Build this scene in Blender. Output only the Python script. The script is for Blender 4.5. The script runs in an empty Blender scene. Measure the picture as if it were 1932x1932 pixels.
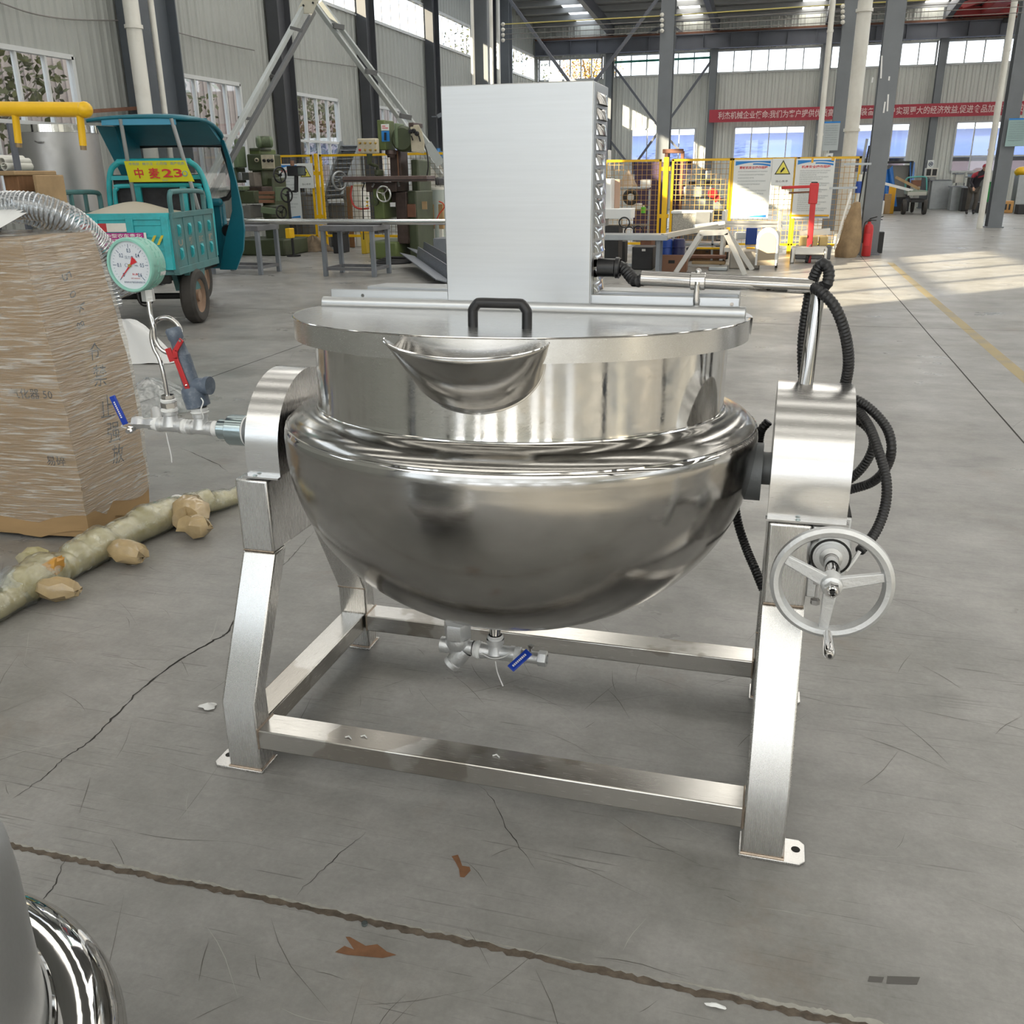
import bpy, bmesh, math, random
from math import pi, sin, cos, radians, sqrt, atan2
from mathutils import Vector as V, Matrix, Quaternion
random.seed(11)
S = bpy.context.scene
COL = S.collection

# ---------------------------------------------------------------- camera
FPX, TILT, ROLL, YAW, EYE = 1741.06, .3495, -.0113, .2736, 1.6
def _b(v):
    c, s = cos(YAW), sin(YAW)
    return V((v[0]*c - v[1]*s, v[0]*s + v[1]*c, v[2]))
_U = V((0, sin(TILT), cos(TILT))); _X = V((1, 0, 0))
CR = _b(_X*cos(ROLL) + _U*sin(ROLL)); CU = _b(_U*cos(ROLL) - _X*sin(ROLL)); CF = _b(V((0, cos(TILT), -sin(TILT))))
cam = bpy.data.cameras.new('camera'); cam.sensor_width = 36; cam.lens = 36*FPX/1932; cam.clip_end = 300
co = bpy.data.objects.new('camera', cam); COL.objects.link(co)
co.matrix_world = Matrix(((CR.x, CU.x, -CF.x, 0), (CR.y, CU.y, -CF.y, 0), (CR.z, CU.z, -CF.z, EYE), (0, 0, 0, 1)))
S.camera = co
def at(px, py, x=None, y=None, z=None):
    """a point of the place seen along one sight line, on the plane x=, y= or z="""
    d = CR*((px-966)/FPX) - CU*((py-966)/FPX) + CF
    if x is not None: k = x/d.x
    elif y is not None: k = y/d.y
    else: k = (z-EYE)/d.z
    return V((0, 0, EYE)) + d*k

# ---------------------------------------------------------------- mesh builder
class MB:
    def __init__(s): s.v = []; s.f = []; s.m = []; s.s = []; s.T = None; s.mi = 0
    def add(s, vs, fs, mi=None, smooth=False):
        o = len(s.v)
        for p in vs:
            p = V(p); s.v.append(s.T @ p if s.T else p)
        for f in fs:
            s.f.append([i+o for i in f]); s.m.append(s.mi if mi is None else mi); s.s.append(smooth)
        return s
    def box(s, x0, x1, y0, y1, z0, z1, mi=None):
        return s.add([(x0,y0,z0),(x1,y0,z0),(x1,y1,z0),(x0,y1,z0),(x0,y0,z1),(x1,y0,z1),(x1,y1,z1),(x0,y1,z1)],
                     [(0,3,2,1),(4,5,6,7),(0,1,5,4),(1,2,6,5),(2,3,7,6),(3,0,4,7)], mi)
    def hexa(s, b, t, mi=None):
        return s.add(list(b)+list(t), [(0,3,2,1),(4,5,6,7),(0,1,5,4),(1,2,6,5),(2,3,7,6),(3,0,4,7)], mi)
    def bar(s, p0, p1, w, h=None, up=(0,0,1), mi=None):
        p0, p1 = V(p0), V(p1); h = w if h is None else h
        d = (p1-p0).normalized(); u = V(up)
        if abs(d.dot(u.normalized())) > .98: u = V((0,1,0)) if abs(d.y) < .9 else V((1,0,0))
        x = d.cross(u).normalized(); z = x.cross(d).normalized()
        q = [-x*w/2-z*h/2, x*w/2-z*h/2, x*w/2+z*h/2, -x*w/2+z*h/2]
        return s.hexa([p0+a for a in q], [p1+a for a in q], mi)
    def prism(s, poly, f0, f1, mi=None, smooth=False):
        """poly: 2d points; f0/f1 map (a,b) to the 3d start and end faces"""
        n = len(poly); a = [f0(*p) for p in poly]; b = [f1(*p) for p in poly]
        s.add(a+b, [list(range(n))[::-1], list(range(n, 2*n))], mi)
        return s.add(a+b, [(i, (i+1) % n, n+(i+1) % n, n+i) for i in range(n)], mi, smooth)
    def tube(s, pts, r, n=12, mi=None, closed=False, cap=True, smooth=True):
        pts = [V(p) for p in pts]; N = len(pts); rr = r if isinstance(r, (list, tuple)) else [r]*N
        T = []
        for i in range(N):
            a = pts[(i-1) % N] if (closed or i > 0) else pts[i]; b = pts[(i+1) % N] if (closed or i < N-1) else pts[i]
            T.append((b-a).normalized())
        u = T[0].orthogonal().normalized(); vs = []
        for i in range(N):
            if i: 
                u = (u - T[i]*u.dot(T[i])); u = u.normalized() if u.length > 1e-6 else T[i].orthogonal().normalized()
            w = T[i].cross(u)
            vs += [pts[i] + (u*cos(2*pi*k/n) + w*sin(2*pi*k/n))*rr[i] for k in range(n)]
        fs = []
        for i in range(N if closed else N-1):
            j = (i+1) % N
            fs += [(i*n+k, i*n+(k+1) % n, j*n+(k+1) % n, j*n+k) for k in range(n)]
        s.add(vs, fs, mi, smooth)
        if cap and not closed: s.add(vs[:n], [list(range(n))[::-1]], mi); s.add(vs[-n:], [list(range(n))], mi)
        return s
    def cyl(s, p0, p1, r, r2=None, n=24, mi=None, smooth=True):
        return s.tube([p0, p1], [r, r if r2 is None else r2], n, mi, smooth=smooth and n > 8)
    def lathe(s, prof, p=(0,0,0), ax=(0,0,1), n=48, a0=0, a1=2*pi, mi=None, smooth=True, ref=None):
        p, ax = V(p), V(ax).normalized(); u = V(ref) if ref else (V((1,0,0)) if abs(ax.x) < .9 else V((0,1,0)))
        u = (u-ax*u.dot(ax)).normalized(); w = ax.cross(u)
        full = abs(a1-a0) > 2*pi-1e-4; m = n if full else n+1; vs = []
        for r, h in prof:
            for k in range(m):
                t = a0+(a1-a0)*k/n; vs.append(p+ax*h+(u*cos(t)+w*sin(t))*max(r, 1e-5))
        fs = []
        for i in range(len(prof)-1):
            for k in range(n):
                k2 = (k+1) % m; fs.append((i*m+k, i*m+k2, (i+1)*m+k2, (i+1)*m+k))
        return s.add(vs, fs, mi, smooth)
    def sph(s, c, r, n=16, sc=(1,1,1), mi=None):
        pr = [(sin(pi*i/(n//2)), -cos(pi*i/(n//2))) for i in range(n//2+1)]
        vs = []; c = V(c)
        for a, h in pr:
            for k in range(n): t = 2*pi*k/n; vs.append(c+V((a*cos(t)*sc[0], a*sin(t)*sc[1], h*sc[2]))*r)
        fs = [(i*n+k, i*n+(k+1) % n, (i+1)*n+(k+1) % n, (i+1)*n+k) for i in range(n//2) for k in range(n)]
        return s.add(vs, fs, mi, True)
    def torus(s, c, ax, R, r, n=40, m=10, mi=None):
        c, ax = V(c), V(ax).normalized(); u = ax.orthogonal().normalized(); w = ax.cross(u)
        return s.tube([c+(u*cos(2*pi*k/n)+w*sin(2*pi*k/n))*R for k in range(n)], r, m, mi, closed=True)
    def text(s, t, M, size=1, mi=None, bold=0, w=None, depth=0):
        vs, fs, b = glyphs(t, bold)
        k = size; kx = (w/(b[1]-b[0])) if w else size
        cx, cy = (b[0]+b[1])/2, (b[2]+b[3])/2
        return s.add([M @ V(((p[0]-cx)*kx, (p[1]-cy)*k, p[2])) for p in vs], fs, mi)
    def sheet(s, P, nu, nv, mi=None, smooth=True):
        return s.add([P(i/nu, j/nv) for j in range(nv+1) for i in range(nu+1)],
                     [(j*(nu+1)+i, j*(nu+1)+i+1, (j+1)*(nu+1)+i+1, (j+1)*(nu+1)+i) for j in range(nv) for i in range(nu)], mi, smooth)
    def build(s, name, mats, parent=None, bevel=0, seg=2, loc=None, rotz=0, keep=False, solid=0, sub=0):
        me = bpy.data.meshes.new(name); me.from_pydata([tuple(p) for p in s.v], [], s.f)
        for m in (mats if isinstance(mats, (list, tuple)) else [mats]): me.materials.append(m)
        for p, i, sm in zip(me.polygons, s.m, s.s): p.material_index = i; p.use_smooth = sm
        if not keep:
            bm = bmesh.new(); bm.from_mesh(me); bmesh.ops.remove_doubles(bm, verts=bm.verts, dist=1e-5)
            bmesh.ops.recalc_face_normals(bm, faces=bm.faces); bm.to_mesh(me); bm.free()
        me.set_sharp_from_angle(angle=radians(38))
        o = bpy.data.objects.new(name, me); COL.objects.link(o)
        if parent: o.parent = parent
        if loc is not None: o.location = loc
        o.rotation_euler[2] = rotz
        if sub:
            m = o.modifiers.new('sub', 'SUBSURF'); m.levels = m.render_levels = sub
        if solid:
            m = o.modifiers.new('solid', 'SOLIDIFY'); m.thickness = solid; m.offset = 0
        if bevel:
            m = o.modifiers.new('bev', 'BEVEL'); m.width = bevel; m.segments = seg; m.limit_method = 'ANGLE'; m.angle_limit = radians(40)
            m.harden_normals = False
        return o
_G = {}
def glyphs(t, bold=0):
    if (t, bold) in _G: return _G[(t, bold)]
    c = bpy.data.curves.new('t', 'FONT'); c.body = t; c.size = 1; c.offset = bold; c.resolution_u = 2
    o = bpy.data.objects.new('t', c); COL.objects.link(o)
    dg = bpy.context.evaluated_depsgraph_get(); me = bpy.data.meshes.new_from_object(o.evaluated_get(dg))
    vs = [tuple(v.co) for v in me.vertices]; fs = [tuple(p.vertices) for p in me.polygons]
    bpy.data.objects.remove(o); bpy.data.curves.remove(c); bpy.data.meshes.remove(me)
    xs = [v[0] for v in vs] or [0, 1]; ys = [v[1] for v in vs] or [0, 1]
    _G[(t, bold)] = (vs, fs, (min(xs), max(xs), min(ys), max(ys)))
    return _G[(t, bold)]
def frame(o, x, y, z=None):
    """matrix with the given axes and origin (text lies in its x-y plane)"""
    x = V(x).normalized(); z = x.cross(V(y)).normalized(); y = z.cross(x)
    return Matrix(((x.x, y.x, z.x, o[0]), (x.y, y.y, z.y, o[1]), (x.z, y.z, z.z, o[2]), (0, 0, 0, 1)))
def spline(pts, n=8):
    P = [V(p) for p in pts]; P = [P[0]*2-P[1]]+P+[P[-1]*2-P[-2]]; out = []
    for i in range(1, len(P)-2):
        a, b, c, d = P[i-1:i+3]
        for k in range(n):
            t = k/n; out.append(.5*((2*b)+(c-a)*t+(2*a-5*b+4*c-d)*t*t+(3*b-a-3*c+d)*t**3))
    return out+[P[-2]]
def corrugated(pts, r, step=.007, amp=.1):
    """a dense path with alternating radii: corrugated hose"""
    L = [0]
    for a, b in zip(pts, pts[1:]): L.append(L[-1]+(b-a).length)
    n = max(4, int(L[-1]/step)); out = []; rr = []; j = 0
    for k in range(n+1):
        d = L[-1]*k/n
        while j < len(L)-2 and L[j+1] < d: j += 1
        t = (d-L[j])/max(1e-9, L[j+1]-L[j]); out.append(pts[j].lerp(pts[j+1], t)); rr.append(r*(1+amp) if k % 2 else r*(1-amp))
    return out, rr
def tag(o, label, cat, group=None, kind=None):
    o['label'] = label; o['category'] = cat
    if group: o['group'] = group
    if kind: o['kind'] = kind
    return o
def thing(name, label, cat, loc=(0,0,0), rotz=0, group=None):
    o = bpy.data.objects.new(name, None); COL.objects.link(o); o.empty_display_size = .1
    o.location = loc; o.rotation_euler = (0, 0, rotz)
    return tag(o, label, cat, group)
def struct(o, label=None):
    o['kind'] = 'structure'
    if label: o['label'] = label
    return o
def dup(root, loc, rotz, label=None, group=None):
    r = root.copy(); COL.objects.link(r); r.location = loc; r.rotation_euler = (0, 0, rotz)
    if label: r['label'] = label
    if group: r['group'] = group
    for ch in list(root.children):
        c = ch.copy(); COL.objects.link(c); c.parent = r
        for g in ch.children:
            d = g.copy(); COL.objects.link(d); d.parent = c
    return r

# ---------------------------------------------------------------- materials
def lin(h):
    if isinstance(h, str):
        c = [int(h[i:i+2], 16)/255 for i in (0, 2, 4)]
        return tuple(x/12.92 if x <= .04045 else ((x+.055)/1.055)**2.4 for x in c)
    return tuple(h)
def mat(name, col, rough=.5, metal=0., var=0., vs=3., bump=0., bs=60., stretch=(1,1,1), rvar=0., spec=.5, dirt=None, dirt_amt=.5, ds=4., coat=0., emit=0, aniso=0):
    m = bpy.data.materials.new(name); m.use_nodes = True; nt = m.node_tree; N, L = nt.nodes, nt.links
    b = N['Principled BSDF']; c = lin(col)
    b.inputs['Base Color'].default_value = (*c, 1); b.inputs['Roughness'].default_value = rough; b.inputs['Metallic'].default_value = metal
    b.inputs['Specular IOR Level'].default_value = spec
    if coat: b.inputs['Coat Weight'].default_value = coat; b.inputs['Coat Roughness'].default_value = .06
    if aniso: b.inputs['Anisotropic'].default_value = aniso
    if emit: b.inputs['Emission Color'].default_value = (*c, 1); b.inputs['Emission Strength'].default_value = emit
    if not (var or bump or rvar or dirt): return m
    tc = N.new('ShaderNodeTexCoord'); mp = N.new('ShaderNodeMapping'); mp.inputs['Scale'].default_value = stretch
    L.new(tc.outputs['Object'], mp.inputs[0])
    def noise(sc, det=6, ro=.6, src=mp.outputs[0]):
        n = N.new('ShaderNodeTexNoise'); n.inputs['Scale'].default_value = sc; n.inputs['Detail'].default_value = det; n.inputs['Roughness'].default_value = ro
        L.new(src, n.inputs['Vector']); return n.outputs['Fac']
    cur = None
    if var:
        r = N.new('ShaderNodeMapRange'); r.inputs[1].default_value = .25; r.inputs[2].default_value = .75; r.inputs[3].default_value = 1-var; r.inputs[4].default_value = 1+var
        L.new(noise(vs), r.inputs[0]); mx = N.new('ShaderNodeMix'); mx.data_type = 'RGBA'; mx.blend_type = 'MULTIPLY'; mx.inputs[0].default_value = 1
        mx.inputs[6].default_value = (*c, 1); L.new(r.outputs[0], mx.inputs[7]); cur = mx.outputs[2]
    if dirt:
        r = N.new('ShaderNodeMapRange'); r.inputs[1].default_value = .48; r.inputs[2].default_value = .72; r.inputs[3].default_value = 0; r.inputs[4].default_value = dirt_amt
        L.new(noise(ds, 8, .65, tc.outputs['Object']), r.inputs[0]); mx = N.new('ShaderNodeMix'); mx.data_type = 'RGBA'; L.new(r.outputs[0], mx.inputs[0])
        mx.inputs[7].default_value = (*lin(dirt), 1)
        if cur: L.new(cur, mx.inputs[6])
        else: mx.inputs[6].default_value = (*c, 1)
        cur = mx.outputs[2]
    if cur: L.new(cur, b.inputs['Base Color'])
    if rvar:
        r = N.new('ShaderNodeMapRange'); r.inputs[1].default_value = .3; r.inputs[2].default_value = .7; r.inputs[3].default_value = max(.02, rough-rvar); r.inputs[4].default_value = rough+rvar
        L.new(noise(vs*2), r.inputs[0]); L.new(r.outputs[0], b.inputs['Roughness'])
    if bump:
        bp = N.new('ShaderNodeBump'); bp.inputs['Strength'].default_value = bump; bp.inputs['Distance'].default_value = .002
        L.new(noise(bs), bp.inputs['Height']); L.new(bp.outputs[0], b.inputs['Normal'])
    return m
def glassy(name, tint=(.95,.97,.97), gloss=.12, rough=.05, haze=0., hazecol=(.8,.8,.8), wrinkle=0., ws=20, stretch=(1,1,1), streak=0.):
    """thin clear sheet: transparent with a fresnel gloss; haze adds a diffuse film"""
    m = bpy.data.materials.new(name); m.use_nodes = True; nt = m.node_tree; N, L = nt.nodes, nt.links; N.remove(N['Principled BSDF'])
    out = N['Material Output']; tr = N.new('ShaderNodeBsdfTransparent'); tr.inputs[0].default_value = (*tint, 1)
    gl = N.new('ShaderNodeBsdfGlossy'); gl.inputs['Roughness'].default_value = rough; fr = N.new('ShaderNodeLayerWeight'); pw = N.new('ShaderNodeMath'); pw.operation = 'POWER'; pw.inputs[1].default_value = 4; L.new(fr.outputs['Facing'], pw.inputs[0])
    mt = N.new('ShaderNodeMath'); mt.operation = 'MULTIPLY_ADD'; mt.inputs[1].default_value = .8; mt.inputs[2].default_value = gloss; L.new(pw.outputs[0], mt.inputs[0])
    m1 = N.new('ShaderNodeMixShader'); L.new(mt.outputs[0], m1.inputs[0]); L.new(tr.outputs[0], m1.inputs[1]); L.new(gl.outputs[0], m1.inputs[2]); res = m1.outputs[0]
    tc = N.new('ShaderNodeTexCoord'); mp = N.new('ShaderNodeMapping'); mp.inputs['Scale'].default_value = stretch; L.new(tc.outputs['Object'], mp.inputs[0])
    if haze:
        df = N.new('ShaderNodeBsdfDiffuse'); df.inputs[0].default_value = (*hazecol, 1); m2 = N.new('ShaderNodeMixShader'); m2.inputs[0].default_value = haze
        if streak:
            n = N.new('ShaderNodeTexNoise'); n.inputs['Scale'].default_value = ws*.6; n.inputs['Detail'].default_value = 5; L.new(mp.outputs[0], n.inputs['Vector'])
            r = N.new('ShaderNodeMapRange'); r.inputs[1].default_value = .5; r.inputs[2].default_value = .68; r.inputs[3].default_value = haze; r.inputs[4].default_value = haze+streak
            L.new(n.outputs['Fac'], r.inputs[0]); L.new(r.outputs[0], m2.inputs[0])
        L.new(res, m2.inputs[1]); L.new(df.outputs[0], m2.inputs[2]); res = m2.outputs[0]
    if wrinkle:
        n = N.new('ShaderNodeTexNoise'); n.inputs['Scale'].default_value = ws; n.inputs['Detail'].default_value = 4; L.new(mp.outputs[0], n.inputs['Vector'])
        bp = N.new('ShaderNodeBump'); bp.inputs['Strength'].default_value = wrinkle; bp.inputs['Distance'].default_value = .01; L.new(n.outputs['Fac'], bp.inputs['Height'])
        L.new(bp.outputs[0], gl.inputs['Normal']); L.new(bp.outputs[0], fr.inputs['Normal'])
    L.new(res, out.inputs[0]); return m

def translucent(name, col, clear=.0):
    """diffusing rooflight sheet: scatters daylight through, lets no beam pass"""
    m = bpy.data.materials.new(name); m.use_nodes = True; nt = m.node_tree; N, L = nt.nodes, nt.links; N.remove(N['Principled BSDF'])
    t = N.new('ShaderNodeBsdfTranslucent'); t.inputs[0].default_value = (*col, 1); L.new(t.outputs[0], N['Material Output'].inputs[0]); return m
SKY, SUN, EXPO = 3.5, 30.0, -.05
# ---------------------------------------------------------------- materials of the place
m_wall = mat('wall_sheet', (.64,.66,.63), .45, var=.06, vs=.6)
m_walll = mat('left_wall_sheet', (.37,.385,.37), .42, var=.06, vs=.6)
m_col = mat('column_paint', (.165,.18,.20), .4, var=.12, vs=1.5)
m_beam = mat('beam_paint', (.13,.14,.17), .45, var=.15, vs=1.2)
m_rust = mat('rusty_steel', (.17,.075,.045), .7, var=.3, vs=6)
m_roof = mat('roof_sheet', (.30,.31,.32), .45, var=.08)
m_wframe = mat('window_plastic', (.60,.62,.63), .4)
m_pane = glassy('window_pane', (.93,.95,.96), .05, .02)
m_rooflight = translucent('roof_light_sheet', (.92,.93,.93))
m_colw = mat('shaded_column_paint', (.10,.115,.135), .4, var=.1)  # big left column: paint darkened too, backlit shade in its colour
m_cold = mat('backlit_column_paint', (.060,.063,.072), .4, var=.12, vs=1.5)  # column paint darkened: backlit shade of the left wall put into the colour
m_white = mat('white_plastic', (.75,.74,.69), .35, dirt='8a7f6a', dirt_amt=.25, ds=1.5)
m_black = mat('black_plastic', (.012,.012,.014), .32)
m_rubber = mat('black_rubber', (.02,.02,.022), .6)
m_red = mat('red_paint', (.52,.03,.035), .42, var=.12, vs=3)
m_yel = mat('yellow_paint', (.84,.50,.01), .32, var=.06, vs=8, bump=.15, bs=50)
m_paper = mat('white_paper', (.78,.79,.79), .6)
m_ink = mat('dark_ink', (.02,.025,.03), .6)
m_inkred = mat('red_ink', (.65,.04,.05), .6)
m_inkblue = mat('blue_ink', (.02,.22,.62), .5)
m_white_ink = mat('white_ink', (.85,.82,.82), .6)

# concrete floor: mottled, worn, faintly glossy, with fine scratches
def floor_material():
    m = mat('concrete', (.298,.293,.284), .36, dirt='6f6d67', dirt_amt=.75, ds=.9); nt = m.node_tree; N, L = nt.nodes, nt.links
    b = N['Principled BSDF']; tc = [n for n in N if n.type == 'TEX_COORD'][0]; base = b.inputs['Base Color'].links[0].from_socket
    def mapd(rot, sc):
        mp = N.new('ShaderNodeMapping'); mp.inputs['Rotation'].default_value = (0, 0, rot); mp.inputs['Scale'].default_value = sc; L.new(tc.outputs['Object'], mp.inputs[0]); return mp.outputs[0]
    def noise(v, s, d=8, r=.65):
        n = N.new('ShaderNodeTexNoise'); n.inputs['Scale'].default_value = s; n.inputs['Detail'].default_value = d; n.inputs['Roughness'].default_value = r; L.new(v, n.inputs['Vector']); return n.outputs['Fac']
    def mr(s, a, c, d, e):
        r = N.new('ShaderNodeMapRange'); r.inputs[1].default_value = a; r.inputs[2].default_value = c; r.inputs[3].default_value = d; r.inputs[4].default_value = e; L.new(s, r.inputs[0]); return r.outputs[0]
    def mulc(col, f):
        mx = N.new('ShaderNodeMix'); mx.data_type = 'RGBA'; mx.blend_type = 'MULTIPLY'; mx.inputs[0].default_value = 1; L.new(col, mx.inputs[6]); L.new(f, mx.inputs[7]); return mx.outputs[2]
    c = base
    c = mulc(c, mr(noise(mapd(0, (1,1,1)), 2.3, 10, .7), .3, .7, .74, 1.2))
    c = mulc(c, mr(noise(mapd(.2, (.9,1.8,1)), 4, 9, .75), .35, .6, .90, 1.04))
    c = mulc(c, mr(noise(mapd(0, (1,1,1)), 60, 4, .7), .3, .7, .92, 1.08))
    for rot, sx, lo in ((.35, 38, .655), (-.5, 46, .665), (1.2, 42, .67), (2.1, 40, .665), (-.12, 55, .66)):
        f = noise(mapd(rot, (1.6, sx*1.6, 1)), 1.4, 3, .55); g = noise(mapd(rot+.7, (1,1,1)), .9, 2, .5)
        mlt = N.new('ShaderNodeMath'); mlt.operation = 'MULTIPLY'; L.new(mr(f, lo, lo+.03, 0, .45), mlt.inputs[0]); L.new(mr(g, .42, .62, 0, 1), mlt.inputs[1])
        iv = N.new('ShaderNodeMath'); iv.operation = 'SUBTRACT'; iv.inputs[0].default_value = 1; L.new(mlt.outputs[0], iv.inputs[1]); c = mulc(c, iv.outputs[0])
    # warm rust-brown blush
    mx = N.new('ShaderNodeMix'); mx.data_type = 'RGBA'; L.new(mr(noise(mapd(1, (1,1,1)), 1.7, 7, .7), .58, .75, 0, .45), mx.inputs[0]); L.new(c, mx.inputs[6]); mx.inputs[7].default_value = (.22,.16,.115,1)
    L.new(mx.outputs[2], b.inputs['Base Color'])
    L.new(mr(noise(mapd(0, (1,1.6,1)), 1.1, 6, .6), .3, .7, .24, .48), b.inputs['Roughness'])
    bp = N.new('ShaderNodeBump'); bp.inputs['Strength'].default_value = .12; bp.inputs['Distance'].default_value = .004; L.new(noise(mapd(0, (1,1,1)), 28, 6, .7), bp.inputs['Height']); L.new(bp.outputs[0], b.inputs['Normal'])
    return m
m_floor = floor_material()
b = MB(); b.add([(-30,-32,0),(34,-32,0),(34,48.2,0),(-30,48.2,0)], [(0,1,2,3)]); struct(b.build('floor', m_floor))
b = MB(); b.box(-90, 90, -60, 140, -.3, -.05); struct(b.build('ground_outside', mat('yard', (.2,.19,.18), .9)))

# joints, cracks and marks in the floor
m_joint = mat('joint_dirt', (.11,.088,.068), .9, var=.6, vs=30)
m_jlip = mat('joint_lip', (.36,.35,.32), .8, var=.3, vs=25)
m_crack = mat('crack', (.035,.033,.03), .9)
def strip(pts, w, z, jit=0., taper=True):
    b = MB(); vs = []; n = len(pts)
    for i, p in enumerate(pts):
        p = V((p[0], p[1])); a = V(pts[max(0,i-1)][:2]); c = V(pts[min(n-1,i+1)][:2]); d = (c-a).normalized(); q = V((-d.y, d.x))
        ww = w*(1 if not taper else min(1, .15+2.5*min(i, n-1-i)/n))
        l = ww*.5*(1+random.uniform(-jit, jit)); r = ww*.5*(1+random.uniform(-jit, jit))
        vs += [(p.x+q.x*l, p.y+q.y*l, z), (p.x-q.x*r, p.y-q.y*r, z)]
    b.add(vs, [(2*i, 2*i+1, 2*i+3, 2*i+2) for i in range(n-1)]); return b
def wob(p, q, n, j):
    p, q = V(p), V(q); d = (q-p).normalized(); e = V((-d.y, d.x)); o = 0; out = []
    for i in range(n+1):
        o = o*.9+random.uniform(-j, j); s = sin(pi*i/n); out.append(tuple(p.lerp(q, i/n)+e*o*min(1, 3*s)))
    return out
struct(strip(wob((-3.2,1.512), (3.2,1.505), 520, .0012), .017, .0006, .5, False).build('floor_joint', m_joint))
struct(strip(wob((-.1,1.524), (.75,1.52), 120, .001), .014, .0005, .6).build('floor_joint_lip', m_jlip))
struct(strip(wob((-2.2,1.5225), (-.1,1.521), 300, .0012), .007, .0005, .8).build('floor_joint_lip', m_jlip))
struct(strip(wob((1.57,3), (1.72,47), 60, .002), .012, .0006, .1, False).build('floor_joint', m_crack))
struct(strip(wob((-26,10.9), (30,10.9), 80, .002), .012, .0006, .1, False).build('floor_joint', m_crack))
struct(strip(wob((-4.6,5.7), (-4.6,30), 80, .002), .012, .0006, .1, False).build('floor_joint', m_crack))
cr = [at(*p, z=0) for p in ((20,1508),(75,1472),(120,1432),(165,1402),(205,1362),(262,1305),(330,1252),(400,1210),(432,1190),(470,1120),(530,1070),(560,1040),(592,1003))]
cp = [(p.x+random.uniform(-.004,.004), p.y+random.uniform(-.004,.004)) for p in spline(cr, 8)]
struct(strip(cp, .006, .0007, .7).build('floor_crack', m_crack))
cp = [(p[0]+random.uniform(-.006,.006), p[1]+random.uniform(-.006,.006)) for p in cp[40:75]]
struct(strip(cp, .003, .0007, .7).build('floor_crack', m_crack))
for a, c, w in (((340,845),(420,880),.004), ((125,1620),(60,1740),.003), ((380,860),(430,890),.003), ((560,1690),(690,1570),.002), ((1010,1640),(900,1480),.002)):
    p, q = at(*a, z=0), at(*c, z=0); struct(strip(wob(p[:2], q[:2], 26, .004), w, .0007, .6).build('floor_crack', m_crack))
m_line = mat('worn_yellow_line', (.36,.28,.13), .5, dirt='85817a', dirt_amt=.95, ds=2.2)
struct(strip([(2.03+.0006*i, 5+i*.4) for i in range(36)], .11, .0005, .05, False).build('floor_marking', m_line))
m_scr = mat('scratch_dark', (.105,.098,.088), .6); m_scr2 = mat('scratch_pale', (.40,.39,.37), .6); m_stain = mat('rust_stain', (.20,.095,.045), .7, var=.3, vs=20)
for nm, mt, cnt in (('floor_scratches', m_scr, 430), ('floor_scratches', m_scr2, 110)):
    b = MB()
    for i in range(cnt):
        x = random.uniform(-4.5, 3.2); y = random.uniform(1.1, 9) if random.random() < .3 else random.uniform(1.05, 3.2); a = random.choice((.1,.2,.9,1.3,-.4,2.2,-.8))+random.gauss(0,.25); l = random.uniform(.04, .32)*(1 if y < 3.4 else 2.2)
        p = (x, y); q = (x+cos(a)*l, y+sin(a)*l); k = random.uniform(-.06,.06)*l; mid = ((p[0]+q[0])/2-sin(a)*k, (p[1]+q[1])/2+cos(a)*k)
        s = strip([p, ((p[0]+mid[0])/2-sin(a)*k*.3, (p[1]+mid[1])/2+cos(a)*k*.3), mid, q], random.uniform(.0009,.0024), .0004+.0000008*i, .3); b.add(s.v, s.f)
    struct(b.build(nm, mt))
def blot(pix, name, mt, z=.0009):
    P = [at(*p, z=0) for p in pix]; b = MB(); b.add([(p.x, p.y, z) for p in P], [tuple(range(len(P)))]); return struct(b.build(name, mt))
blot([(632,1797),(650,1785),(668,1792),(652,1768),(660,1768),(690,1785),(712,1782),(730,1796),(748,1802),(722,1808),(700,1806),(655,1802)], 'floor_stain', m_stain)
blot([(852,1616),(864,1613),(868,1622),(872,1634),(886,1636),(888,1643),(876,1656),(868,1655),(866,1640),(860,1628)], 'floor_stain', m_stain)
m_pale = mat('old_tape_mark', (.10,.095,.09), .6)
blot([(1640,1842),(1668,1844),(1664,1854),(1637,1852)], 'floor_stain', m_pale); blot([(1674,1842),(1736,1844),(1730,1858),(1672,1856)], 'floor_stain', m_pale)
#blot([(310,905),(380,898),(440,910),(470,925),(430,935),(365,930),(320,940)], 'floor_stain', m_pale, .0008)

# ---------------------------------------------------------------- building shell
LX, BY, EV = -12.0, 48.0, 8.3
def roofz(y): return EV+(BY-y)*.055
def corr(b, ax, off, a0, a1, z0, z1, pitch=.3, dep=.03, sg=1):
    """ribbed sheet standing on the line ax=const from a0 to a1"""
    k0 = math.floor(a0/pitch); xs = []
    k = k0
    while k*pitch < a1:
        for t, d in ((0,0),(.12,0),(.22,1),(.42,1),(.52,0),(.62,0),(.68,.35),(.74,0)):
            a = (k+t)*pitch
            if a0 < a < a1: xs.append((a, d))
        k += 1
    xs = [(a0, 0)]+xs+[(a1, 0)]
    f = (lambda a, d, z: (off+sg*d*dep, a, z)) if ax == 'x' else (lambda a, d, z: (a, off+sg*d*dep, z))
    vs = [f(a, d, z) for z in (z0, z1) for a, d in xs]; n = len(xs)
    b.add(vs, [(i, i+1, n+i+1, n+i) for i in range(n-1)])
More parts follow.
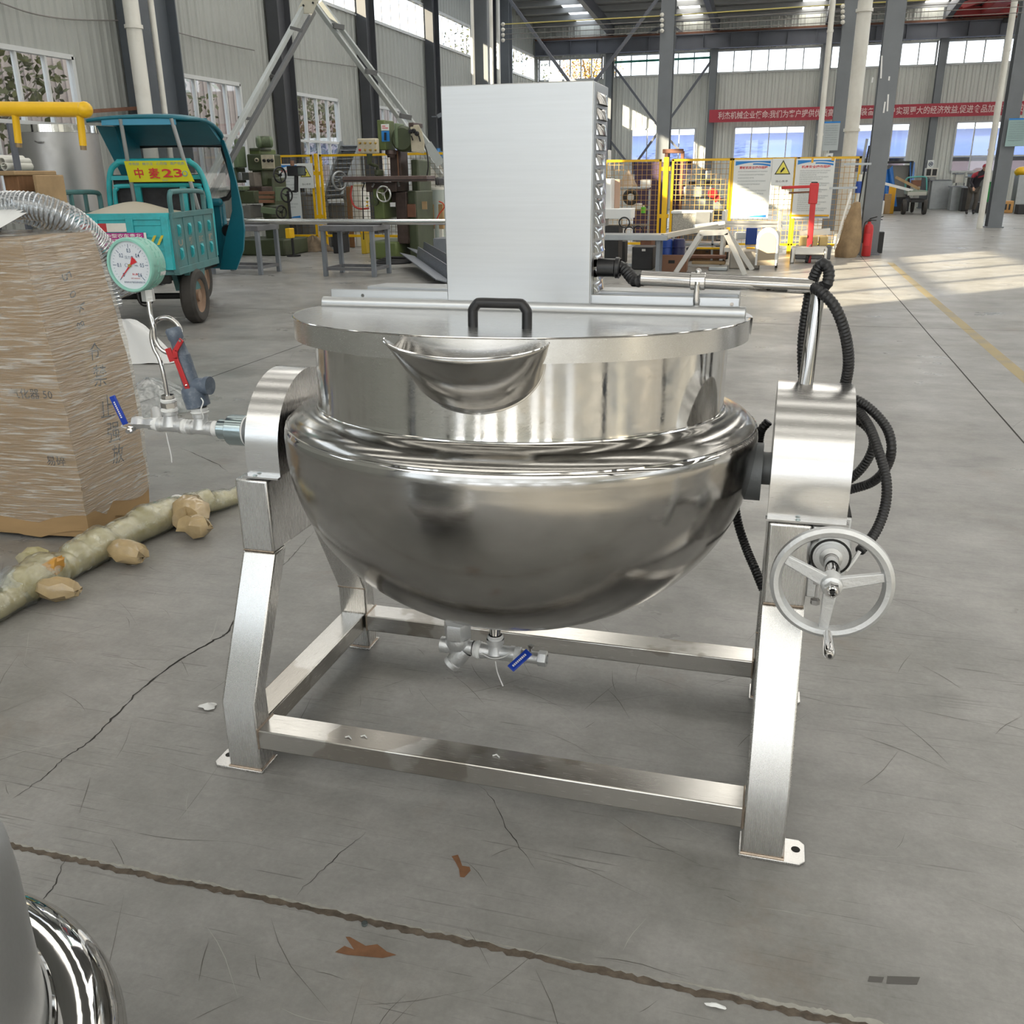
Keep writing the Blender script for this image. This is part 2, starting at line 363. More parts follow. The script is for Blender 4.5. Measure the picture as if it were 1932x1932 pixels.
def holed(b, ax, off, a0, a1, z1, holes, sg):
    rows = sorted(set([0, z1]+[h[2] for h in holes]+[h[3] for h in holes]))
    for za, zb in zip(rows, rows[1:]):
        cut = sorted((h[0], h[1]) for h in holes if h[2] <= za+1e-6 and h[3] >= zb-1e-6); a = a0
        for c0, c1 in cut:
            if c0 > a+.01: corr(b, ax, off, a, c0, za, zb, sg=sg)
            a = max(a, c1)
        if a < a1-.01: corr(b, ax, off, a, a1, za, zb, sg=sg)
lowL = [(12.3,14.95,1.4,3.6),(18.0,20.35,1.4,3.6),(22.85,25.4,1.4,3.6),(28.0,30.5,1.4,3.6),(33.4,35.9,1.4,3.6)]
hiL = [(-23.0,-12.2,3.6,10.4),(-.6,6.2,5.9,8.3),(6.2,47.5,5.9,6.95)]  # first hole is an invented opening behind the camera, for sun and reflections
lowB = [(-7.25,-4.2,1.55,3.63),(-2.4,.78,1.55,3.63),(2.3,5.3,1.55,3.63),(7.2,10.3,1.55,3.63),(12,15,1.55,3.63)]
hiB = [(-11.9,-8.7,5.9,6.85),(-8.15,15,5.95,6.9)]
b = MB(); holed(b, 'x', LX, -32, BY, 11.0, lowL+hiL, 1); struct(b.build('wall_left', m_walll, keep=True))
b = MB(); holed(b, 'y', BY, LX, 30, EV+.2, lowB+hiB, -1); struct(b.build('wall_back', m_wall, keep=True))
b = MB(); b.box(31.9, 32.1, -32, BY, 0, 6.2); b.box(31.9, 32.1, -32, BY, 7.8, 13); struct(b.build('wall_right', m_wall))  # unseen wall, high slot shaped to keep reflections and floor darker
b = MB(); b.box(LX, 32, -24.1, -24, 9.6, 13); b.box(LX, 32, -24.1, -24, 5.2, 6.6)
for x0, x1 in ((LX,-10.2),(-7.4,-4.6),(-3.2,-2.6),(.6,2.6),(5.4,9),(11,13),(15,20),(23,32)): b.box(x0, x1, -24.1, -24, 0, 5.2)
for x0, x1 in ((LX,-9),(-6,-4.8),(-1.2,0),(4,5.2),(9,10.4),(14,16),(20,32)): b.box(x0, x1, -24.1, -24, 6.6, 9.6)
struct(b.build('wall_front', m_wall))  # wall behind the camera, openings invented as bright bands for reflections
wn = [0]
def window(ax, off, a0, a1, z0, z1, n, trans=(), name=None, w=.048, tilt_open=False):
    wn[0] += 1; b = MB(); p = MB()
    def bx(b, u0, u1, v0, v1, t):
        if ax == 'x': b.box(off-t, off+t, u0, u1, v0, v1)
        else: b.box(u0, u1, off-t, off+t, v0, v1)
    bx(b, a0, a1, z0-.03, z0+w, .06); bx(b, a0, a1, z1-w, z1+.03, .06); bx(b, a0-.03, a0+w, z0, z1, .06); bx(b, a1-w, a1+.03, z0, z1, .06)
    for i in range(1, n): a = a0+(a1-a0)*i/n; bx(b, a-w*.5, a+w*.5, z0, z1, .04)
    for t in trans: bx(b, a0, a1, t-w*.6, t+w*.6, .045)
    bx(p, a0+.01, a1-.01, z0+.01, z1-.01, .004)
    o = struct(b.build('window_%d' % wn[0], m_wframe)); q = p.build('pane', m_pane, o); return o
for i, h in enumerate(lowL): window('x', LX, *h, 4, (2.5,))
window('x', LX, -22.9, -12.3, 3.6, 10.4, 6, (7.0,), w=.12)  # added window, unseen behind the camera, gives warm fill and steel reflections
window('x', LX, -.5, 6.1, 5.9, 8.3, 4, (7.1,), w=.14)
for a0, a1, n in ((6.6,11.6,6),(12.1,16.4,6),(18.0,21.6,5),(22.2,26.9,7),(27.4,32.4,7),(32.9,38.3,8),(39.2,47.4,10)): window('x', LX, a0, a1, 5.9, 6.95, n, w=.05)
for h in lowB: window('y', BY, *h, 4, (2.2,))
for a0, a1, n in ((-11.85,-8.75,6),(-8.1,-3.7,6),(-3.4,1.2,6),(1.6,6.0,6),(6.4,10.9,6),(11.3,15,5)): window('y', BY, a0, a1, 5.95 if a0 > -8.5 else 5.9, 6.9 if a0 > -8.5 else 6.85, n, w=.05)

# roof over the far bays, rooflight strips between the sheets
b = MB(); g = MB(); strips = [(-9.9,-9.0),(-5.0,-4.1),(.2,1.1),(5.2,6.1),(10.2,11.1),(15.2,16.1),(20.2,21.1),(25.2,26.1)]
xs = [LX]+[c for s in strips for c in s]+[32]
for ya, yb, ex in ((14,41,.35),(41,BY,0)):
    xs = [LX]+[c for s in strips for c in (s[0]-ex, s[1]+ex)]+[32]
    for i in range(0, len(xs), 2): b.add([(xs[i],ya,roofz(ya)),(xs[i+1],ya,roofz(ya)),(xs[i+1],yb,roofz(yb)),(xs[i],yb,roofz(yb))], [(0,1,2,3)])
    for s in strips: g.add([(s[0]-ex,ya,roofz(ya)),(s[1]+ex,ya,roofz(ya)),(s[1]+ex,yb,roofz(yb)),(s[0]-ex,yb,roofz(yb))], [(0,1,2,3)])
g.build('far_roof_light', m_rooflight, None, keep=True); far_rl = bpy.data.objects['far_roof_light']; struct(far_rl); g = MB()
for k in range(9):
    y0 = -24+k*4.2; RL = (1.0,1.0,1.0,1.0,3.3,3.3,3.3,3.1,3.1)[k]  # near bays out of view, strip widths shaped for light and reflections
    b.add([(LX,y0,roofz(y0)),(32,y0,roofz(y0)),(32,y0+RL,roofz(y0+RL)),(LX,y0+RL,roofz(y0+RL))], [(0,1,2,3)])
    g.add([(LX,y0+RL,roofz(y0+RL)),(32,y0+RL,roofz(y0+RL)),(32,y0+4.2,roofz(y0+4.2)),(LX,y0+4.2,roofz(y0+4.2))], [(0,1,2,3)])
cl = struct(b.build('ceiling', m_roof, keep=True)); g.build('roof_light', translucent('dimmed_roof_light_sheet', (.50,.51,.51)), cl, keep=True)  # near-bay sheet tinted darker to cut the light coming through
b = MB()
for k in range(24): y = 14+k*1.45; b.box(LX, 32, y-.04, y+.04, roofz(y)-.22, roofz(y)-.02)
b.build('purlins', m_roof, cl)
for x in (-8.3, -3.5, 1.35, 6.2, 11):
    b = MB(); b.bar((x, 14, roofz(14)-.45), (x, BY-.3, roofz(BY)-.4), .22, .45); struct(b.build('rafter', m_beam))

# steel columns
def hcol(name, x, y, z1, w, d, along='x', fl=.03, m=None):
    """H section: flanges w wide, d apart"""
    b = MB()
    if along == 'x': b.box(x-w/2, x+w/2, y-d/2, y-d/2+fl, 0, z1); b.box(x-w/2, x+w/2, y+d/2-fl, y+d/2, 0, z1); b.box(x-.012, x+.012, y-d/2+fl, y+d/2-fl, 0, z1)
    else: b.box(x-d/2, x-d/2+fl, y-w/2, y+w/2, 0, z1); b.box(x+d/2-fl, x+d/2, y-w/2, y+w/2, 0, z1); b.box(x-d/2+fl, x+d/2-fl, y-.012, y+.012, 0, z1)
    b.box(x-(w if along == 'x' else d)/2-.05, x+(w if along == 'x' else d)/2+.05, y-(d if along == 'x' else w)/2-.05, y+(d if along == 'x' else w)/2+.05, 0, .03)
    return struct(b.build(name, m or m_col))
hcol('column', LX+.32, 16.85, 9.6, .42, 1.25, m=m_colw)
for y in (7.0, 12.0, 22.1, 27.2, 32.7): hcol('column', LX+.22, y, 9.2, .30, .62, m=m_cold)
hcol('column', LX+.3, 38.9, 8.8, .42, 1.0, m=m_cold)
for x in (-8.35, -3.5, 1.38, 6.2, 11.0): hcol('column', x, BY-.3, EV+.1, .3, .45)
for px, y in ((957, 40), (1251, 29.5), (1579, 29.5), (1897, 31.5)):
    p = at(px, 280, y=y); hcol('column', p.x, y, roofz(y)-.4, .38, .5)
p = at(910, 130, y=27.5); hcol('column', p.x, 27.5, roofz(27)-.4, .55, .5, 'y')
hcol('column', 1.79, 20.95, 9.6, .34, .42)
for y in (-4, 3.0): hcol('column', 9.5, y, 9.6, .34, .42)
for y in (-9.5, -24.5): hcol('column', LX+.32, y, 9.6, .42, 1.0)

# crane runway beam on the back wall with its rail
b = MB(); b.box(LX+.1, 30, BY-.75, BY-.45, 7.52, 7.56); b.box(LX+.1, 30, BY-.75, BY-.45, 6.93, 6.97); b.box(LX+.1, 30, BY-.61, BY-.59, 6.95, 7.54)
for k in range(34): x = LX+.6+k*1.23; b.box(x, x+.02, BY-.74, BY-.6, 6.95, 7.54)
o = struct(b.build('crane_runway_beam', m_beam)); b = MB(); b.box(LX+.1, 30, BY-.65, BY-.55, 7.56, 7.66); b.build('rail', m_rust, o)
# bracing
def brace(pix, y, w=.1, m=None, name='wall_brace'):
    b = MB(); p, q = at(*pix[0], y=y), at(*pix[1], y=y); b.bar(p, q, w, w, (0,1,0)); return struct(b.build(name, m or m_beam))
for a, c in (((1158,125),(1243,240)), ((1347,108),(1256,236)), ((1150,264),(1182,305)), ((1204,302),(1240,252)), ((1262,262),(1280,282)), ((1195,82),(1250,48)), ((1268,48),(1312,80)), ((1158,46),(1350,36))): brace((a, c), BY-.35)
for a, c in (((962,0),(1078,160)), ((1243,-5),(1118,160))): brace((a, c), 30.2, .09)
b = MB(); b.tube([at(1160,117.5,y=BY-.3), at(1350,108,y=BY-.3)], .05); struct(b.build('wall_brace', mat('green_pipe', (.02,.2,.16), .5)))
# conductor wires strung between the inner columns
m_wire = mat('yellow_wire', (.55,.48,.16), .6); m_wire2 = mat('grey_wire', (.22,.21,.2), .6)
for k, (ya, yb, yc) in enumerate(((46,30,0),(55,40,10),(65,50,22),(75,60,33))):
    b = MB(); b.tube([at(945,ya,y=29.3), at(1251,yb,y=29.3), at(1590,yc+8,y=29.3), at(1945,yc-10,y=29.3)], .016 if k == 0 else .01, 5); struct(b.build('conductor_wire', m_wire if k == 0 else m_wire2))
for px in (949, 1249, 1590):
    for k in range(4):
        p = at(px, (46,28,12)[(949,1249,1590).index(px)]+10*k, y=29.15); b = MB(); b.sph(p, .06, 8); struct(b.build('insulator', m_white))
# slack cables along the left wall
for pts in (((0,5),(60,25),(130,36),(232,39)), ((330,60),(400,78),(480,95)), ((540,108),(600,116),(672,126)), ((690,128),(760,150),(800,165))):
    b = MB(); b.tube([at(*p, x=LX+.12) for p in spline([V((q[0], q[1], 0)) for q in pts], 5) for p in [(p.x, p.y)]], .012, 5); struct(b.build('wall_cable', m_wire2))
# drain pipes: white plastic
def pipe(label, p0, p1, r, clamps=()):
    b = MB(); b.tube([p0, p1], r, 20); o = b.build('drain_pipe', m_white); tag(o, label, 'pipe')
    for t in clamps: c = V(p0).lerp(V(p1), t); b = MB(); b.cyl(c-V((0,0,.03)), c+V((0,0,.03)), r*1.18, n=20); b.build('collar', m_white, o)
    return o
P = at(1583, 470, z=0); pipe('thick white plastic downpipe beside the big grey column on the right', (P.x, P.y, 0), (P.x, P.y, 9), .145, (.27, .52))
P = at(1543, 300, y=29); pipe('slim white downpipe up the grey column behind the fence', (P.x, 29, 0), (P.x, 29, 8.6), .075, (.3, .6))
P = at(1857, 385, z=0); P = at(1868, 300, y=31); pipe('white downpipe on the far right column by the green bin', (P.x, 31, 0), (P.x, 31, 8.6), .085, (.25, .55))
P = at(271, 190, x=LX+.72); pipe('fat white downpipe on the left wall column behind the three-wheeler', (P.x, P.y, 0), (P.x, P.y, 9), .135, (.46,))
P = at(308, 190, x=LX+.6); pipe('thin white conduit on the left wall column behind the three-wheeler', (P.x, P.y, 0), (P.x, P.y, 9), .055)
for px in (893, 928):
    P = at(px, 130, y=27.08); pipe('white conduit up the %s side of the sunlit inner column' % ('near' if px < 900 else 'far'), (P.x, 27.08, 0), (P.x, 27.08, 8.8), .05)
P = at(941, 130, y=38.2); pipe('white conduit on the dark column in the far left corner', (P.x, 38.2, 0), (P.x, 38.2, 8), .07)

# ---------------------------------------------------------------- outside the windows
m_pink = mat('render_pinkish', (.25,.215,.22), .8, var=.15, vs=.5)
m_blueroof = mat('blue_roof', (.035,.065,.20), .6, var=.06); m_purp = mat('purple_brick', (.030,.026,.05), .8, var=.1)
o = MB(); o.box(-24, -19.5, 2, 60, -.05, 7.6); t = tag(o.build('neighbour_building', m_pink), 'pinkish building seen through the left wall windows', 'building'); o = MB()
for k in range(150): o.box(-19.5, -19.46, 3+k*.38, 3.09+k*.38, 0, 7.5)
o.build('cladding_rib', mat('rib', (.29,.25,.25), .8), t)
t = MB(); t.box(-30, 40, 62, 72, -.05, 2.35); t = tag(t.build('shed', m_purp), 'long blue-roofed shed seen through the far wall windows', 'building')
o = MB(); o.add([(-31,61.6,2.35),(41,61.6,2.35),(41,66,3.95),(-31,66,3.95)], [(0,1,2,3)]); o.build('roof', m_blueroof, t, solid=.1)
m_leaf = mat('leaves', (.06,.065,.022), .7, var=.6, vs=3); m_leaf2 = mat('yellow_leaves', (.42,.24,.03), .7, var=.4, vs=3); m_bark = mat('bark', (.07,.05,.035), .9)
def tree(x, y, h, r, lab, ml, n=900):
    t = thing('tree', lab, 'tree', (x, y, -.05)); b = MB(); b.tube([(0,0,0),(.1,.05,h*.4),(0,-.1,h*.75)], [.16,.11,.04], 8)
    for k in range(7):
        a = k*.9; b.tube([(.05,0,h*(.3+.05*k)), (cos(a)*r*.7, sin(a)*r*.7, h*(.5+.06*k))], [.06,.015], 6)
    b.build('trunk', m_bark, t); b = MB()
    for i in range(n):
        th, ph = random.uniform(0, 2*pi), random.uniform(-1, 1); q = random.random()**.45*r
        c = V((cos(th)*sqrt(1-ph*ph)*q, sin(th)*sqrt(1-ph*ph)*q, h*.68+ph*q*1.1)); u = V((random.gauss(0,1),random.gauss(0,1),random.gauss(0,1))).normalized(); w = u.orthogonal().normalized(); s = random.uniform(.06,.13)
        b.add([c-u*s, c+w*s*.5, c+u*s, c-w*s*.5], [(0,1,2,3)])
    b.build('foliage', ml, t, keep=True)
tree(-15.4, 15.6, 6.0, 2.2, 'leafy tree outside the nearest left window', m_leaf, 2600)
tree(-15.8, 22.6, 5.2, 1.6, 'tree with thin foliage outside the second left window', m_leaf, 700)
tree(-15.4, 29.5, 5.4, 1.8, 'tree outside the third left window behind the lattice conveyor', m_leaf, 1300)
tree(-15.2, 52, 10.5, 3.0, 'tall tree seen through the high left windows', m_leaf, 2500)
tree(-15.0, 77, 13.0, 2.6, 'yellow-leaved tree seen through the high far-left window', m_leaf2, 2200)
# ---------------------------------------------------------------- stainless steel
def steel(name, col=(.60,.595,.58), rough=.28, stretch=(1,1,1), streak=.07, bump=.05, bs=120, stain=0.):
    m = mat(name, col, rough, 1., var=.035, vs=2.2, bump=bump, bs=bs, stretch=stretch)
    nt = m.node_tree; N, L = nt.nodes, nt.links; b = N['Principled BSDF']; mp = [n for n in N if n.type == 'MAPPING'][0]
    n = N.new('ShaderNodeTexNoise'); n.inputs['Scale'].default_value = 14; n.inputs['Detail'].default_value = 5; L.new(mp.outputs[0], n.inputs['Vector'])
    r = N.new('ShaderNodeMapRange'); r.inputs[1].default_value = .3; r.inputs[2].default_value = .7; r.inputs[3].default_value = max(.03, rough-streak); r.inputs[4].default_value = rough+streak
    L.new(n.outputs['Fac'], r.inputs[0]); L.new(r.outputs[0], b.inputs['Roughness'])
    if stain:
        cur = b.inputs['Base Color'].links[0].from_socket; tc = [q for q in N if q.type == 'TEX_COORD'][0]
        n2 = N.new('ShaderNodeTexNoise'); n2.inputs['Scale'].default_value = 5; n2.inputs['Detail'].default_value = 3; L.new(tc.outputs['Object'], n2.inputs['Vector'])
        r2 = N.new('ShaderNodeMapRange'); r2.inputs[1].default_value = .53; r2.inputs[2].default_value = .56; r2.inputs[3].default_value = 0; r2.inputs[4].default_value = stain; L.new(n2.outputs['Fac'], r2.inputs[0])
        mx = N.new('ShaderNodeMix'); mx.data_type = 'RGBA'; L.new(r2.outputs[0], mx.inputs[0]); L.new(cur, mx.inputs[6]); mx.inputs[7].default_value = (.36,.33,.29,1); L.new(mx.outputs[2], b.inputs['Base Color'])
    return m
m_leg = steel('brushed_steel_vertical', (.68,.67,.66), .27, (60,60,1.2), .02, 0)
m_bx = steel('brushed_steel_long', (.60,.585,.56), .24, (1.2,60,60), .04, .015, stain=.7)
m_by = steel('brushed_steel_deep', (.60,.585,.56), .24, (60,1.2,60), .04, .015, stain=.6)
m_case = steel('satin_steel', (.535,.55,.565), .36, (1.5,60,60), .04, .01)
m_pol = steel('polished_steel', (.64,.63,.61), .085, (2.5,2.5,2.5), .05, .03, 30)
m_bowl = steel('spun_steel', (.42,.41,.395), .16, (2,2,9), .05, .03, 40)
m_mir = steel('mirror_steel', (.58,.57,.56), .05, (1,1,1), .02, .0, 30)
m_chr = steel('chrome_tube', (.40,.39,.38), .07, (1,1,1), .02, .0, 30)
m_lid = steel('lid_steel', (.66,.655,.645), .25, (1.5,40,40), .03, 0)
m_hood = steel('hood_steel', (.66,.655,.65), .25, (1.2,60,60), .03, 0)
m_cast = mat('cast_metal', (.66,.67,.68), .40, .75, var=.08, vs=10, bump=.5, bs=160)
m_grey = mat('grey_casting', (.20,.21,.22), .5, .4, bump=.3, bs=120)
m_zinc = mat('zinc_steel', (.42,.50,.52), .2, 1., var=.08, vs=10)
m_brass = mat('brass', (.70,.50,.16), .3, 1.)
m_ptfe = mat('white_sealing_tape', (.85,.86,.86), .55, bump=.6, bs=90)
m_blue = mat('blue_grip', (.01,.05,.42), .4)
m_slate = mat('slate_paint', (.10,.13,.18), .42, var=.06, dirt='b9c0c6', dirt_amt=.3, ds=40)
m_weld = mat('weld_bead', (.40,.33,.27), .4, 1., var=.3, vs=40, bump=.8, bs=150)
m_hose = mat('hose_black', (.016,.016,.018), .38)
m_dark = mat('dark_gap', (.012,.012,.012), .7)
m_gteal = mat('gauge_teal', (.27,.56,.48), .38)
m_face = mat('gauge_face', (.74,.77,.84), .5)
m_needle = mat('needle_red', (.65,.02,.03), .4)

KX, KY = -1.4033, 1.9517
kettle = thing('tilting_kettle', 'large polished steel tilting kettle with square motor housing and handwheel on a four-legged frame', 'kettle', (KX, KY, 0))
A, D0, W, DD = .1035, .072, 1.4365, .7566       # tube width, tube depth, right leg offset, back leg offset
def rrect(x0, x1, y0, y1, r=.008, n=3):
    out = []
    for cx, cy, a in ((x1-r,y1-r,0),(x0+r,y1-r,pi/2),(x0+r,y0+r,pi),(x1-r,y0+r,1.5*pi)):
        out += [(cx+r*cos(a+pi/2*i/n), cy+r*sin(a+pi/2*i/n)) for i in range(n+1)]
    return out
for u0 in (0, W):
    for back in (0, 1):
        y0, y1 = (0, D0) if not back else (DD, DD+D0)
        ty0, ty1 = (.195, .262) if not back else (DD+D0-.262, DD+D0-.195)
        b = MB(); zb = (.2176, .2176+D0*.30) if not back else (.2376, .2376-D0*.30)
        R3 = [[(u0,y0,.008),(u0+A,y0,.008),(u0+A,y1,.008),(u0,y1,.008)], [(u0,y0,zb[0]),(u0+A,y0,zb[0]),(u0+A,y1,zb[1]),(u0,y1,zb[1])], [(u0,ty0,.602),(u0+A,ty0,.602),(u0+A,ty1,.602),(u0,ty1,.602)]]
        b.add([p for r in R3 for p in r], [(4*k+i, 4*k+(i+1) % 4, 4*k+4+(i+1) % 4, 4*k+4+i) for k in range(2) for i in range(4)]+[(3,2,1,0),(8,9,10,11)])
        leg = b.build('leg', m_leg, kettle, .006, 3)
        s = -1 if u0 == 0 else 1; px0, px1 = (u0-.052, u0+A+.004) if s < 0 else (u0-.004, u0+A+.052)
        c = .014; b = MB(); q = [(px0+(c if s < 0 else 0),y0-.007),(px1-(0 if s < 0 else c),y0-.007),(px1,y0-.007+(0 if s < 0 else c)),(px1,y1+.012-(0 if s < 0 else c)),(px1-(0 if s < 0 else c),y1+.012),(px0+(c if s < 0 else 0),y1+.012),(px0,y1+.012-(c if s < 0 else 0)),(px0,y0-.007+(c if s < 0 else 0))]
        b.prism(q, lambda x, y: V((x,y,0)), lambda x, y: V((x,y,.008))); b.build('foot_plate', m_leg, leg, .0015)
        hx = px0+.022 if s < 0 else px1-.022; b = MB(); b.cyl((hx, (y0+y1)/2+.01, .0081), (hx, (y0+y1)/2+.01, .0086), .011); b.build('bolt_hole', m_dark, leg)
        b = MB(); b.tube([(u0,y0-.001,.009),(u0+A,y0-.001,.009),(u0+A+.001,y1,.009)], .0035, 6); b.build('weld_seam', m_weld, leg)
        b = MB(); b.tube([(u0+.004,ty0-.0005,.604),(u0+A-.004,ty0-.0005,.604)], .003, 6); b.build('weld_seam', m_weld, leg)
        if back: b = MB(); b.tube([(u0,y0-.001,.24),(u0+A,y0-.001,.24)], .003, 6); b.build('weld_seam', m_weld, leg)
for nm, y0 in (('front_beam', -.001), ('rear_beam', .745)):
    b = MB(); b.box(A, W, y0, y0+.092, .0815, .1415); o = b.build(nm, m_bx, kettle, .004)
    b = MB(); b.tube([(A+.001,y0,.0815),(A+.001,y0,.1415),(A+.001,y0+.09,.1415)], .003, 6); b.build('weld_seam', m_weld, o); b = MB(); b.tube([(W-.001,y0,.0815),(W-.001,y0,.1415),(W-.001,y0+.09,.1415)], .003, 6); b.build('weld_seam', m_weld, o)
for u0 in (.008, W+.008):
    b = MB(); b.box(u0, u0+.088, D0, DD, .0815, .1415); b.build('side_beam', m_by, kettle, .004)
for u0, nm in ((0, 'left'), (W, 'right')):
    b = MB(); b.box(u0, u0+A-.002, .193, .636, .602, .818); b.build('bearing_beam', m_leg, kettle, .008, 3)
# bearing hoods: sheet-metal arches over the trunnion bearings
def hood(u0, u1, zc, r, z0, vc=.415):
    b = MB(); arc = [(vc-r, z0)]+[(vc-r*cos(pi*i/28), zc+r*sin(pi*i/28)) for i in range(29)]+[(vc+r, z0)]
    inn = [(vc+(p[0]-vc)*(1-.003/r), p[1] if i in (0, len(arc)-1) else zc+(p[1]-zc)*(1-.003/r)) for i, p in enumerate(arc)]
    n = len(arc)
    b.add([(u, *p) for u in (u0, u1) for p in arc], [(i, i+1, n+i+1, n+i) for i in range(n-1)], 0, True)
    b.add([(u0+.001, *p) for p in arc], [tuple(range(n))], 1); b.add([(u1-.001, *p) for p in arc], [tuple(range(n))], 1)
    o = b.build('bearing_hood', [m_hood, m_leg], kettle)
    b = MB(); b.box(u0-.004, u1+.004, vc-r-.022, vc-r+.003, z0-.004, z0+.001); b.build('flange', m_hood, o)
    b = MB(); b.lathe([(0,.003),(.004,.0028),(.006,.001),(.0065,0)], ((u0+u1)/2-.02, vc-r-.011, z0+.001), n=12); b.build('screw', m_zinc, o)
    return o
hood(.034, .135, .885, .205, .828)
hood(W-.004, W+.176, .905, .205, .826)
# ---- pot, tilted a little back on its trunnions
UC, VC, ZC, TAU = .767, .41, .885, .047
POT = Matrix.Translation((UC, VC, ZC)) @ Matrix.Rotation(-TAU, 4, 'X')
def potmb(): b = MB(); b.T = POT; return b
prof = [(1e-4,-.463)]
for i in range(1, 40):
    t = pi/2*(1-i/39); prof.append((.628*cos(t)**(2/2.03), .065-.528*sin(t)**(2/2.03)))
prof += [(.629,.075),(.6275,.088),(.622,.101),(.6215,.104),(.612,.118),(.597,.130),(.578,.139),(.558,.1435),(.546,.146),(.539,.1495)]
b = potmb(); b.lathe(prof, n=144); jacket = b.build('jacket', m_bowl, kettle)
b = potmb(); b.lathe([(.627,.0945),(.6245,.1015),(.619,.1065),(.6175,.1085)], n=144); b.tube([(.6215*cos(a), .6215*sin(a), .1035) for a in [2*pi*k/144 for k in range(144)]], .0035, 6, closed=True); b.build('rolled_seam', m_mir, jacket)
b = potmb(); b.lathe([(.538,.144),(.5375,.150),(.536,.16),(.5365,.36),(.5365,.366),(.533,.366),(.533,.155),(.2,.10),(1e-4,.09)], n=144); wall = b.build('kettle_wall', m_pol, kettle)
b = potmb(); b.tube([(.5385*cos(a), .5385*sin(a), .1485) for a in [2*pi*k/200 for k in range(200)]], [.0030+.0012*random.random() for k in range(200)], 6, closed=True); b.build('weld_seam', m_pol, wall)
# pouring spout: a half funnel leaving the wall under the lid
SA = radians(-90+4)                                       # bearing of the spout around the pot
e_r = V((cos(SA), sin(SA), 0)); e_t = V((-sin(SA), cos(SA), 0))
def spout(i, j):
    a = pi*i; sa = sin(a)
    rim = V((-cos(a)*.172, (.600+.046*sa**.8), .374-.030*sa**1.3)); root = V((-cos(a)*.150, 0, .335-.122*sa**.9)); root.y = sqrt(.5355**2-root.x**2)
    p = root.lerp(rim, j); p.y += .014*sin(pi*j)*sa
    return e_t*p.x+e_r*p.y+V((0,0,p.z))
b = potmb(); b.sheet(spout, 48, 10); sp = b.build('pouring_spout', m_bowl, kettle, solid=.003)
b = potmb(); b.tube([spout(i/48, 0) for i in range(49)], .004, 6); b.build('weld_seam', m_pol, sp)
b = potmb(); b.tube([spout(i/48, 1) for i in range(49)], .0022, 6); b.build('rim', m_mir, sp)
# lid: front half hinged, with a skirt cut out at the spout
LR, LZ, SK = .586, .379, .052
b = potmb(); n = 72; top = [(LR*cos(pi+pi*k/n), LR*sin(pi+pi*k/n)) for k in range(n+1)]
b.add([(x, y, LZ) for x, y in top], [tuple(range(n+1))])
b.add([(x, y, LZ-.003) for x, y in top], [tuple(range(n+1))[::-1]])
a0 = [pi+pi*k/n for k in range(n+1)]; sp_a = SA % (2*pi)
for k in range(n):
    am = (a0[k]+a0[k+1])/2; zl = LZ-SK
    vs = [(LR*cos(t)*f, LR*sin(t)*f, z) for f in (1, .995) for t in (a0[k], a0[k+1]) for z in (LZ, zl)]
    b.add(vs, [(0,1,3,2),(4,6,7,5),(1,5,7,3)], smooth=True)
lid = b.build('front_lid', m_lid, kettle)
b = potmb(); b.tube([(LR*cos(t), LR*sin(t), LZ-.001) for t in a0], .0022, 6); b.build('folded_edge', m_pol, lid)
b = potmb(); HX = .050; hy = -.375; R0 = .012
b.tube(spline([(HX-.063,hy,LZ),(HX-.063,hy,LZ+.03),(HX-.062,hy,LZ+.037),(HX-.053,hy,LZ+.049),(HX-.045,hy,LZ+.052),(HX,hy,LZ+.052),(HX+.045,hy,LZ+.052),(HX+.053,hy,LZ+.049),(HX+.062,hy,LZ+.037),(HX+.063,hy,LZ+.03),(HX+.063,hy,LZ)], 5), .0115, 14)
b.build('handle', m_black, lid)
# rolled hinge edge, fixed bridge and rear half
b = potmb(); b.tube([(-LR+.012,.008,LZ+.010),(LR-.012,.008,LZ+.010)], .016, 20); b.box(-LR+.03, LR-.03, .02, .035, LZ-.01, LZ+.046); br = b.build('hinge_strip', m_case, kettle, .002)
b = potmb(); b.lathe([(LR+.004,LZ-.046),(LR+.006,LZ-.001),(.30,LZ)], n=60, a0=.03, a1=pi-.03); b.build('rear_cover', m_lid, kettle)
b = potmb(); b.box(-.475, .552, .085, .225, LZ-.002, LZ+.052); brg = b.build('motor_bridge', m_case, kettle, .003)
for x in (-.46, .538):
    b = potmb(); b.cyl((x, .075, LZ+.03), (x, .055, LZ+.03), .011, n=6); b.cyl((x,.06,LZ+.03),(x,.02,LZ+.03),.005,n=10); b.build('hinge_bolt', m_mir, brg)
# motor housing with pressed louvres
bx0, bx1, by0, by1, bz0, bz1 = .560, .948, .435, .640, 1.262, 1.812
b = MB(); b.box(bx0, bx1, by0, by1, bz0, bz1); house = b.build('motor_housing', m_case, kettle, .0025)
b = MB()
for y in (by0+.012,): b.box(bx1-.001, bx1+.0012, y-.006, y+.001, bz0, bz1-.004)
b.build('folded_edge', m_case, house)
m_louv = steel('louvre_steel', (.62,.60,.58), .10, (1,1,1), .03, .0)
for k in range(15):
    z = bz1-.035-k*.0353; b = MB(); y0, y1 = by0+.045, by1-.03
    P = lambda s, t: V((bx1+.0008+.0105*(1-abs(2*s-1)**4)*(t if t < 1 else 1)**.7*(1 if t < 1 else 1), y0+(y1-y0)*s, z+.0135-.027*t))
    b.sheet(P, 10, 5)
    low = [P(i/10, 1) for i in range(11)]; lo2 = [V((bx1+.0006, p.y, p.z)) for p in low]; o = b.build('louvre', m_louv, house)
    if k < 15:
        b = MB(); b.add(low+lo2, [(i, i+1, 12+i, 11+i) for i in range(10)]); b.build('slot', m_dark, o)
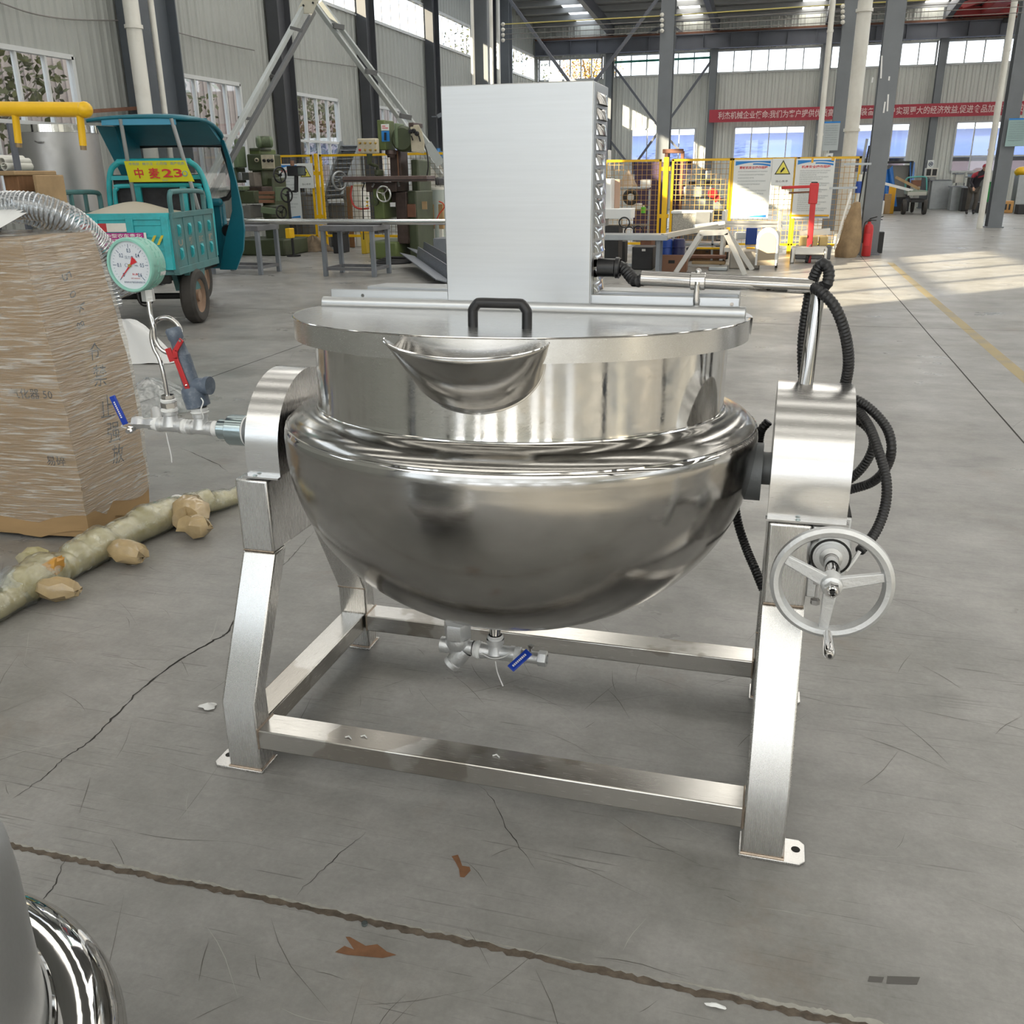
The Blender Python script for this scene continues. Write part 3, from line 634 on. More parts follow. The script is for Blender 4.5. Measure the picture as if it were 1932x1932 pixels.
# conduit from the housing across to the right hood
pz0, pz1, py = 1.352, 1.338, .46
b = MB(); b.tube([(1.076,py,pz0),(1.497,py,pz1)], .0185, 24); con = b.build('conduit', m_chr, kettle)
b = MB(); b.tube([(1.507,py,pz1-.012),(1.498,.415,1.10)], .0175, 20); b.build('upright_conduit', m_chr, kettle)
b = MB(); cc = V((1.218, py, 1.347))
b.lathe([(.0195,-.019),(.0225,-.017),(.0225,.017),(.0195,.019)], cc, (1,0,0), 20); b.sph(cc+V((0,-.002,.023)), .0085, 10); b.tube([cc+V((0,-.020,0)), cc+V((0,-.022,-.03)), cc+V((0,-.006,-.052)), cc+V((0,0,-.085))], [.006,.0075,.010,.0125], 12); b.build('pipe_clamp', m_mir, con)
b = MB(); b.cyl((.956,.50,1.372), (1.012,.50,1.372), .0235, n=16); b.lathe([(.0235,0),(.027,.003),(.027,.012),(.0235,.015)], (1.0,.50,1.372), (1,0,0), 16); g = b.build('cable_gland', m_black, kettle)
def hose(name, pts, r=.0125, n=10, parent=kettle, mt=None):
    P, R_ = corrugated(spline(pts, 14), r, r*.33, .07); b = MB(); b.tube(P, R_, n); return b.build(name, mt or m_hose, parent)
hose('corrugated_hose', [(1.0,.50,1.373),(1.022,.50,1.372),(1.045,.485,1.352),(1.062,.468,1.343),(1.09,py,1.3515)], .0155)
hose('corrugated_hose', [(1.50,.50,1.07),(1.485,.50,1.19),(1.488,.49,1.30),(1.497,.475,1.365),(1.512,.463,1.393),(1.527,.455,1.375),(1.525,.450,1.345),(1.508,.462,1.335)], .0135)
hose('corrugated_hose', [(1.493,.455,1.338),(1.512,.43,1.330),(1.545,.41,1.300),(1.572,.415,1.248),(1.592,.44,1.18),(1.597,.47,1.12),(1.590,.52,1.05),(1.57,.60,.98)], .0135)
def fl(px, py_, v): p = at(px, py_, y=KY+v); return (p.x-KX, v, p.z)
hose('corrugated_hose', [fl(1580,770,.66), fl(1606,752,.63), fl(1640,770,.60), fl(1672,806,.56), fl(1682,845,.53), fl(1672,882,.55), fl(1645,910,.60), fl(1600,925,.64)], .0125)
hose('corrugated_hose', [fl(1575,785,.66), fl(1610,772,.62), fl(1637,800,.55), fl(1657,850,.48), fl(1672,905,.42), fl(1670,955,.38), fl(1652,1003,.33), fl(1622,1040,.27)], .0125)
hose('corrugated_hose', [fl(1590,915,.68), fl(1620,890,.66), fl(1640,862,.65), fl(1648,832,.65), fl(1636,806,.66), fl(1600,780,.67)], .0125)
hose('corrugated_hose', [fl(1450,795,.60), fl(1435,815,.60), fl(1432,850,.62), fl(1440,885,.64)], .0125)
hose('corrugated_hose', [fl(1384,935,.60), fl(1392,985,.58), fl(1408,1035,.55), fl(1425,1075,.50), fl(1440,1112,.47)], .0125)
b = MB(); b.tube([fl(1622,1040,.27), fl(1610,1058,.26), fl(1596,1076,.26)], .005, 8); b.build('white_cable', m_ptfe, kettle)
# trunnion shafts and flanges
b = MB(); b.cyl((UC+.60,VC,.885),(W+.02,VC,.885), .042, n=28); b.cyl((UC+.56,VC,.875),(UC+.645,VC,.875), .075, n=32); b.build('trunnion', m_grey, kettle)
b = MB(); b.cyl((.12,VC,.885),(UC-.59,VC,.885), .045, n=28); b.build('trunnion', m_grey, kettle)
# worm gear, handwheel
gx, gz = 1.583, .752
b = MB(); b.box(W+.105, W+.19, .24, .46, .66, .826); b.lathe([(.03,.17),(.047,.17),(.047,.235),(.05,.24),(.05,.30)], (gx,0,gz), (0,1,0), 32); b.box(W+A-.002, W+A+.034, .185, .26, .79, .818); b.box(W+A-.002, W+A+.03, .20, .26, .63, .70); gear = b.build('gear_casing', m_cast, kettle, .003)
b = MB(); b.lathe([(.017,.150),(.026,.158),(.026,.162),(.036,.163),(.036,.167),(.043,.168),(.0435,.172)], (gx,0,gz), (0,1,0), 32); b.build('bearing', m_cast, gear)
b = MB(); b.torus((gx,.168,gz), (0,1,0), .0435, .003, 32, 8); b.build('seal_ring', m_dark, gear)
b = MB(); b.cyl((gx,.02,gz),(gx,.20,gz), .0165, n=20); b.build('drive_shaft', m_mir, kettle)
b = MB(); b.box(W+.12, W+.19, .25, .42, .79, .828); b.build('motor_block', m_dark, kettle)
bz = .612; b = MB(); b.cyl((W+A+.022,.205,bz+.02),(W+A+.022,.205,bz+.066), .006, n=12); b.cyl((W+A+.022,.205,bz+.055),(W+A+.022,.205,bz+.068), .0125, n=6); b.cyl((W+A+.022,.205,bz),(W+A+.022,.205,bz+.012), .0115, n=6); b.box(W+A+.012,W+A+.034,.195,.215,bz+.06,bz+.10); b.build('adjusting_bolt', m_mir, kettle)
wx, wy, wz, WR = 1.576, 0.0, .759, .117
wheel = MB(); wheel.lathe([(WR-.013,.006),(WR-.006,-.009),(WR+.004,-.011),(WR+.012,-.006),(WR+.013,.006),(WR+.008,.014),(WR-.006,.014),(WR-.013,.006)], (wx,wy,wz), (0,1,0), 72)
hw = wheel.build('handwheel', m_cast, kettle)
for a in (radians(90-8), radians(210-10), radians(330-6)):
    a2 = {0: radians(155), 1: radians(13), 2: radians(-93)}[(radians(90-8), radians(210-10), radians(330-6)).index(a)]
    d = V((cos(a2),0,sin(a2))); t = V((-sin(a2),0,cos(a2))); b = MB(); c = V((wx,wy,wz))
    q = lambda s, w, dd, y: [c+d*s-t*w+V((0,y-dd,0)), c+d*s+t*w+V((0,y-dd,0)), c+d*s+t*w+V((0,y+dd,0)), c+d*s-t*w+V((0,y+dd,0))]
    b.hexa(q(.012,.0145,.007,-.004), q(WR-.008,.0105,.006,.003)); b.build('spoke', m_cast, hw, .002)
b = MB(); b.lathe([(0,-.026),(.015,-.026),(.022,-.022),(.0235,-.012),(.0235,.018),(.018,.02)], (wx,wy,wz), (0,1,0), 28); b.build('hub', m_cast, hw)
b = MB(); b.cyl((wx,-.044,wz),(wx,-.024,wz), .0165, n=6); b.lathe([(.0085,-.05),(.0115,-.049),(.0115,-.04)], (wx,0,wz), (0,1,0), 20); b.build('hub_nut', m_mir, hw)
b = MB(); b.cyl((wx,-.0505,wz),(wx,-.049,wz), .0055, n=14); b.build('centre_hole', m_dark, hw)
hxx, hzz = wx+.004, wz-WR-.002
b = MB(); b.lathe([(0,-.112),(.0085,-.112),(.0105,-.108),(.0125,-.10),(.0115,-.06),(.0095,-.02),(.0095,-.008)], (hxx,0,hzz), (0,1,0), 24); b.lathe([(.0055,-.113),(.0085,-.1125)], (hxx,0,hzz), (0,1,0), 20); b.build('crank_grip', m_mir, hw)
b = MB(); b.cyl((hxx,-.1128,hzz),(hxx,-.1122,hzz), .0045, n=6); b.build('grip_socket', m_dark, hw)
# ---- steam inlet on the left trunnion
iz = .893
def P(u, z, v=.41): return V((u, v, z))
b = MB(); b.cyl(P(-.03,iz),P(.05,iz), .026, n=24); b.cyl(P(-.132,iz),P(-.075,iz), .046, n=36); b.cyl(P(-.168,iz),P(-.125,iz), .031, n=30); rj = b.build('rotary_joint', m_zinc, kettle, .002)
b = MB(); b.cyl(P(-.075,iz),P(-.069,iz), .0455, n=36); b.build('gasket', m_ptfe, rj); b = MB(); b.cyl(P(-.069,iz),P(-.048,iz), .047, n=36)
for k in range(4): a = .6+k*pi/2; b.cyl((-.05,.41+.034*cos(a),iz+.034*sin(a)),(-.038,.41+.034*cos(a),iz+.034*sin(a)), .0065, n=10)
b.build('joint_flange', m_grey, rj)
def tee(u, z, l=.042, r=.0205, up=.046, nm='pipe_tee'):
    b = MB(); b.lathe([(r*.8,-l),(r*1.12,-l),(r*1.12,-l+.012),(r,-l+.015),(r,l-.015),(r*1.12,l-.012),(r*1.12,l),(r*.8,l)], P(u,z), (1,0,0), 28); b.lathe([(r*1.35,0),(r,.024),(r*.98,up-.014),(r*1.12,up-.012),(r*1.12,up),(r*.8,up)], P(u,z), (0,0,1), 28); return b.build(nm, m_cast, kettle)
def tape(u0, u1, z, r, v=.41, vert=None):
    b = MB(); n = 7; pr = [(r*(.9+.2*random.random() if 0 < i < n else .9), i/n) for i in range(n+1)]
    if vert is None: b.lathe([(a, u0+(u1-u0)*h) for a, h in pr], (0,v,z), (1,0,0), 24)
    else: b.lathe([(a, u0+(u1-u0)*h) for a, h in pr], (vert,v,0), (0,0,1), 24)
    return b.build('sealing_tape', m_ptfe, kettle)
def strand(pts):
    b = MB(); b.tube(spline(pts, 6), .0018, 5); return b.build('sealing_tape', m_ptfe, kettle)
tape(-.192,-.163,iz,.0225); tee(-.232,iz); tape(-.298,-.272,iz+.001,.0205); tee(-.336,iz+.002); tape(-.400,-.376,iz+.002,.0205)
b = MB(); b.lathe([(.018,-.03),(.02,-.028),(.02,-.004),(.0165,0),(.0165,.022),(.0195,.026),(.0195,.05)], P(-.44,iz+.003), (1,0,0), 6); b.tube([P(-.40,iz+.003,.43),P(-.47,iz+.012,.52)], .016, 12); vb = b.build('ball_valve', m_cast, kettle)
b = MB(); b.cyl(P(-.452,iz-.01,.385), P(-.452,iz-.01,.35), .007, n=6); b.cyl(P(-.452,iz-.008,.37),P(-.452,iz-.008,.36), .0115, n=6); b.build('stem_nut', m_mir, vb)
def lever(vx, p0, p1, w, nrm, txt=True, parent=kettle):
    b = MB(); b.bar(p0, p1, w, .006, nrm); d = (V(p1)-V(p0)).normalized(); o = b.build('lever', m_blue, parent, .0025)
    if txt:
        b = MB(); nz = V(nrm).normalized(); x = d; c = (V(p0)+V(p1))/2+nz*.0036
        for k in range(9): b.bar(c+d*(.006*(k-4))-nz*0, c+d*(.006*(k-4)+.004), w*.25, .0004, nrm)
        b.build('lettering', m_white_ink, o)
    return o
lever(0, (-.455,.352,iz+.012), (-.487,.352,iz+.098), .021, (0,-1,0))
strand([P(-.475,iz-.008,.38),P(-.485,iz-.001,.37),P(-.47,iz+.01,.37),P(-.452,iz+.006,.38)]); strand([P(-.352,iz-.02,.40),P(-.35,iz-.05,.40),P(-.346,iz-.09,.40),P(-.347,iz-.115,.40)]); strand([P(-.20,iz+.1,.38),P(-.188,iz+.09,.37),P(-.192,iz+.07,.36),P(-.186,iz+.05,.36),P(-.198,iz+.035,.37)])
# siphon tube and gauge
b = MB(); b.cyl(P(-.336,iz+.046),P(-.336,iz+.06), .021, n=24); b.cyl(P(-.336,iz+.058),P(-.336,iz+.073), .024, n=6); b.cyl(P(-.336,iz+.084),P(-.336,iz+.096), .019, n=6); b.build('reducing_nipple', m_mir, kettle)
tape(iz+.044,iz+.058,0,.0235,.41,-.336); tape(iz+.072,iz+.085,0,.0215,.41,-.336)
sx = -.336; loop = [(sx,.41,iz+.09),(sx-.003,.41,iz+.16),(sx-.012,.412,iz+.205),(sx-.026,.414,iz+.235),(sx-.030,.416,iz+.275),(sx-.010,.42,iz+.315),(sx+.03,.424,iz+.325),(sx+.062,.424,iz+.30),(sx+.066,.418,iz+.262),(sx+.045,.41,iz+.225),(sx+.012,.402,iz+.232),(sx-.006,.398,iz+.262),(sx-.006,.398,iz+.30),(sx-.012,.40,iz+.34),(sx-.014,.404,iz+.385)]
b = MB(); b.tube(spline(loop, 8), .0068, 14); b.build('siphon_tube', m_mir, kettle)
gxx, gzz, gy = -.352, 1.374, .35
b = MB(); b.cyl((sx-.014,.404,iz+.375),(sx-.014,.404,iz+.408), .0185, n=6); b.build('union_nut', m_cast, kettle); tape(iz+.408,iz+.422,0,.0165,.404,sx-.014)
b = MB(); b.cyl((sx-.014,.404,iz+.42),(sx-.014,.404,iz+.45), .0135, n=4); b.cyl((sx-.014,.404,iz+.445),(sx-.014,.404,iz+.455), .011, n=12); b.build('brass_stem', m_brass, kettle)
b = MB(); b.lathe([(1e-4,.066),(.062,.066),(.071,.060),(.073,.045),(.073,.010),(.0755,.004),(.0755,-.004),(.0725,-.008),(.0665,-.0075),(.0655,.002)], (gxx,gy,gzz), (0,1,0), 72)
for k in range(22):
    a = 2*pi*k/22
    for y in (.022, .038): b.bar((gxx+.0735*cos(a),gy+y,gzz+.0735*sin(a)), (gxx+.0735*cos(a+.2),gy+y+.004,gzz+.0735*sin(a+.2)), .002, .0018, (0,1,0))
gauge = b.build('pressure_gauge', m_gteal, kettle); gauge['label'] = 'round teal pressure gauge with white dial'
b = MB(); b.lathe([(1e-4,-.001),(.0662,-.001)], (gxx,gy,gzz), (0,1,0), 64); b.build('dial', m_face, gauge)
b = MB(); FM = frame((gxx,gy-.0018,gzz), (1,0,0), (0,0,1))
def ang(v): return radians(225-270*v/.6)
for k in range(31):
    a = ang(.02*k); big = k % 5 == 0; r0, r1 = (.047,.058) if big else (.053,.0575); d = V((cos(a),sin(a),0)); t = V((-sin(a),cos(a),0))*(.0008 if big else .0004)
    b.add([FM @ p for p in (d*r0-t, d*r1-t, d*r1+t, d*r0+t)], [(0,1,2,3)])
for k, s in enumerate(('0','0.1','0.2','0.3','0.4','0.5','0.6')):
    a = ang(.1*k); r = .0375 if k not in (3,) else .040; b.text(s, FM @ Matrix.Translation((cos(a)*r, sin(a)*r, 0)), .0155, w=.006 if k == 0 else .0125, bold=.012)
b.text('MPa', FM @ Matrix.Translation((.019,-.001,0)), .007); b.text('\u538b\u529b\u8868', FM @ Matrix.Translation((-.001,.0215,0)), .0095)
b.text('\u9752\u5c9b\u534e\u5149\u6c7d\u914d\u4eea\u8868\u6709\u9650\u516c\u53f8', FM @ Matrix.Translation((.006,-.047,0)), .0058); b.torus(FM @ V((-.013,0,0)), (0,1,0), .005, .0004, 20, 4)
b.build('dial_lettering', mat('dial_ink', (.03,.09,.19), .5), gauge)
b = MB(); b.text('B.L.BI', FM @ Matrix.Translation((.011,-.0245,0)), .0075, bold=.02); b.text('CMC 00000150', FM @ Matrix.Translation((.010,-.036,0)), .0045); b.build('maker_lettering', m_inkred, gauge)
b = MB(); NM = FM @ Matrix.Translation((-.001,-.001,.0015)) @ Matrix.Rotation(radians(225), 4, 'Z')
b.add([NM @ V(p) for p in ((-.024,-.0105,0),(-.026,0,0),(-.024,.0105,0),(-.006,.0028,0),(.049,.0006,0),(.049,-.0006,0),(-.006,-.0028,0))], [(6,5,4,3),(0,6,3,2,1)]); b.build('needle', m_needle, gauge)
b = MB(); b.cyl((gxx-.001,gy-.006,gzz-.001),(gxx-.001,gy-.002,gzz-.001), .0045, n=16); b.build('needle_boss', m_brass, gauge)
b = MB(); b.lathe([(1e-4,0),(.066,0)], (gxx,gy-.0065,gzz), (0,1,0), 48); b.build('glass', glassy('gauge_glass', (.97,.98,.98), .03, .02), gauge)
b = MB(); LM = frame((gxx+.0738*cos(-.35),gy+.045,gzz+.0738*sin(-.35)), (.0,1,.0), (sin(.35),0,cos(.35))); b.add([LM @ V(p) for p in ((-.012,-.006,0),(.012,-.006,0),(.012,.006,0),(-.012,.006,0))], [(0,1,2,3)]); b.build('side_sticker', m_paper, gauge)
# safety valve, leaning slightly
vx = -.232; b = MB(); tape(iz+.044,iz+.064,0,.0255,.41,vx)
SV = Matrix.Translation((vx,.41,iz+.062)) @ Matrix.Rotation(radians(-13), 4, 'Y')
b.T = SV; b.lathe([(.022,0),(.036,.004),(.037,.045),(.034,.062),(.026,.07),(.025,.075),(.0245,.16),(.022,.163),(.0195,.185),(.019,.205),(.0225,.212),(.0235,.235),(.019,.243),(1e-4,.245)], n=32); b.cyl((.01,.0,.066),(.052,0,.058), .024, n=24); b.cyl((.048,0,.06),(.062,0,.057), .027, n=24); sv = b.build('safety_valve', m_slate, kettle)
b = MB(); b.T = SV; yb = -.028
for p0, p1, w in (((.004,yb,.055),(-.003,yb,.16),.016), ((-.003,yb,.155),(.004,yb,.182),.016), ((.004,yb,.178),(.038,yb,.205),.015)): b.bar(p0, p1, w, .005, (0,-1,0))
b.bar((-.022,-.02,.15),(-.024,-.02,.19),.005,.02,(1,0,0)); b.build('test_lever', m_red, sv, .0015)
b = MB(); b.T = SV; b.cyl((.034,yb-.006,.203),(.034,yb+.02,.203), .004, n=8); b.sph((.004,yb-.003,.075), .004, 8); b.build('lever_pin', m_mir, sv)
# ---- condensate drain under the bowl
dv = .375; zz = .272
b = MB(); b.cyl((.695,dv,.30),(.695,dv,.44), .0165, n=20); b.build('drain_stub', m_mir, kettle)
def PD(u, z): return V((u, dv, z))
dr = MB(); r = .0225; dr.lathe([(r*.8,-.055),(r*1.1,-.055),(r*1.1,-.042),(r,-.038),(r,.038),(r*1.1,.042),(r*1.1,.055),(r*.8,.055)], PD(.70,zz), (1,0,0), 28); dr.lathe([(r*1.3,0),(r,.02),(r,.03),(r*1.15,.032),(r*1.15,.045)], PD(.695,zz), (0,0,1), 28); dr.build('pipe_tee', m_cast, kettle)
tape(zz+.040,zz+.058,0,.0225,dv,.695); tape(.628,.652,zz+.001,.0255,dv); tape(.752,.775,zz-.002,.0245,dv)
b = MB(); b.lathe([(.018,0),(.021,.002),(.021,.02),(.0185,.024),(.0185,.062),(.0195,.066)], PD(.768,zz-.002), (1,0,0), 24); b.lathe([(.0225,.058),(.0235,.06),(.0235,.082),(.02,.084),(.015,.084),(.015,.07)], PD(.768,zz-.002), (1,0,0), 6); dvv = b.build('drain_valve', m_cast, kettle)
b = MB(); b.cyl(PD(.80,zz+.018),PD(.80,zz+.036), .006, n=8); b.cyl(PD(.805,zz+.03),PD(.805,zz+.037), .009, n=6); b.build('stem_nut', m_mir, dvv)
lever(0, (.806,dv-.03,zz+.032), (.764,dv-.085,zz+.0), .026, (.1,-.6,.8), True, dvv)
tr = MB(); tr.lathe([(.02,-.052),(.0245,-.05),(.0245,-.03),(.022,-.026),(.022,.05)], PD(.575,zz+.004), (1,0,0), 24); tr.lathe([(.030,0),(.037,.018),(.038,.03),(.037,.036)], PD(.578,zz), (0,0,1), 28); tr.lathe([(.0405,.036),(.0415,.038),(.0415,.08),(.039,.085),(1e-4,.085)], PD(.578,zz), (0,0,1), 6, mi=0, smooth=False)
d = V((-.62,-.25,-.72)).normalized(); c = PD(.60,zz-.005); tr.lathe([(.026,0),(.027,.045),(.024,.05),(.0265,.053),(.0265,.066),(.022,.07),(1e-4,.07)], c, d, 24)
trap = tr.build('steam_trap', m_cast, kettle)
strand([(.70,dv-.02,zz-.02),(.705,dv-.022,zz-.05),(.712,dv-.02,zz-.075),(.722,dv-.02,zz-.10)]); strand([(.66,dv-.028,zz+.005),(.69,dv-.032,zz-.004),(.72,dv-.03,zz+.0),(.75,dv-.022,zz+.016)])
# small scraps of sealing tape on the front beam
for u, dvx in ((.36,.03),(.40,.045),(.78,.05)):
    b = MB(); b.tube([(u,dvx,.1435),(u+.01,dvx+.004,.146),(u+.02,dvx-.003,.1435)], .002, 5); o = b.build('tape_scrap', m_ptfe, None, loc=(KX,KY,0)); tag(o, {.36: 'curl of white sealing tape near the middle-left of the front beam', .40: 'tiny white tape speck beside the curl on the front beam', .78: 'white tape scrap further right on the front beam'}[u], 'tape')
# ---------------------------------------------------------------- second vessel at the lower left corner, close to the camera
VX, VY = -1.155, .52
ves = thing('steel_vessel', 'another polished steel vessel cut off by the lower left corner of the picture', 'kettle', (VX, VY, -.035))
b = MB(); b.lathe([(.28,.875),(.315,.872),(.343,.85),(.355,.81),(.358,.76),(.357,.60),(.356,.55)], n=96); b.build('vessel_wall', m_case, ves)
b = MB(); b.lathe([(.356,.55),(.39,.555),(.42,.55),(.44,.53),(.45,.50),(.448,.45),(.42,.33),(.35,.23),(.22,.17),(.12,.15),(1e-4,.15)], n=96); b.build('jacket', m_mir, ves)
b = MB(); b.torus((0,0,.556), (0,0,1), .362, .005, 96, 8); b.build('weld_seam', m_mir, ves)
for k in range(3):
    a = 2.2+k*2.1; b = MB(); b.tube([(.33*cos(a),.33*sin(a),.24),(.36*cos(a),.36*sin(a),.035)], .03, 14); b.build('leg', m_leg, ves)
# ---------------------------------------------------------------- objects around the kettle
def PR(Y, x0, y0, x1, y1):
    """metres of a picture rectangle on the upright plane y=Y: X0, X1, Z0, Z1"""
    ym, xm = (y0+y1)/2, (x0+x1)/2
    return at(x0, ym, y=Y).x, at(x1, ym, y=Y).x, at(xm, y1, y=Y).z, at(xm, y0, y=Y).z
class T:
    """a thing whose parts are given in world coordinates"""
    def __init__(s, name, label, cat, loc, group=None):
        s.o = thing(name, label, cat, loc, 0, group); s.l = V(loc)
    def mb(s): b = MB(); b.T = Matrix.Translation(-s.l); return b
    def rect(s, b, Y, dep, x0, y0, x1, y1, floor=False, mi=None):
        a = list(PR(Y, x0, y0, x1, y1)); ym = (y0+y1)/2; w = a[1]-a[0]
        if a[0]+a[1] < 0: a[1] = max(a[0]+.45*w, min(a[1], at(x1, ym, y=Y+dep).x))
        else: a[0] = min(a[1]-.45*w, max(a[0], at(x0, ym, y=Y+dep).x))
        return b.box(a[0], a[1], Y, Y+dep, 0 if floor else a[2], a[3], mi)
    def part(s, name, b, m, bevel=0, parent=None, **k): return b.build(name, m, parent or s.o, bevel, **k)
    def bx(s, name, m, Y, dep, x0, y0, x1, y1, floor=False, bevel=.01, parent=None):
        return s.part(name, s.rect(s.mb(), Y, dep, x0, y0, x1, y1, floor), m, bevel, parent)
def solo(name, b, m, label, cat, group=None, bevel=0, kind=None, **k):
    o = b.build(name, m, None, bevel, **k); return tag(o, label, cat, group, kind)
m_card = mat('cardboard', (.40,.26,.125), .75, var=.1, vs=3, bump=.3, bs=14, stretch=(1,1,5))
m_film = glassy('stretch_film', (.97,.96,.93), .16, .10, haze=.05, hazecol=(.85,.84,.80), wrinkle=1., ws=20, stretch=(.5,.5,7), streak=.42)  # streak paints glare into the film as pale diffuse streaks
m_clear = glassy('clear_plastic', (.9,.92,.93), .12, .12, haze=.10, hazecol=(.75,.78,.8), wrinkle=.9, ws=14)
m_mark = mat('marker_ink', (.02,.018,.016), .6)
m_galv = mat('galvanised', (.36,.38,.39), .38, .8, var=.12, vs=5)
m_steelgrey = mat('grey_steel_paint', (.20,.22,.25), .45, var=.12, vs=4)

# carton in stretch film
N0 = V((-3.01, 3.36, 0)); ROT = radians(5); ux = V((cos(ROT), sin(ROT), 0)); uy = V((-sin(ROT), cos(ROT), 0))
box = thing('wrapped_carton', 'tall cardboard carton wrapped in clear stretch film with handwriting on its side', 'carton', N0, ROT)
CW, CD, CH = -.86, .50, 1.37
def cpt(x, y, z, g=0.):
    k = z/CH; bul = .022*sin(pi*min(1,max(0,k)))+g
    fx = 1 if x > CW/2 else -1; fy = -1 if y < CD/2 else 1
    return V((x-.075*k*k+fx*bul*(1 if True else 0), y+fy*bul, z))
def shell(b, z0, z1, g, top=True, jag=0, nz=14):
    ring = [(CW*i/10, 0) for i in range(10, 0, -1)]+[(0, CD*i/7) for i in range(7)]+[(CW*i/10, CD) for i in range(10)]+[(CW, CD*(7-i)/7) for i in range(7)]
    n = len(ring); vs = []
    rnd = random.Random(5)
    for j in range(nz+1):
        z = z0+(z1-z0)*j/nz
        for x, y in ring:
            zz = z+(rnd.uniform(-jag, jag) if j == 0 else 0); p = cpt(x, y, zz, g); vs.append(p+V((rnd.gauss(0,.0025), rnd.gauss(0,.0025), 0)))
    b.add(vs, [(j*n+i, j*n+(i+1) % n, (j+1)*n+(i+1) % n, (j+1)*n+i) for j in range(nz) for i in range(n)])
    if top: b.add(vs[-n:], [tuple(range(n))])
b = MB(); shell(b, .02, CH, 0); b.build('body', m_card, box, keep=True)
b = MB(); shell(b, .03, .26, .006, False, .03, 3); b.build('torn_flap', m_card, box, keep=True)
b = MB(); shell(b, .11, CH+.012, .012, True, .03, 22); b.build('stretch_film', m_film, box, keep=True)
def side(t, z): return cpt(0, t, z, .0035)
b = MB()
for s, t, z, h in (('5',.235,1.195,.085),('0',.245,1.115,.06),('k',.25,1.05,.075),('g',.245,.98,.07)):
    b.text(s, frame(side(t, z), (0,.25,-1), (.0,1,.25)), h*1.15, bold=-.004)
for s, t, z, h in (('\u4ed3',.255,.845,.10),('\u7981',.25,.735,.11),('\u6b62',.255,.585,.12),('\u5f3a',.27,.455,.11),('\u653e',.28,.345,.10)):
    b.text(s, frame(side(t, z), (0,1,-.15), (0,.1,1)), h, bold=-.002)
b.build('handwriting', m_mark, box)
b = MB(); f = lambda x, z: cpt(x, 0, z, .003)
b.text('\u6c14\u5316\u5668 50', frame(f(-.15,.71), (1,0,0), (0,0,1)), .05); b.text('\u6613\u788e', frame(f(-.10,.40), (1,0,0), (0,0,1)), .05); b.build('print', m_mark, box)
m_tape = mat('brown_tape', (.33,.21,.09), .3)
b = MB(); b.add([side(t, z) for z in (.15,.75,1.36) for t in (.235-.03,.265+.03)], [(0,1,3,2),(2,3,5,4)]); b.build('packing_tape', mat('packing_tape', (.43,.29,.14), .25), box)
b = MB(); zt = CH+.016
for k in range(5):
    o = V((-.50-.03*k, .12+.02*k, zt+.0035*k)); x = V((cos(.1+.07*k), sin(.1+.07*k), 0)); y = V((-x.y, x.x, 0))
    vs = [o+x*(.55*(i/6-.5))+y*(.30*(j-.5))+V((0,0,.018*((i/6-.5)**2)*4*(k+1)/3+.075*j)) for j in (0,1) for i in range(7)]
    b.add([N0+ux*p.x+uy*p.y+V((0,0,p.z)) for p in vs], [(i,i+1,8+i,7+i) for i in range(6)], smooth=True)
solo('paper_sheets', b, m_paper, 'white sheets of paper lying on top of the wrapped carton', 'paper', keep=True)
# reinforced clear hose resting over the carton
hz = thing('reinforced_hose', 'thick clear wire-reinforced hose coiled over the carton top with its end hanging down', 'hose', (-3.3,4.1,1.4))
HO = V((-3.3,4.1,1.4))
def hosepath(pix, y): return [at(px, py, y=y+k*dy)-HO for k, (px, py, dy) in enumerate(pix)]
m_hclear = glassy('hose_wall', (.86,.89,.92), .14, .10, haze=.13, hazecol=(.72,.76,.8)); m_wireh = mat('steel_wire', (.62,.64,.66), .25, 1.)
for pts, r in (([(-150,560,3.6),(-110,450,3.68),(-40,398,3.72),(50,388,3.74),(125,410,3.82),(180,455,3.98),(222,505,4.05),(250,553,4.08)], .062), ([(-170,600,3.75),(-120,470,3.75),(-40,408,3.8),(40,398,3.86),(110,425,4.0),(160,470,4.15),(195,520,4.2),(210,580,4.2)], .058)):
    path = spline([at(px, py, y=yy)-HO for px, py, yy in pts], 12); b = MB(); b.tube(path, r, 20, cap=False); o = b.build('hose_wall', m_hclear, hz, keep=True)
    P = []; L = [0]
    for a, c in zip(path, path[1:]): L.append(L[-1]+(c-a).length)
    turns = int(L[-1]/.019); j = 0
    for k in range(turns*12):
        d = L[-1]*k/(turns*12)
        while j < len(L)-2 and L[j+1] < d: j += 1
        t = (d-L[j])/max(1e-6, L[j+1]-L[j]); c = path[j].lerp(path[j+1], t); tg = (path[j+1]-path[j]).normalized(); u = V((0,1,0)); w = tg.cross(u).normalized(); u = w.cross(tg)
        a = 2*pi*k/12; P.append(c+(u*cos(a)+w*sin(a))*r*1.0)
    b = MB(); b.tube(P, .0042, 4); b.build('wire_spiral', m_wireh, hz)
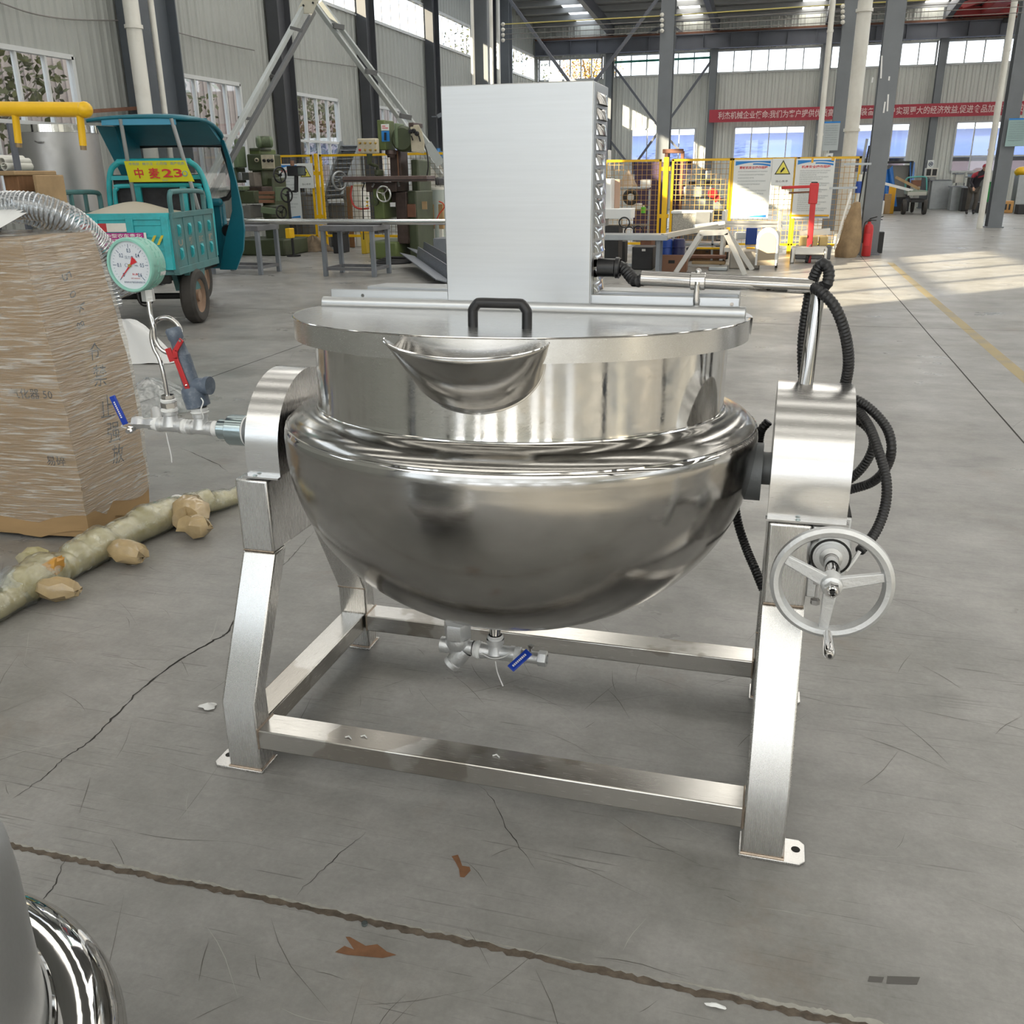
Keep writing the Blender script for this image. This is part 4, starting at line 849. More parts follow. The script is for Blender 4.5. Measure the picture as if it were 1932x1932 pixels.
# wrapped pole with couplings on the floor
pl = thing('wrapped_pole', 'long pole wrapped in yellowish film with bulging couplings lying across the floor beside the carton', 'pole', (-2.74,3.2,0))
PO = V((-2.74,3.2,0)); m_wrap = mat('film_wrap', (.44,.395,.25), .24, var=.3, vs=14, bump=.9, bs=35, coat=.4, dirt='7d7638', dirt_amt=.7, ds=7); m_wrap2 = mat('carton_wrap', (.44,.33,.18), .2, var=.25, vs=9, bump=.8, bs=30, coat=.5)
rnd = random.Random(3); axis = [at(px, py, z=.08)-PO for px, py in ((-70,1165),(0,1128),(40,1105),(90,1078),(140,1050),(190,1025),(240,1000),(290,978),(335,958),(375,945),(440,925),(520,900))]
path = spline(axis, 8); n = len(path); rad = []
for i in range(n):
    x = path[i].y; rad.append(.058+.004*sin(i*.37)+.003*sin(i*.83+1)+rnd.uniform(-.0025,.0025))
prj = lambda i: i/(n-1)
for i in range(n):
    k = prj(i)
    if .13 < k < .34: rad[i] += .018*sin(pi*(k-.13)/.21)
    if .36 < k < .75: rad[i] += .012
    if k < .12 or k > .85: rad[i] -= .012
    path[i].z = rad[i]+.002
b = MB(); b.tube(path, rad, 16); b.build('pole', m_wrap, pl)
b = MB(); b.tube(path, [r+.005+rnd.uniform(0,.006) for r in rad], 18, cap=False); b.build('film', glassy('pole_film', (.97,.97,.90), .14, .12, haze=.05, hazecol=(.8,.8,.66), wrinkle=1., ws=26, streak=.30), pl, keep=True)
def lump(px, py, ln, rd, dirpx, nm='coupling', mt=m_wrap2, z=.06):
    ln *= 1.25; rd *= 1.2; px -= 4; py -= 5
    c = at(px, py, z=z)-PO; d = (at(px+dirpx[0], py+dirpx[1], z=z)-PO-c).normalized(); b = MB()
    b.lathe([(1e-4,-ln),(rd*.7,-ln*.98),(rd,-ln*.5),(rd*1.1,0),(rd*.95,ln*.6),(rd*.6,ln*.95),(1e-4,ln)], c, d, 11)
    b.v = [p+V((rnd.gauss(0,.006), rnd.gauss(0,.006), rnd.gauss(0,.006))) for p in b.v]; return b.build(nm, mt, pl)
lump(75,1062,.06,.045,(40,8),mt=m_wrap); lump(110,1116,.075,.036,(50,2)); lump(245,1047,.075,.045,(50,12)); lump(280,988,.05,.03,(40,2),mt=m_wrap); lump(362,975,.075,.075,(20,-45)); lump(372,998,.06,.04,(35,2)); lump(30,1118,.07,.072,(30,-18),'bubble_wrap',m_clear)
lump(105,1072,.035,.026,(25,-12),'orange_patch',mat('orange_patch', (.55,.28,.05), .4), .12)
for px, py, r in ((345,968,.078),(150,1052,.066),(225,1012,.066),(86,1082,.074),(240,1043,.052)):
    c = at(px, py, z=.06)-PO; b = MB(); b.torus((c.x,c.y,r), (.1,1,.15), r, .005, 24, 6); b.build('white_tie', m_ptfe, pl)
# plastic bag and film heap
rnd = random.Random(9)
def heap(name, cx, cy, rx, ry, h, m, label, cat, pk=1.3, n=26, rot=0):
    b = MB(); ph = [rnd.uniform(0, 6.3) for _ in range(6)]
    def F(u, v):
        a, r = 2*pi*u, v; e = 1+.18*sin(3*a+ph[0])+.12*sin(5*a+ph[1]); x = cos(a)*r*rx*e; y = sin(a)*r*ry*e
        z = h*max(0, (1-r**pk))*(1+.25*sin(2*a+ph[2])*r+.15*sin(7*a+ph[3])*r)+.006+.02*h*sin(11*a+9*r+ph[4])
        return V((cx+x*cos(rot)-y*sin(rot), cy+x*sin(rot)+y*cos(rot), max(.003, z)))
    b.sheet(F, n*2, n//2); return solo(name, b, m, label, cat, keep=True)
p = at(265, 678, z=0); heap('plastic_bag', p.x-.12, p.y, .46, .30, .36, mat('white_bag', (.72,.73,.74), .35, bump=.8, bs=9), 'crumpled white plastic bag on the floor behind the carton', 'bag', 1.9)
p = at(285, 775, z=0); heap('plastic_film', p.x, p.y, .30, .50, .24, m_clear, 'heap of clear plastic film between the carton and the valves', 'film')
p = at(393, 1334, z=.003); heap('paper_scrap', p.x, p.y, .028, .02, .012, m_paper, 'small torn white paper scrap beside the left front leg', 'scrap', n=8)
p = at(1350, 1899, z=.003); heap('paper_scrap', p.x, p.y, .022, .006, .006, m_paper, 'small white scrap in the floor joint at the lower right', 'scrap', n=8)
b = MB(); p = at(688, 1745, z=0); b.lathe([(0,.006),(.007,.006),(.0075,.004),(.007,.001)], p, (0,0,1), 16); solo('metal_disc', b, m_zinc, 'tiny round metal disc in the floor joint', 'disc')

# yellow pipe rack at the left edge
yr = T('yellow_pipe_rack', 'yellow tubular steel rack with hanging stub pipes at the left edge of the picture', 'rack', (-4.5,4.6,0)); b = yr.mb(); Y = 4.6
a0, a1 = at(-260,203,y=Y), at(160,207,y=Y); b.cyl(a0, a1, .038, n=24); b.sph(at(160,207,y=Y), .042, 16); yr.part('top_tube', b, m_yel)
for px, y1 in ((32,270),(154,275)):
    b = yr.mb(); p, q = at(px-4,210,y=Y), at(px+3,y1,y=Y); b.lathe([(.026,0),(.019,.03),(.019,(q-p).length)], p, (q-p), 18); st = yr.part('stub', b, m_yel)
    b = yr.mb(); d = (q-p).normalized(); b.cyl(q, q+d*.022, .0165, n=14); yr.part('thread', b, mat('bare_thread', (.30,.22,.13), .5, .6), parent=st)
b = yr.mb(); p = at(-255,203,y=Y); b.cyl((p.x,Y,0),(p.x,Y,p.z), .038, n=20); yr.part('post', b, m_yel)
b = yr.mb(); b.box(p.x-.25,p.x+.25,Y-.25,Y+.25,0,.02); yr.part('base_plate', b, m_yel)
# stainless drum, timber and pipes behind
m_drum = steel('drum_steel', (.44,.435,.43), .42, (1,1,1), .06, .02); Y = 9.2
Y = 12.3; c = at(112, 300, y=Y); top = at(112, 238, y=Y).z; R = (at(178,300,y=Y).x-at(46,300,y=Y).x)/2
dm = T('steel_drum', 'dull stainless steel drum with bright rim behind the yellow rack', 'drum', (c.x,Y,0)); b = dm.mb()
b.lathe([(1e-4,.02),(R*.96,.02),(R*.98,.1),(R*.95,top-.10),(R*.97,top-.09)], (c.x,Y,0), n=48); dm.part('body', b, m_drum); b = dm.mb(); b.lathe([(R*.97,top-.10),(R*.96,top),(R*.93,top),(R*.93,top-.3)], (c.x,Y,0), n=48); dm.part('rim', b, m_pol)
b = dm.mb(); b.tube([at(65,266,y=Y-R*.9),at(72,269,y=Y-R*.98),at(80,268,y=Y-R*.95)], .012, 6); dm.part('lug', b, m_drum)
m_wood = mat('raw_timber', (.20,.10,.045), .8, var=.3, vs=4, stretch=(6,6,1)); m_wood2 = mat('pale_timber', (.38,.26,.14), .8, var=.2, vs=5)
wc = T('timber_block', 'brown timber block with pale boards under it at the left edge below the yellow rack', 'timber', (*at(40,420,y=8.4).xy,0)); wc.bx('block', m_wood, 8.3, .5, 8, 330, 68, 362); wc.bx('board', m_wood2, 8.25, .6, -20, 322, 86, 331); wc.bx('post', m_wood2, 8.35, .4, 66, 330, 82, 395, True)
rk = T('pipe_rack', 'dark steel rack holding short white pipes at the far left edge', 'rack', (*at(0,420,y=9.2).xy,0))
for px in (-70, 20): rk.bx('post', m_beam, 9.2, .08, px, 232, px+9, 330, True, .002)
rk.bx('shelf', m_beam, 9.1, .5, -80, 318, 38, 324)
for k, (px, py) in enumerate(((4,305),(8,314),(-8,300),(-20,312))):
    b = MB(); p = at(px, py, y=9.15); b.lathe([(.038,0),(.045,0),(.045,.4),(.038,.4),(.038,0)], p, (0,1,0), 14); solo('white_pipe', b, m_white, ('short white pipe end nearest the rack post','lower white pipe end on the rack','upper white pipe on the rack at the picture edge','outermost white pipe on the rack')[k], 'pipe', 'white pipes on the left rack')
b = MB(); b.bar(at(98,215,x=LX+.25), at(290,202,x=LX+.25), .1, .06); solo('rusty_rail', b, m_rust, 'rust-brown rail along the left wall above the three-wheeler roof', 'rail')
b = MB(); a = PR(9.0, -10, 372, 30, 400); heap('clutter', at(15,410,y=8.0).x, 8.0, .35, .3, .95, m_wood2, 'brown sacking bundle on the floor behind the carton', 'bundle')

# ---------------------------------------------------------------- teal cargo three-wheeler
m_teal = mat('teal_paint', (.035,.45,.50), .38, var=.12, vs=4, dirt='3f4a45', dirt_amt=.35, ds=5); m_tealm = mat('dusty_teal', (.075,.20,.21), .55, var=.15, vs=5, dirt='5d6259', dirt_amt=.5, ds=4)
m_cab = mat('cab_plastic', (.012,.17,.24), .35, var=.1, vs=6); m_screen = glassy('windscreen', (.70,.72,.72), .08, .03, haze=.22, hazecol=(.5,.5,.48)); m_tyre = mat('tyre', (.05,.046,.042), .8, var=.25, vs=8); m_hub = mat('dusty_hub', (.30,.20,.14), .7, var=.2, vs=6)
m_pole = mat('grey_tube', (.42,.44,.45), .35, .6); m_cloth = mat('black_cloth', (.035,.035,.04), .75, var=.4, vs=9, bump=.8, bs=20)
tk = thing('cargo_three_wheeler', 'teal cargo three-wheeler with open cab and a yellow number banner seen from behind', 'three-wheeler', (-7.15,9.53,0), radians(16))
def tp(name, b, m, bevel=.006, parent=None, **k): return b.build(name, m, parent or tk, bevel, **k)
b = MB(); b.box(-.6,.6,-.55,.95,.60,.66); tp('cargo_floor', b, m_tealm)
b = MB(); b.box(-.62,.62,-.60,-.56,.66,1.25); b.box(-.62,.62,-.615,-.545,1.19,1.26)
for x in (-.6,-.2,.18,.56): b.box(x-.03,x+.05,-.625,-.555,.66,1.22)
for z in (.72,.86,1.0,1.13): b.box(-.6,.6,-.608,-.56,z,z+.03)
tg = tp('tailgate', b, m_teal)
b = MB(); b.box(-.35,-.05,-.622,-.618,1.07,1.16); tp('reflector', b, m_red, 0, tg); b = MB(); b.box(-.06,.17,-.623,-.618,1.07,1.16); tp('white_sticker', b, m_white, 0, tg)
b = MB(); b.box(-.40,.33,-.632,-.626,.90,1.06); pk = tp('advert_sticker', b, mat('magenta_print', (.45,.02,.24), .5), 0, tg); b = MB(); b.box(.335,.36,-.632,-.626,.90,1.06)
for k, t in enumerate(('\u5168\u56fd\u4f18\u79c0\u4e2d\u578b\u519c\u8f66\u8d35\u5317','\u4e8c\u5e74\u8d28\u91cf\u4fdd\u8bc1\u7ef4\u4fee\u7535\u8bdd','13516266')): b.text(t, frame((-.02,-.6335,1.03-.052*k), (1,0,0), (0,0,1)), .044, w=.66 if k < 2 else .5, bold=.015)
tp('lettering', b, m_white_ink, 0, pk)
m_stripe = mat('stripe_yellow', (.65,.55,.05), .5); b = MB()
for x in (.38,.46): b.add([(x,-.628,.93),(x+.03,-.628,.93),(x+.09,-.628,1.03),(x+.06,-.628,1.03)], [(0,1,2,3)])
tp('stripes', b, m_stripe, 0, tg)
for sx, nm in ((1,'right'),(-1,'left')):
    b = MB(); x = .62*sx; b.box(x-.02,x+.02,-.58,.93,.62,1.24); 
    b.box(x-.03,x+.035,-.58,.93,1.20,1.26); b.box(x-.03,x+.035,-.58,.93,.60,.68)
    for y in (-.56,-.2,.18,.55,.9): b.box(x-.03,x+.03,y-.025,y+.025,.62,1.24)
    sd = tp('side_panel', b, m_tealm)
    for r in (0, 1):
        for k in range(4):
            y = -.38+k*.37; z = .80+r*.25; b = MB(); b.hexa([(x+.02*sx,y-.05,z-.05),(x+.02*sx,y+.05,z-.05),(x+.02*sx,y+.05,z+.08),(x+.02*sx,y-.05,z+.08)], [(x+.05*sx,y-.05,z-.01),(x+.05*sx,y-.01,z-.01),(x+.05*sx,y-.01,z+.05),(x+.05*sx,y-.05,z+.05)]); tp('stake_pocket', b, m_teal, 0, sd)
    if sx > 0:
        b = MB()
        for k, t in enumerate(('U','\u96c5','EUC','\u5ead')): b.text(t, frame((x+.0215,-.38+k*.37,.935), (0,1,0), (0,0,1)), .09, w=.15, bold=.02)
        tp('lettering', b, mat('faded_letters', (.32,.28,.22), .7), 0, sd)
    b = MB(); b.tube(spline([(x,-.50,1.25),(x,-.50,1.40),(x,-.46,1.46),(x,-.38,1.475),(x,.2,1.475),(x,.62,1.46),(x,.68,1.40),(x,.68,1.25)], 4), .028, 8)
    for y in (-.1,.28): b.bar((x,y,1.25),(x,y,1.46), .05, .03, (1,0,0))
    tp('side_rail', b, m_tealm, 0)
b = MB(); y = .93
b.tube(spline([(-.60,y,.7),(-.60,y,1.35),(-.55,y,1.68),(-.45,y,1.79),(-.36,y,1.81),(.36,y,1.81),(.45,y,1.79),(.55,y,1.68),(.62,y,1.35),(.62,y,.7)], 5), .034, 10); b.box(-.56,.58,y-.02,y+.02,1.60,1.65)
b.tube(spline([(-.52,y-.03,.7),(-.52,y-.03,1.40),(-.48,y-.03,1.50),(-.42,y-.03,1.53),(.46,y-.03,1.53),(.52,y-.03,1.50),(.55,y-.03,1.40),(.55,y-.03,.7)], 5), .026, 8)
for x in (-.23,.33): b.box(x-.04,x+.04,y-.05,y-.01,.68,1.53)
tp('headboard', b, m_teal, 0); b = MB(); b.sheet(lambda u, v: V((-.54+1.1*u, y+.03+.015*sin(9*u)*sin(7*v), .68+.98*v)), 16, 12); tp('black_cover', b, m_cloth, 0, None, keep=True)
# cab: roof, pillars, windscreen, moulded front
def rr(y, z, w): return [(-w, y, z-.05), (-w*.8, y, z), (w*.8, y, z), (w, y, z-.05)]
b = MB(); R_ = [[(-.66,.55,2.235),(-.5,.55,2.275),(0,.55,2.295),(.4,.55,2.285),(.58,.55,2.255)],[(-.66,1.2,2.30),(-.5,1.2,2.34),(0,1.2,2.36),(.4,1.2,2.35),(.60,1.2,2.30)],[(-.66,1.75,2.24),(-.5,1.8,2.29),(0,1.82,2.31),(.4,1.8,2.29),(.62,1.75,2.20)],[(-.64,1.98,2.08),(-.48,2.04,2.10),(0,2.06,2.11),(.42,2.04,2.10),(.62,1.95,2.06)]]
b.add([p for r in R_ for p in r], [(j*5+i, j*5+i+1, j*5+i+6, j*5+i+5) for j in range(3) for i in range(4)], smooth=True); tp('cab_roof', b, m_cab, 0, solid=.035, sub=2)
b = MB(); b.add([(-.57,1.30,2.27),(.58,1.30,2.27),(.57,1.93,2.02),(-.56,1.93,2.02),(-.57,1.33,2.31),(.58,1.33,2.31),(.57,1.99,2.05),(-.56,1.99,2.05)], [(0,1,2,3),(4,5,6,7),(0,1,5,4),(2,3,7,6),(1,2,6,5),(0,3,7,4)]); tp('roof_lining', b, m_cab, 0)
b = MB(); b.hexa([(-.60,1.70,1.36),(-.50,1.70,1.36),(-.50,1.95,1.36),(-.60,1.95,1.36)], [(-.64,.95,2.22),(-.52,1.2,2.22),(-.52,1.95,2.22),(-.62,1.95,2.22)]); tp('side_lining', b, m_cab, 0)
b = MB(); b.box(-.42,.44,.56,.60,2.20,2.27); tp('roof_crossbar', b, mat('sky_blue_bar', (.05,.30,.48), .4), .004)
for sx in (-1, 1):
    w = .60 if sx > 0 else .62
    pr = [(.62*w/.6, 1.90, 2.08), (.68*w/.6, 1.90, 1.85), (.74*w/.6, 1.86, 1.55), (.80*w/.6, 1.78, 1.2), (.82*w/.6, 1.72, .95), (.78*w/.6, 1.70, .70), (.66*w/.6, 1.70, .45)]; b = MB()
    wid = [.07, .08, .10, .16, .26, .30, .25]; vs = []
    for (x, yy, z), d in zip(pr, wid): vs += [(sx*x, yy-.05, z), (sx*(x-.03), yy+.10, z), (sx*(x-d), yy+.16, z), (sx*(x-d), yy+.02, z)]
    b.add(vs, [(4*j+i, 4*j+(i+1) % 4, 4*j+4+(i+1) % 4, 4*j+4+i) for j in range(6) for i in range(4)]+[(0,1,2,3),(24,25,26,27)], smooth=True); tp('cab_pillar', b, m_cab, .01)
b = MB(); b.box(-.50,.50,1.88,2.04,.45,1.32); b.box(-.5,.52,1.80,1.95,1.26,1.36); fr = tp('front_fairing', b, m_cab, .04)
for x in (-.5, .56): b = MB(); b.lathe([(.0,-.02),(.07,-.02),(.085,0),(.085,.04)], (x,1.80,.95), (0,1,0), 20); tp('lamp_back', b, m_black, 0, fr)
b = MB(); sc = [(-.57,1.88,1.36),(.58,1.88,1.36),(.56,1.99,1.96),(.50,2.0,2.02),(-.50,2.0,2.02),(-.56,1.99,1.96)]; b.add(sc, [tuple(range(6))]); tp('windscreen', b, m_screen, 0, keep=True)
b = MB(); b.tube(spline(sc+[sc[0]], 5)[:-1], .032, 8, closed=True); tp('rubber_seal', b, m_black, 0)
for (x0, z0), (x1, z1) in (((-.19,2.27),(-.25,1.33)), ((.40,2.27),(.54,1.22))):
    b = MB(); b.tube([(x0,.56,z0),(x1,.80,z1-.1)], .024, 10); tp('roof_stay', b, m_pole, 0)
def wheel(x, y, r, w, nm='wheel'):
    b = MB(); b.lathe([(r*.62,-w*.4),(r*.72,-w*.5),(r*.92,-w*.48),(r,-w*.3),(r,w*.3),(r*.92,w*.48),(r*.72,w*.5),(r*.62,w*.4)], (x,y,r), (1,0,0), 40); o = tp(nm, b, m_tyre, 0)
    b = MB(); b.lathe([(1e-4,-w*.30),(r*.2,-w*.30),(r*.22,-w*.12),(r*.55,-w*.1),(r*.64,-w*.38)], (x,y,r), (1,0,0), 28); b.lathe([(1e-4,w*.36),(r*.2,w*.36),(r*.22,w*.18),(r*.55,w*.12),(r*.64,w*.4)], (x,y,r), (1,0,0), 28); tp('rim', b, m_hub, 0, o)
wheel(.60, 0, .31, .17); wheel(-.60, 0, .31, .17); wheel(.0, 2.25, .29, .12)
b = MB(); b.cyl((-.55,0,.31),(.55,0,.31), .035, n=12); b.sph((0,0,.31), .09, 12); tp('axle', b, m_dark, 0)
b = MB()
for x in (-.3,.3): b.box(x-.04,x+.04,-.5,1.9,.48,.60)
b.box(-.5,.5,-.50,-.42,.50,.60); tp('chassis', b, m_dark)
b = MB(); b.tube(spline([(.1,-.45,.5),(.12,-.47,.3),(.2,-.47,.26),(.28,-.46,.34),(.28,-.45,.5)], 4), .012, 6); tp('loose_cable', b, m_black, 0)
for x in (.45,.60):
    b = MB(); b.hexa([(x-.03,-.1,.38),(x+.03,-.1,.38),(x+.03,.3,.38),(x-.03,.3,.38)], [(x-.03,-.2,.6),(x+.03,-.2,.6),(x+.03,.4,.6),(x-.03,.4,.6)]); tp('spring_bracket', b, m_tealm, 0)
b = MB(); b.cyl((-.15,1.5,.6),(-.15,1.5,1.02), .03); b.box(-.4,.4,1.1,1.55,.9,1.05); tp('driver_seat', b, m_dark, .03)
b = MB(); b.tube([(-.3,1.62,1.32),(0,1.7,1.22),(.3,1.62,1.32)], .02, 8); tp('handlebar', b, m_black, 0)
# banner with the number, tied to the roof stays
bn = thing('number_banner', 'yellow printed banner with red characters tied across the three-wheeler stays', 'banner', (-7.15,9.53,0), radians(16))
b = MB(); b.sheet(lambda u, v: V((-.235+(.72+.06*(1-v))*u, .60+.08*(1-v)-.012*sin(3*u*pi), 1.575+.235*v)), 18, 6); b.build('sheet', mat('yellow_print', (.75,.72,.03), .5), bn, keep=True)
BM = lambda x, z: frame((x,.585+.08*(1-(z-1.575)/.235), z), (1,0,0), (0,-.3,1))
b = MB(); b.text('\u4e2d', BM(-.09,1.675), .125, bold=.02); b.text('\u9ea6', BM(.09,1.672), .13, bold=.02); b.text('23', BM(.305,1.672), .135, w=.24, bold=.02); b.build('lettering', m_inkred, bn)
b = MB(); b.text('\u5e02\u573a\u90e8 \u00b7 \u7cae\u519c\u4e3b \u00b7 \u5fc3\u82cf\u6885 \u00b7 \u9ad8\u4ea7\u4f18\u8d28', BM(.145,1.778), .036, w=.66); b.text('\u667a\u9009\u826f\u79cd', BM(.20,1.592), .016); b.build('small_lettering', mat('blue_grey_ink', (.20,.28,.45), .5), bn)
b = MB(); q = BM(.455,1.665); b.torus(q @ V((0,0,0)), (0,1,0), .028, .004, 20, 6); b.build('round_emblem', m_inkblue, bn)
b = MB()
Q = Matrix.Translation((-7.15,9.53,0)) @ Matrix.Rotation(radians(16), 4, 'Z')
def fh(u, v): x = -.52+1.04*u; y = -.50+1.3*v; return Q @ V((x, y, 1.20+.15*math.exp(-((x+.12)**2*9+(y-.1)**2*3))+.06*math.exp(-((x-.3)**2*8+(y-.3)**2*3))+.01*sin(9*x+4*y)-.02*(abs(2*u-1)**6+abs(2*v-1)**6)))
b.sheet(fh, 26, 26); solo('cargo_sheet', b, mat('pale_sheet', (.50,.46,.38), .6, bump=.4, bs=12), 'pale sheet heaped over the load in the three-wheeler bed', 'sheet', keep=True)
# ---------------------------------------------------------------- machine tools and workshop by the left wall
m_grn = mat('machine_green', (.062,.078,.040), .45, var=.18, vs=4, dirt='2f2c24', dirt_amt=.6, ds=3); m_grn2 = mat('bright_green', (.125,.165,.055), .45, var=.1, vs=4, dirt='3b3a2c', dirt_amt=.45, ds=3); m_pgrn = mat('pale_green', (.14,.19,.11), .5, var=.12, dirt='4a4a3a', dirt_amt=.4)
m_cream = mat('cream_panel', (.55,.50,.38), .5, dirt='6b5d45', dirt_amt=.4, ds=6); m_oily = mat('oily_iron', (.09,.065,.058), .4, .5, var=.3, vs=6); m_brown = mat('way_cover_brown', (.24,.12,.07), .6, var=.15)
def knob(t, Y, px, py, r=.03, m=None, parent=None, nm='knob'):
    b = t.mb(); p = at(px, py, y=Y); b.lathe([(r,0),(r,-.03),(r*.7,-.05),(1e-4,-.05)], p, (0,1,0), 12); return t.part(nm, b, m or m_black, 0, parent)
def hwheel(t, c, ax, R, m, parent=None):
    b = t.mb(); b.torus(c, ax, R, R*.13, 32, 8); a = V(ax).normalized(); u = a.orthogonal().normalized(); w = a.cross(u)
    for k in range(3): d = u*cos(k*2.1)+w*sin(k*2.1); b.tube([c, V(c)+d*R], R*.08, 6)
    b.cyl(V(c)-a*R*.2, V(c)+a*R*.2, R*.22, n=12); d = u*R; b.cyl(V(c)+d, V(c)+d-a*R*.5, R*.1, n=8); return t.part('handwheel', b, m, 0, parent)
Y = 18.9
hm = T('horizontal_milling_machine', 'dark green horizontal milling machine with motor on top behind the three-wheeler cab', 'milling machine', (*at(505,484,y=Y).xy,0))
hm.bx('base', m_grn, Y-.1, 1.1, 428, 452, 582, 483, True, .03); hm.bx('column', m_grn, Y+.35, .6, 496, 335, 545, 455, True, .03)
hm.bx('gearbox', m_grn, Y+.1, .8, 466, 290, 531, 322, False, .03); hm.bx('gearbox_top', m_grn2, Y+.15, .7, 470, 281, 515, 293, False, .02); hm.bx('lower_housing', m_grn, Y+.2, .7, 476, 318, 526, 352, False, .04)
hm.bx('overarm', m_pgrn, Y-.1, .35, 439, 275, 460, 316, False, .02); b = hm.mb(); p = at(449,276,y=Y+.05); b.cyl(p, p+V((0,0,.14)), .075, n=20); hm.part('overarm_cap', b, m_pgrn); b = hm.mb(); b.cyl(p+V((0,0,.14)),p+V((0,0,.3)),.012,n=8); hm.part('rod', b, m_galv)
b = hm.mb(); c = at(484,268,y=Y+.1); b.lathe([(1e-4,0),(.10,0),(.125,.03),(.125,.06),(.115,.08),(.115,.28),(.12,.3),(.10,.33),(1e-4,.33)], c, (.75,.66,0), 28); mo = hm.part('motor', b, m_pgrn)
b = hm.mb(); d = V((.75,.66,0)).normalized()
for k in range(10): b.torus(c+d*(.09+.019*k), d, .118, .004, 28, 5)
hm.part('cooling_ribs', b, m_grn, 0, mo); hm.bx('motor_foot', m_grn, Y+.1, .5, 470, 279, 512, 284)
cp = hm.bx('control_plate', m_cream, Y+.075, .03, 493, 292, 518, 318, False, .004)
for px in (499, 507, 514): knob(hm, Y+.07, px, 303, .035, None, cp)
knob(hm, Y+.09, 485, 302, .045, m_cream, None, 'dial'); knob(hm, Y+.05, 485, 302, .02)
hm.bx('arbor_support', m_grn, Y, .4, 440, 316, 452, 345); hm.bx('cutter_spindle', m_galv, Y+.05, .3, 444, 325, 470, 340); hm.bx('knee_block', mat('grimy', (.16,.14,.12), .6, var=.3, vs=5), Y-.1, .5, 470, 325, 492, 352)
hm.bx('table', m_pgrn, Y-.35, .5, 438, 352, 482, 359, False, .01); hm.bx('saddle', m_oily, Y-.1, .7, 466, 352, 525, 364); hm.bx('knee', m_grn, Y-.3, .9, 445, 360, 520, 384, False, .02)
for k in range(3): hm.bx('way_cover', m_brown, Y-.34, .05, 488, 361+8*k, 519, 367+8*k, False, .004)
hm.bx('knee_end', m_pgrn, Y-.4, .5, 519, 353, 528, 380, False, .01); hm.bx('apron', mat('grey_tray', (.16,.16,.15), .6, var=.2), Y-.35, .5, 454, 388, 494, 412, False, .01); hm.bx('feed_gearbox', m_grn, Y-.3, .6, 494, 388, 530, 412, False, .03)
b = hm.mb(); b.bar(at(494,396,y=Y-.4), at(524,400,y=Y-.4), .1, .12); hm.part('feed_arm', b, m_pgrn, .01)
for px, py, R in ((528,330,.15),(541,368,.14),(531,400,.13)): hwheel(hm, at(px,py,y=Y-.4), (.9,-.4,0), R, m_black)
mt = T('readout_monitor', 'small black digital readout screen on an arm beside the horizontal milling machine', 'monitor', (*at(560,484,y=18.6).xy,0)); mt.bx('case', m_black, 18.6, .15, 541, 313, 577, 332, False, .01); mt.bx('screen', mat('dim_screen', (.05,.07,.055), .15), 18.59, .02, 562, 316, 575, 330, False, 0)
b = mt.mb(); p = at(559,332,y=18.7); b.tube([p, at(559,362,y=18.7)], .045, 10); b.tube([at(559,361,y=18.7), at(543,361,y=18.72), (p.x-.25,18.75,.0)], .03, 8); b.cyl((p.x-.25,18.75,0),(p.x-.25,18.75,.03),.15); mt.part('arm', b, m_black); mt.bx('box_on_top', m_brown, 18.6, .12, 547, 303, 554, 313)

Y = 18.4
vm = T('vertical_milling_machine', 'green vertical milling machine with long table and hanging control panel', 'milling machine', (*at(745,488,y=Y).xy,0))
vm.bx('base', m_grn2, Y-.15, 1.3, 696, 456, 792, 489, True, .04); vm.bx('column', m_grn, Y+.35, .75, 778, 300, 810, 480, True, .04); vm.bx('pedestal', m_grn, Y+.1, 1.0, 770, 360, 808, 480, True, .03)
vm.bx('slideway', m_oily, Y+.2, .4, 737, 283, 771, 382); vm.bx('slide_rib', m_brown, Y+.17, .05, 749, 285, 753, 335); vm.bx('front_ways', m_oily, Y, .6, 748, 362, 788, 460, False, .01); vm.bx('toolbox_lid', m_rust, Y-.03, .05, 768, 385, 785, 410)
kn = vm.bx('knee', m_grn2, Y-.2, .7, 704, 356, 749, 414, False, .03); vm.bx('nameplate', m_paper, Y-.215, .02, 736, 382, 746, 390, False, 0, kn); vm.bx('saddle', m_oily, Y-.15, .7, 690, 344, 772, 362, False, .01)
tb = vm.bx('table', mat('table_iron', (.16,.115,.105), .4, .4, var=.2, vs=6), Y-.35, .5, 646, 332, 822, 343, False, .01); vm.bx('table_slot', m_dark, Y-.36, .02, 648, 339, 820, 340.5, False, 0, tb); vm.bx('table_end', m_black, Y-.35, .45, 820, 334, 835, 350, False, .04, tb)
hwheel(vm, at(641,341,y=Y-.15), (.85,-.5,0), .17, m_galv, tb)
hd = vm.bx('milling_head', m_grn2, Y-.15, .5, 712, 226, 745, 283, False, .02); vm.bx('head_label', m_paper, Y-.165, .02, 719, 234, 734, 246, False, 0, hd)
bl = vm.bx('blue_label', m_inkblue, Y-.165, .02, 720, 247, 735, 267, False, 0, hd); b = vm.mb(); b.bar(at(727,250,y=Y-.2), at(727,265,y=Y-.2), .03, .04); vm.part('clamp_lever', b, m_black, 0, hd); b = vm.mb()
for k, (x0, x1) in enumerate(((721,727),(721,732))): b.bar(at(x0,238+3.5*k,y=Y-.168), at(x1,238+3.5*k,y=Y-.168), .002, .014)
vm.part('label_lettering', b, m_inkred, 0, hd)
b = vm.mb(); p = at(737,283,y=Y+.05); b.lathe([(.11,0),(.11,-.08),(.08,-.09),(.07,-.14)], p, (0,0,1), 20); vm.part('spindle', b, m_oily)
b = vm.mb(); p = at(760,262,y=Y-.02); b.lathe([(1e-4,-.05),(.2,-.05),(.24,0),(.24,.4)], p, (0,1,0), 32); vm.part('swivel', b, m_grn)
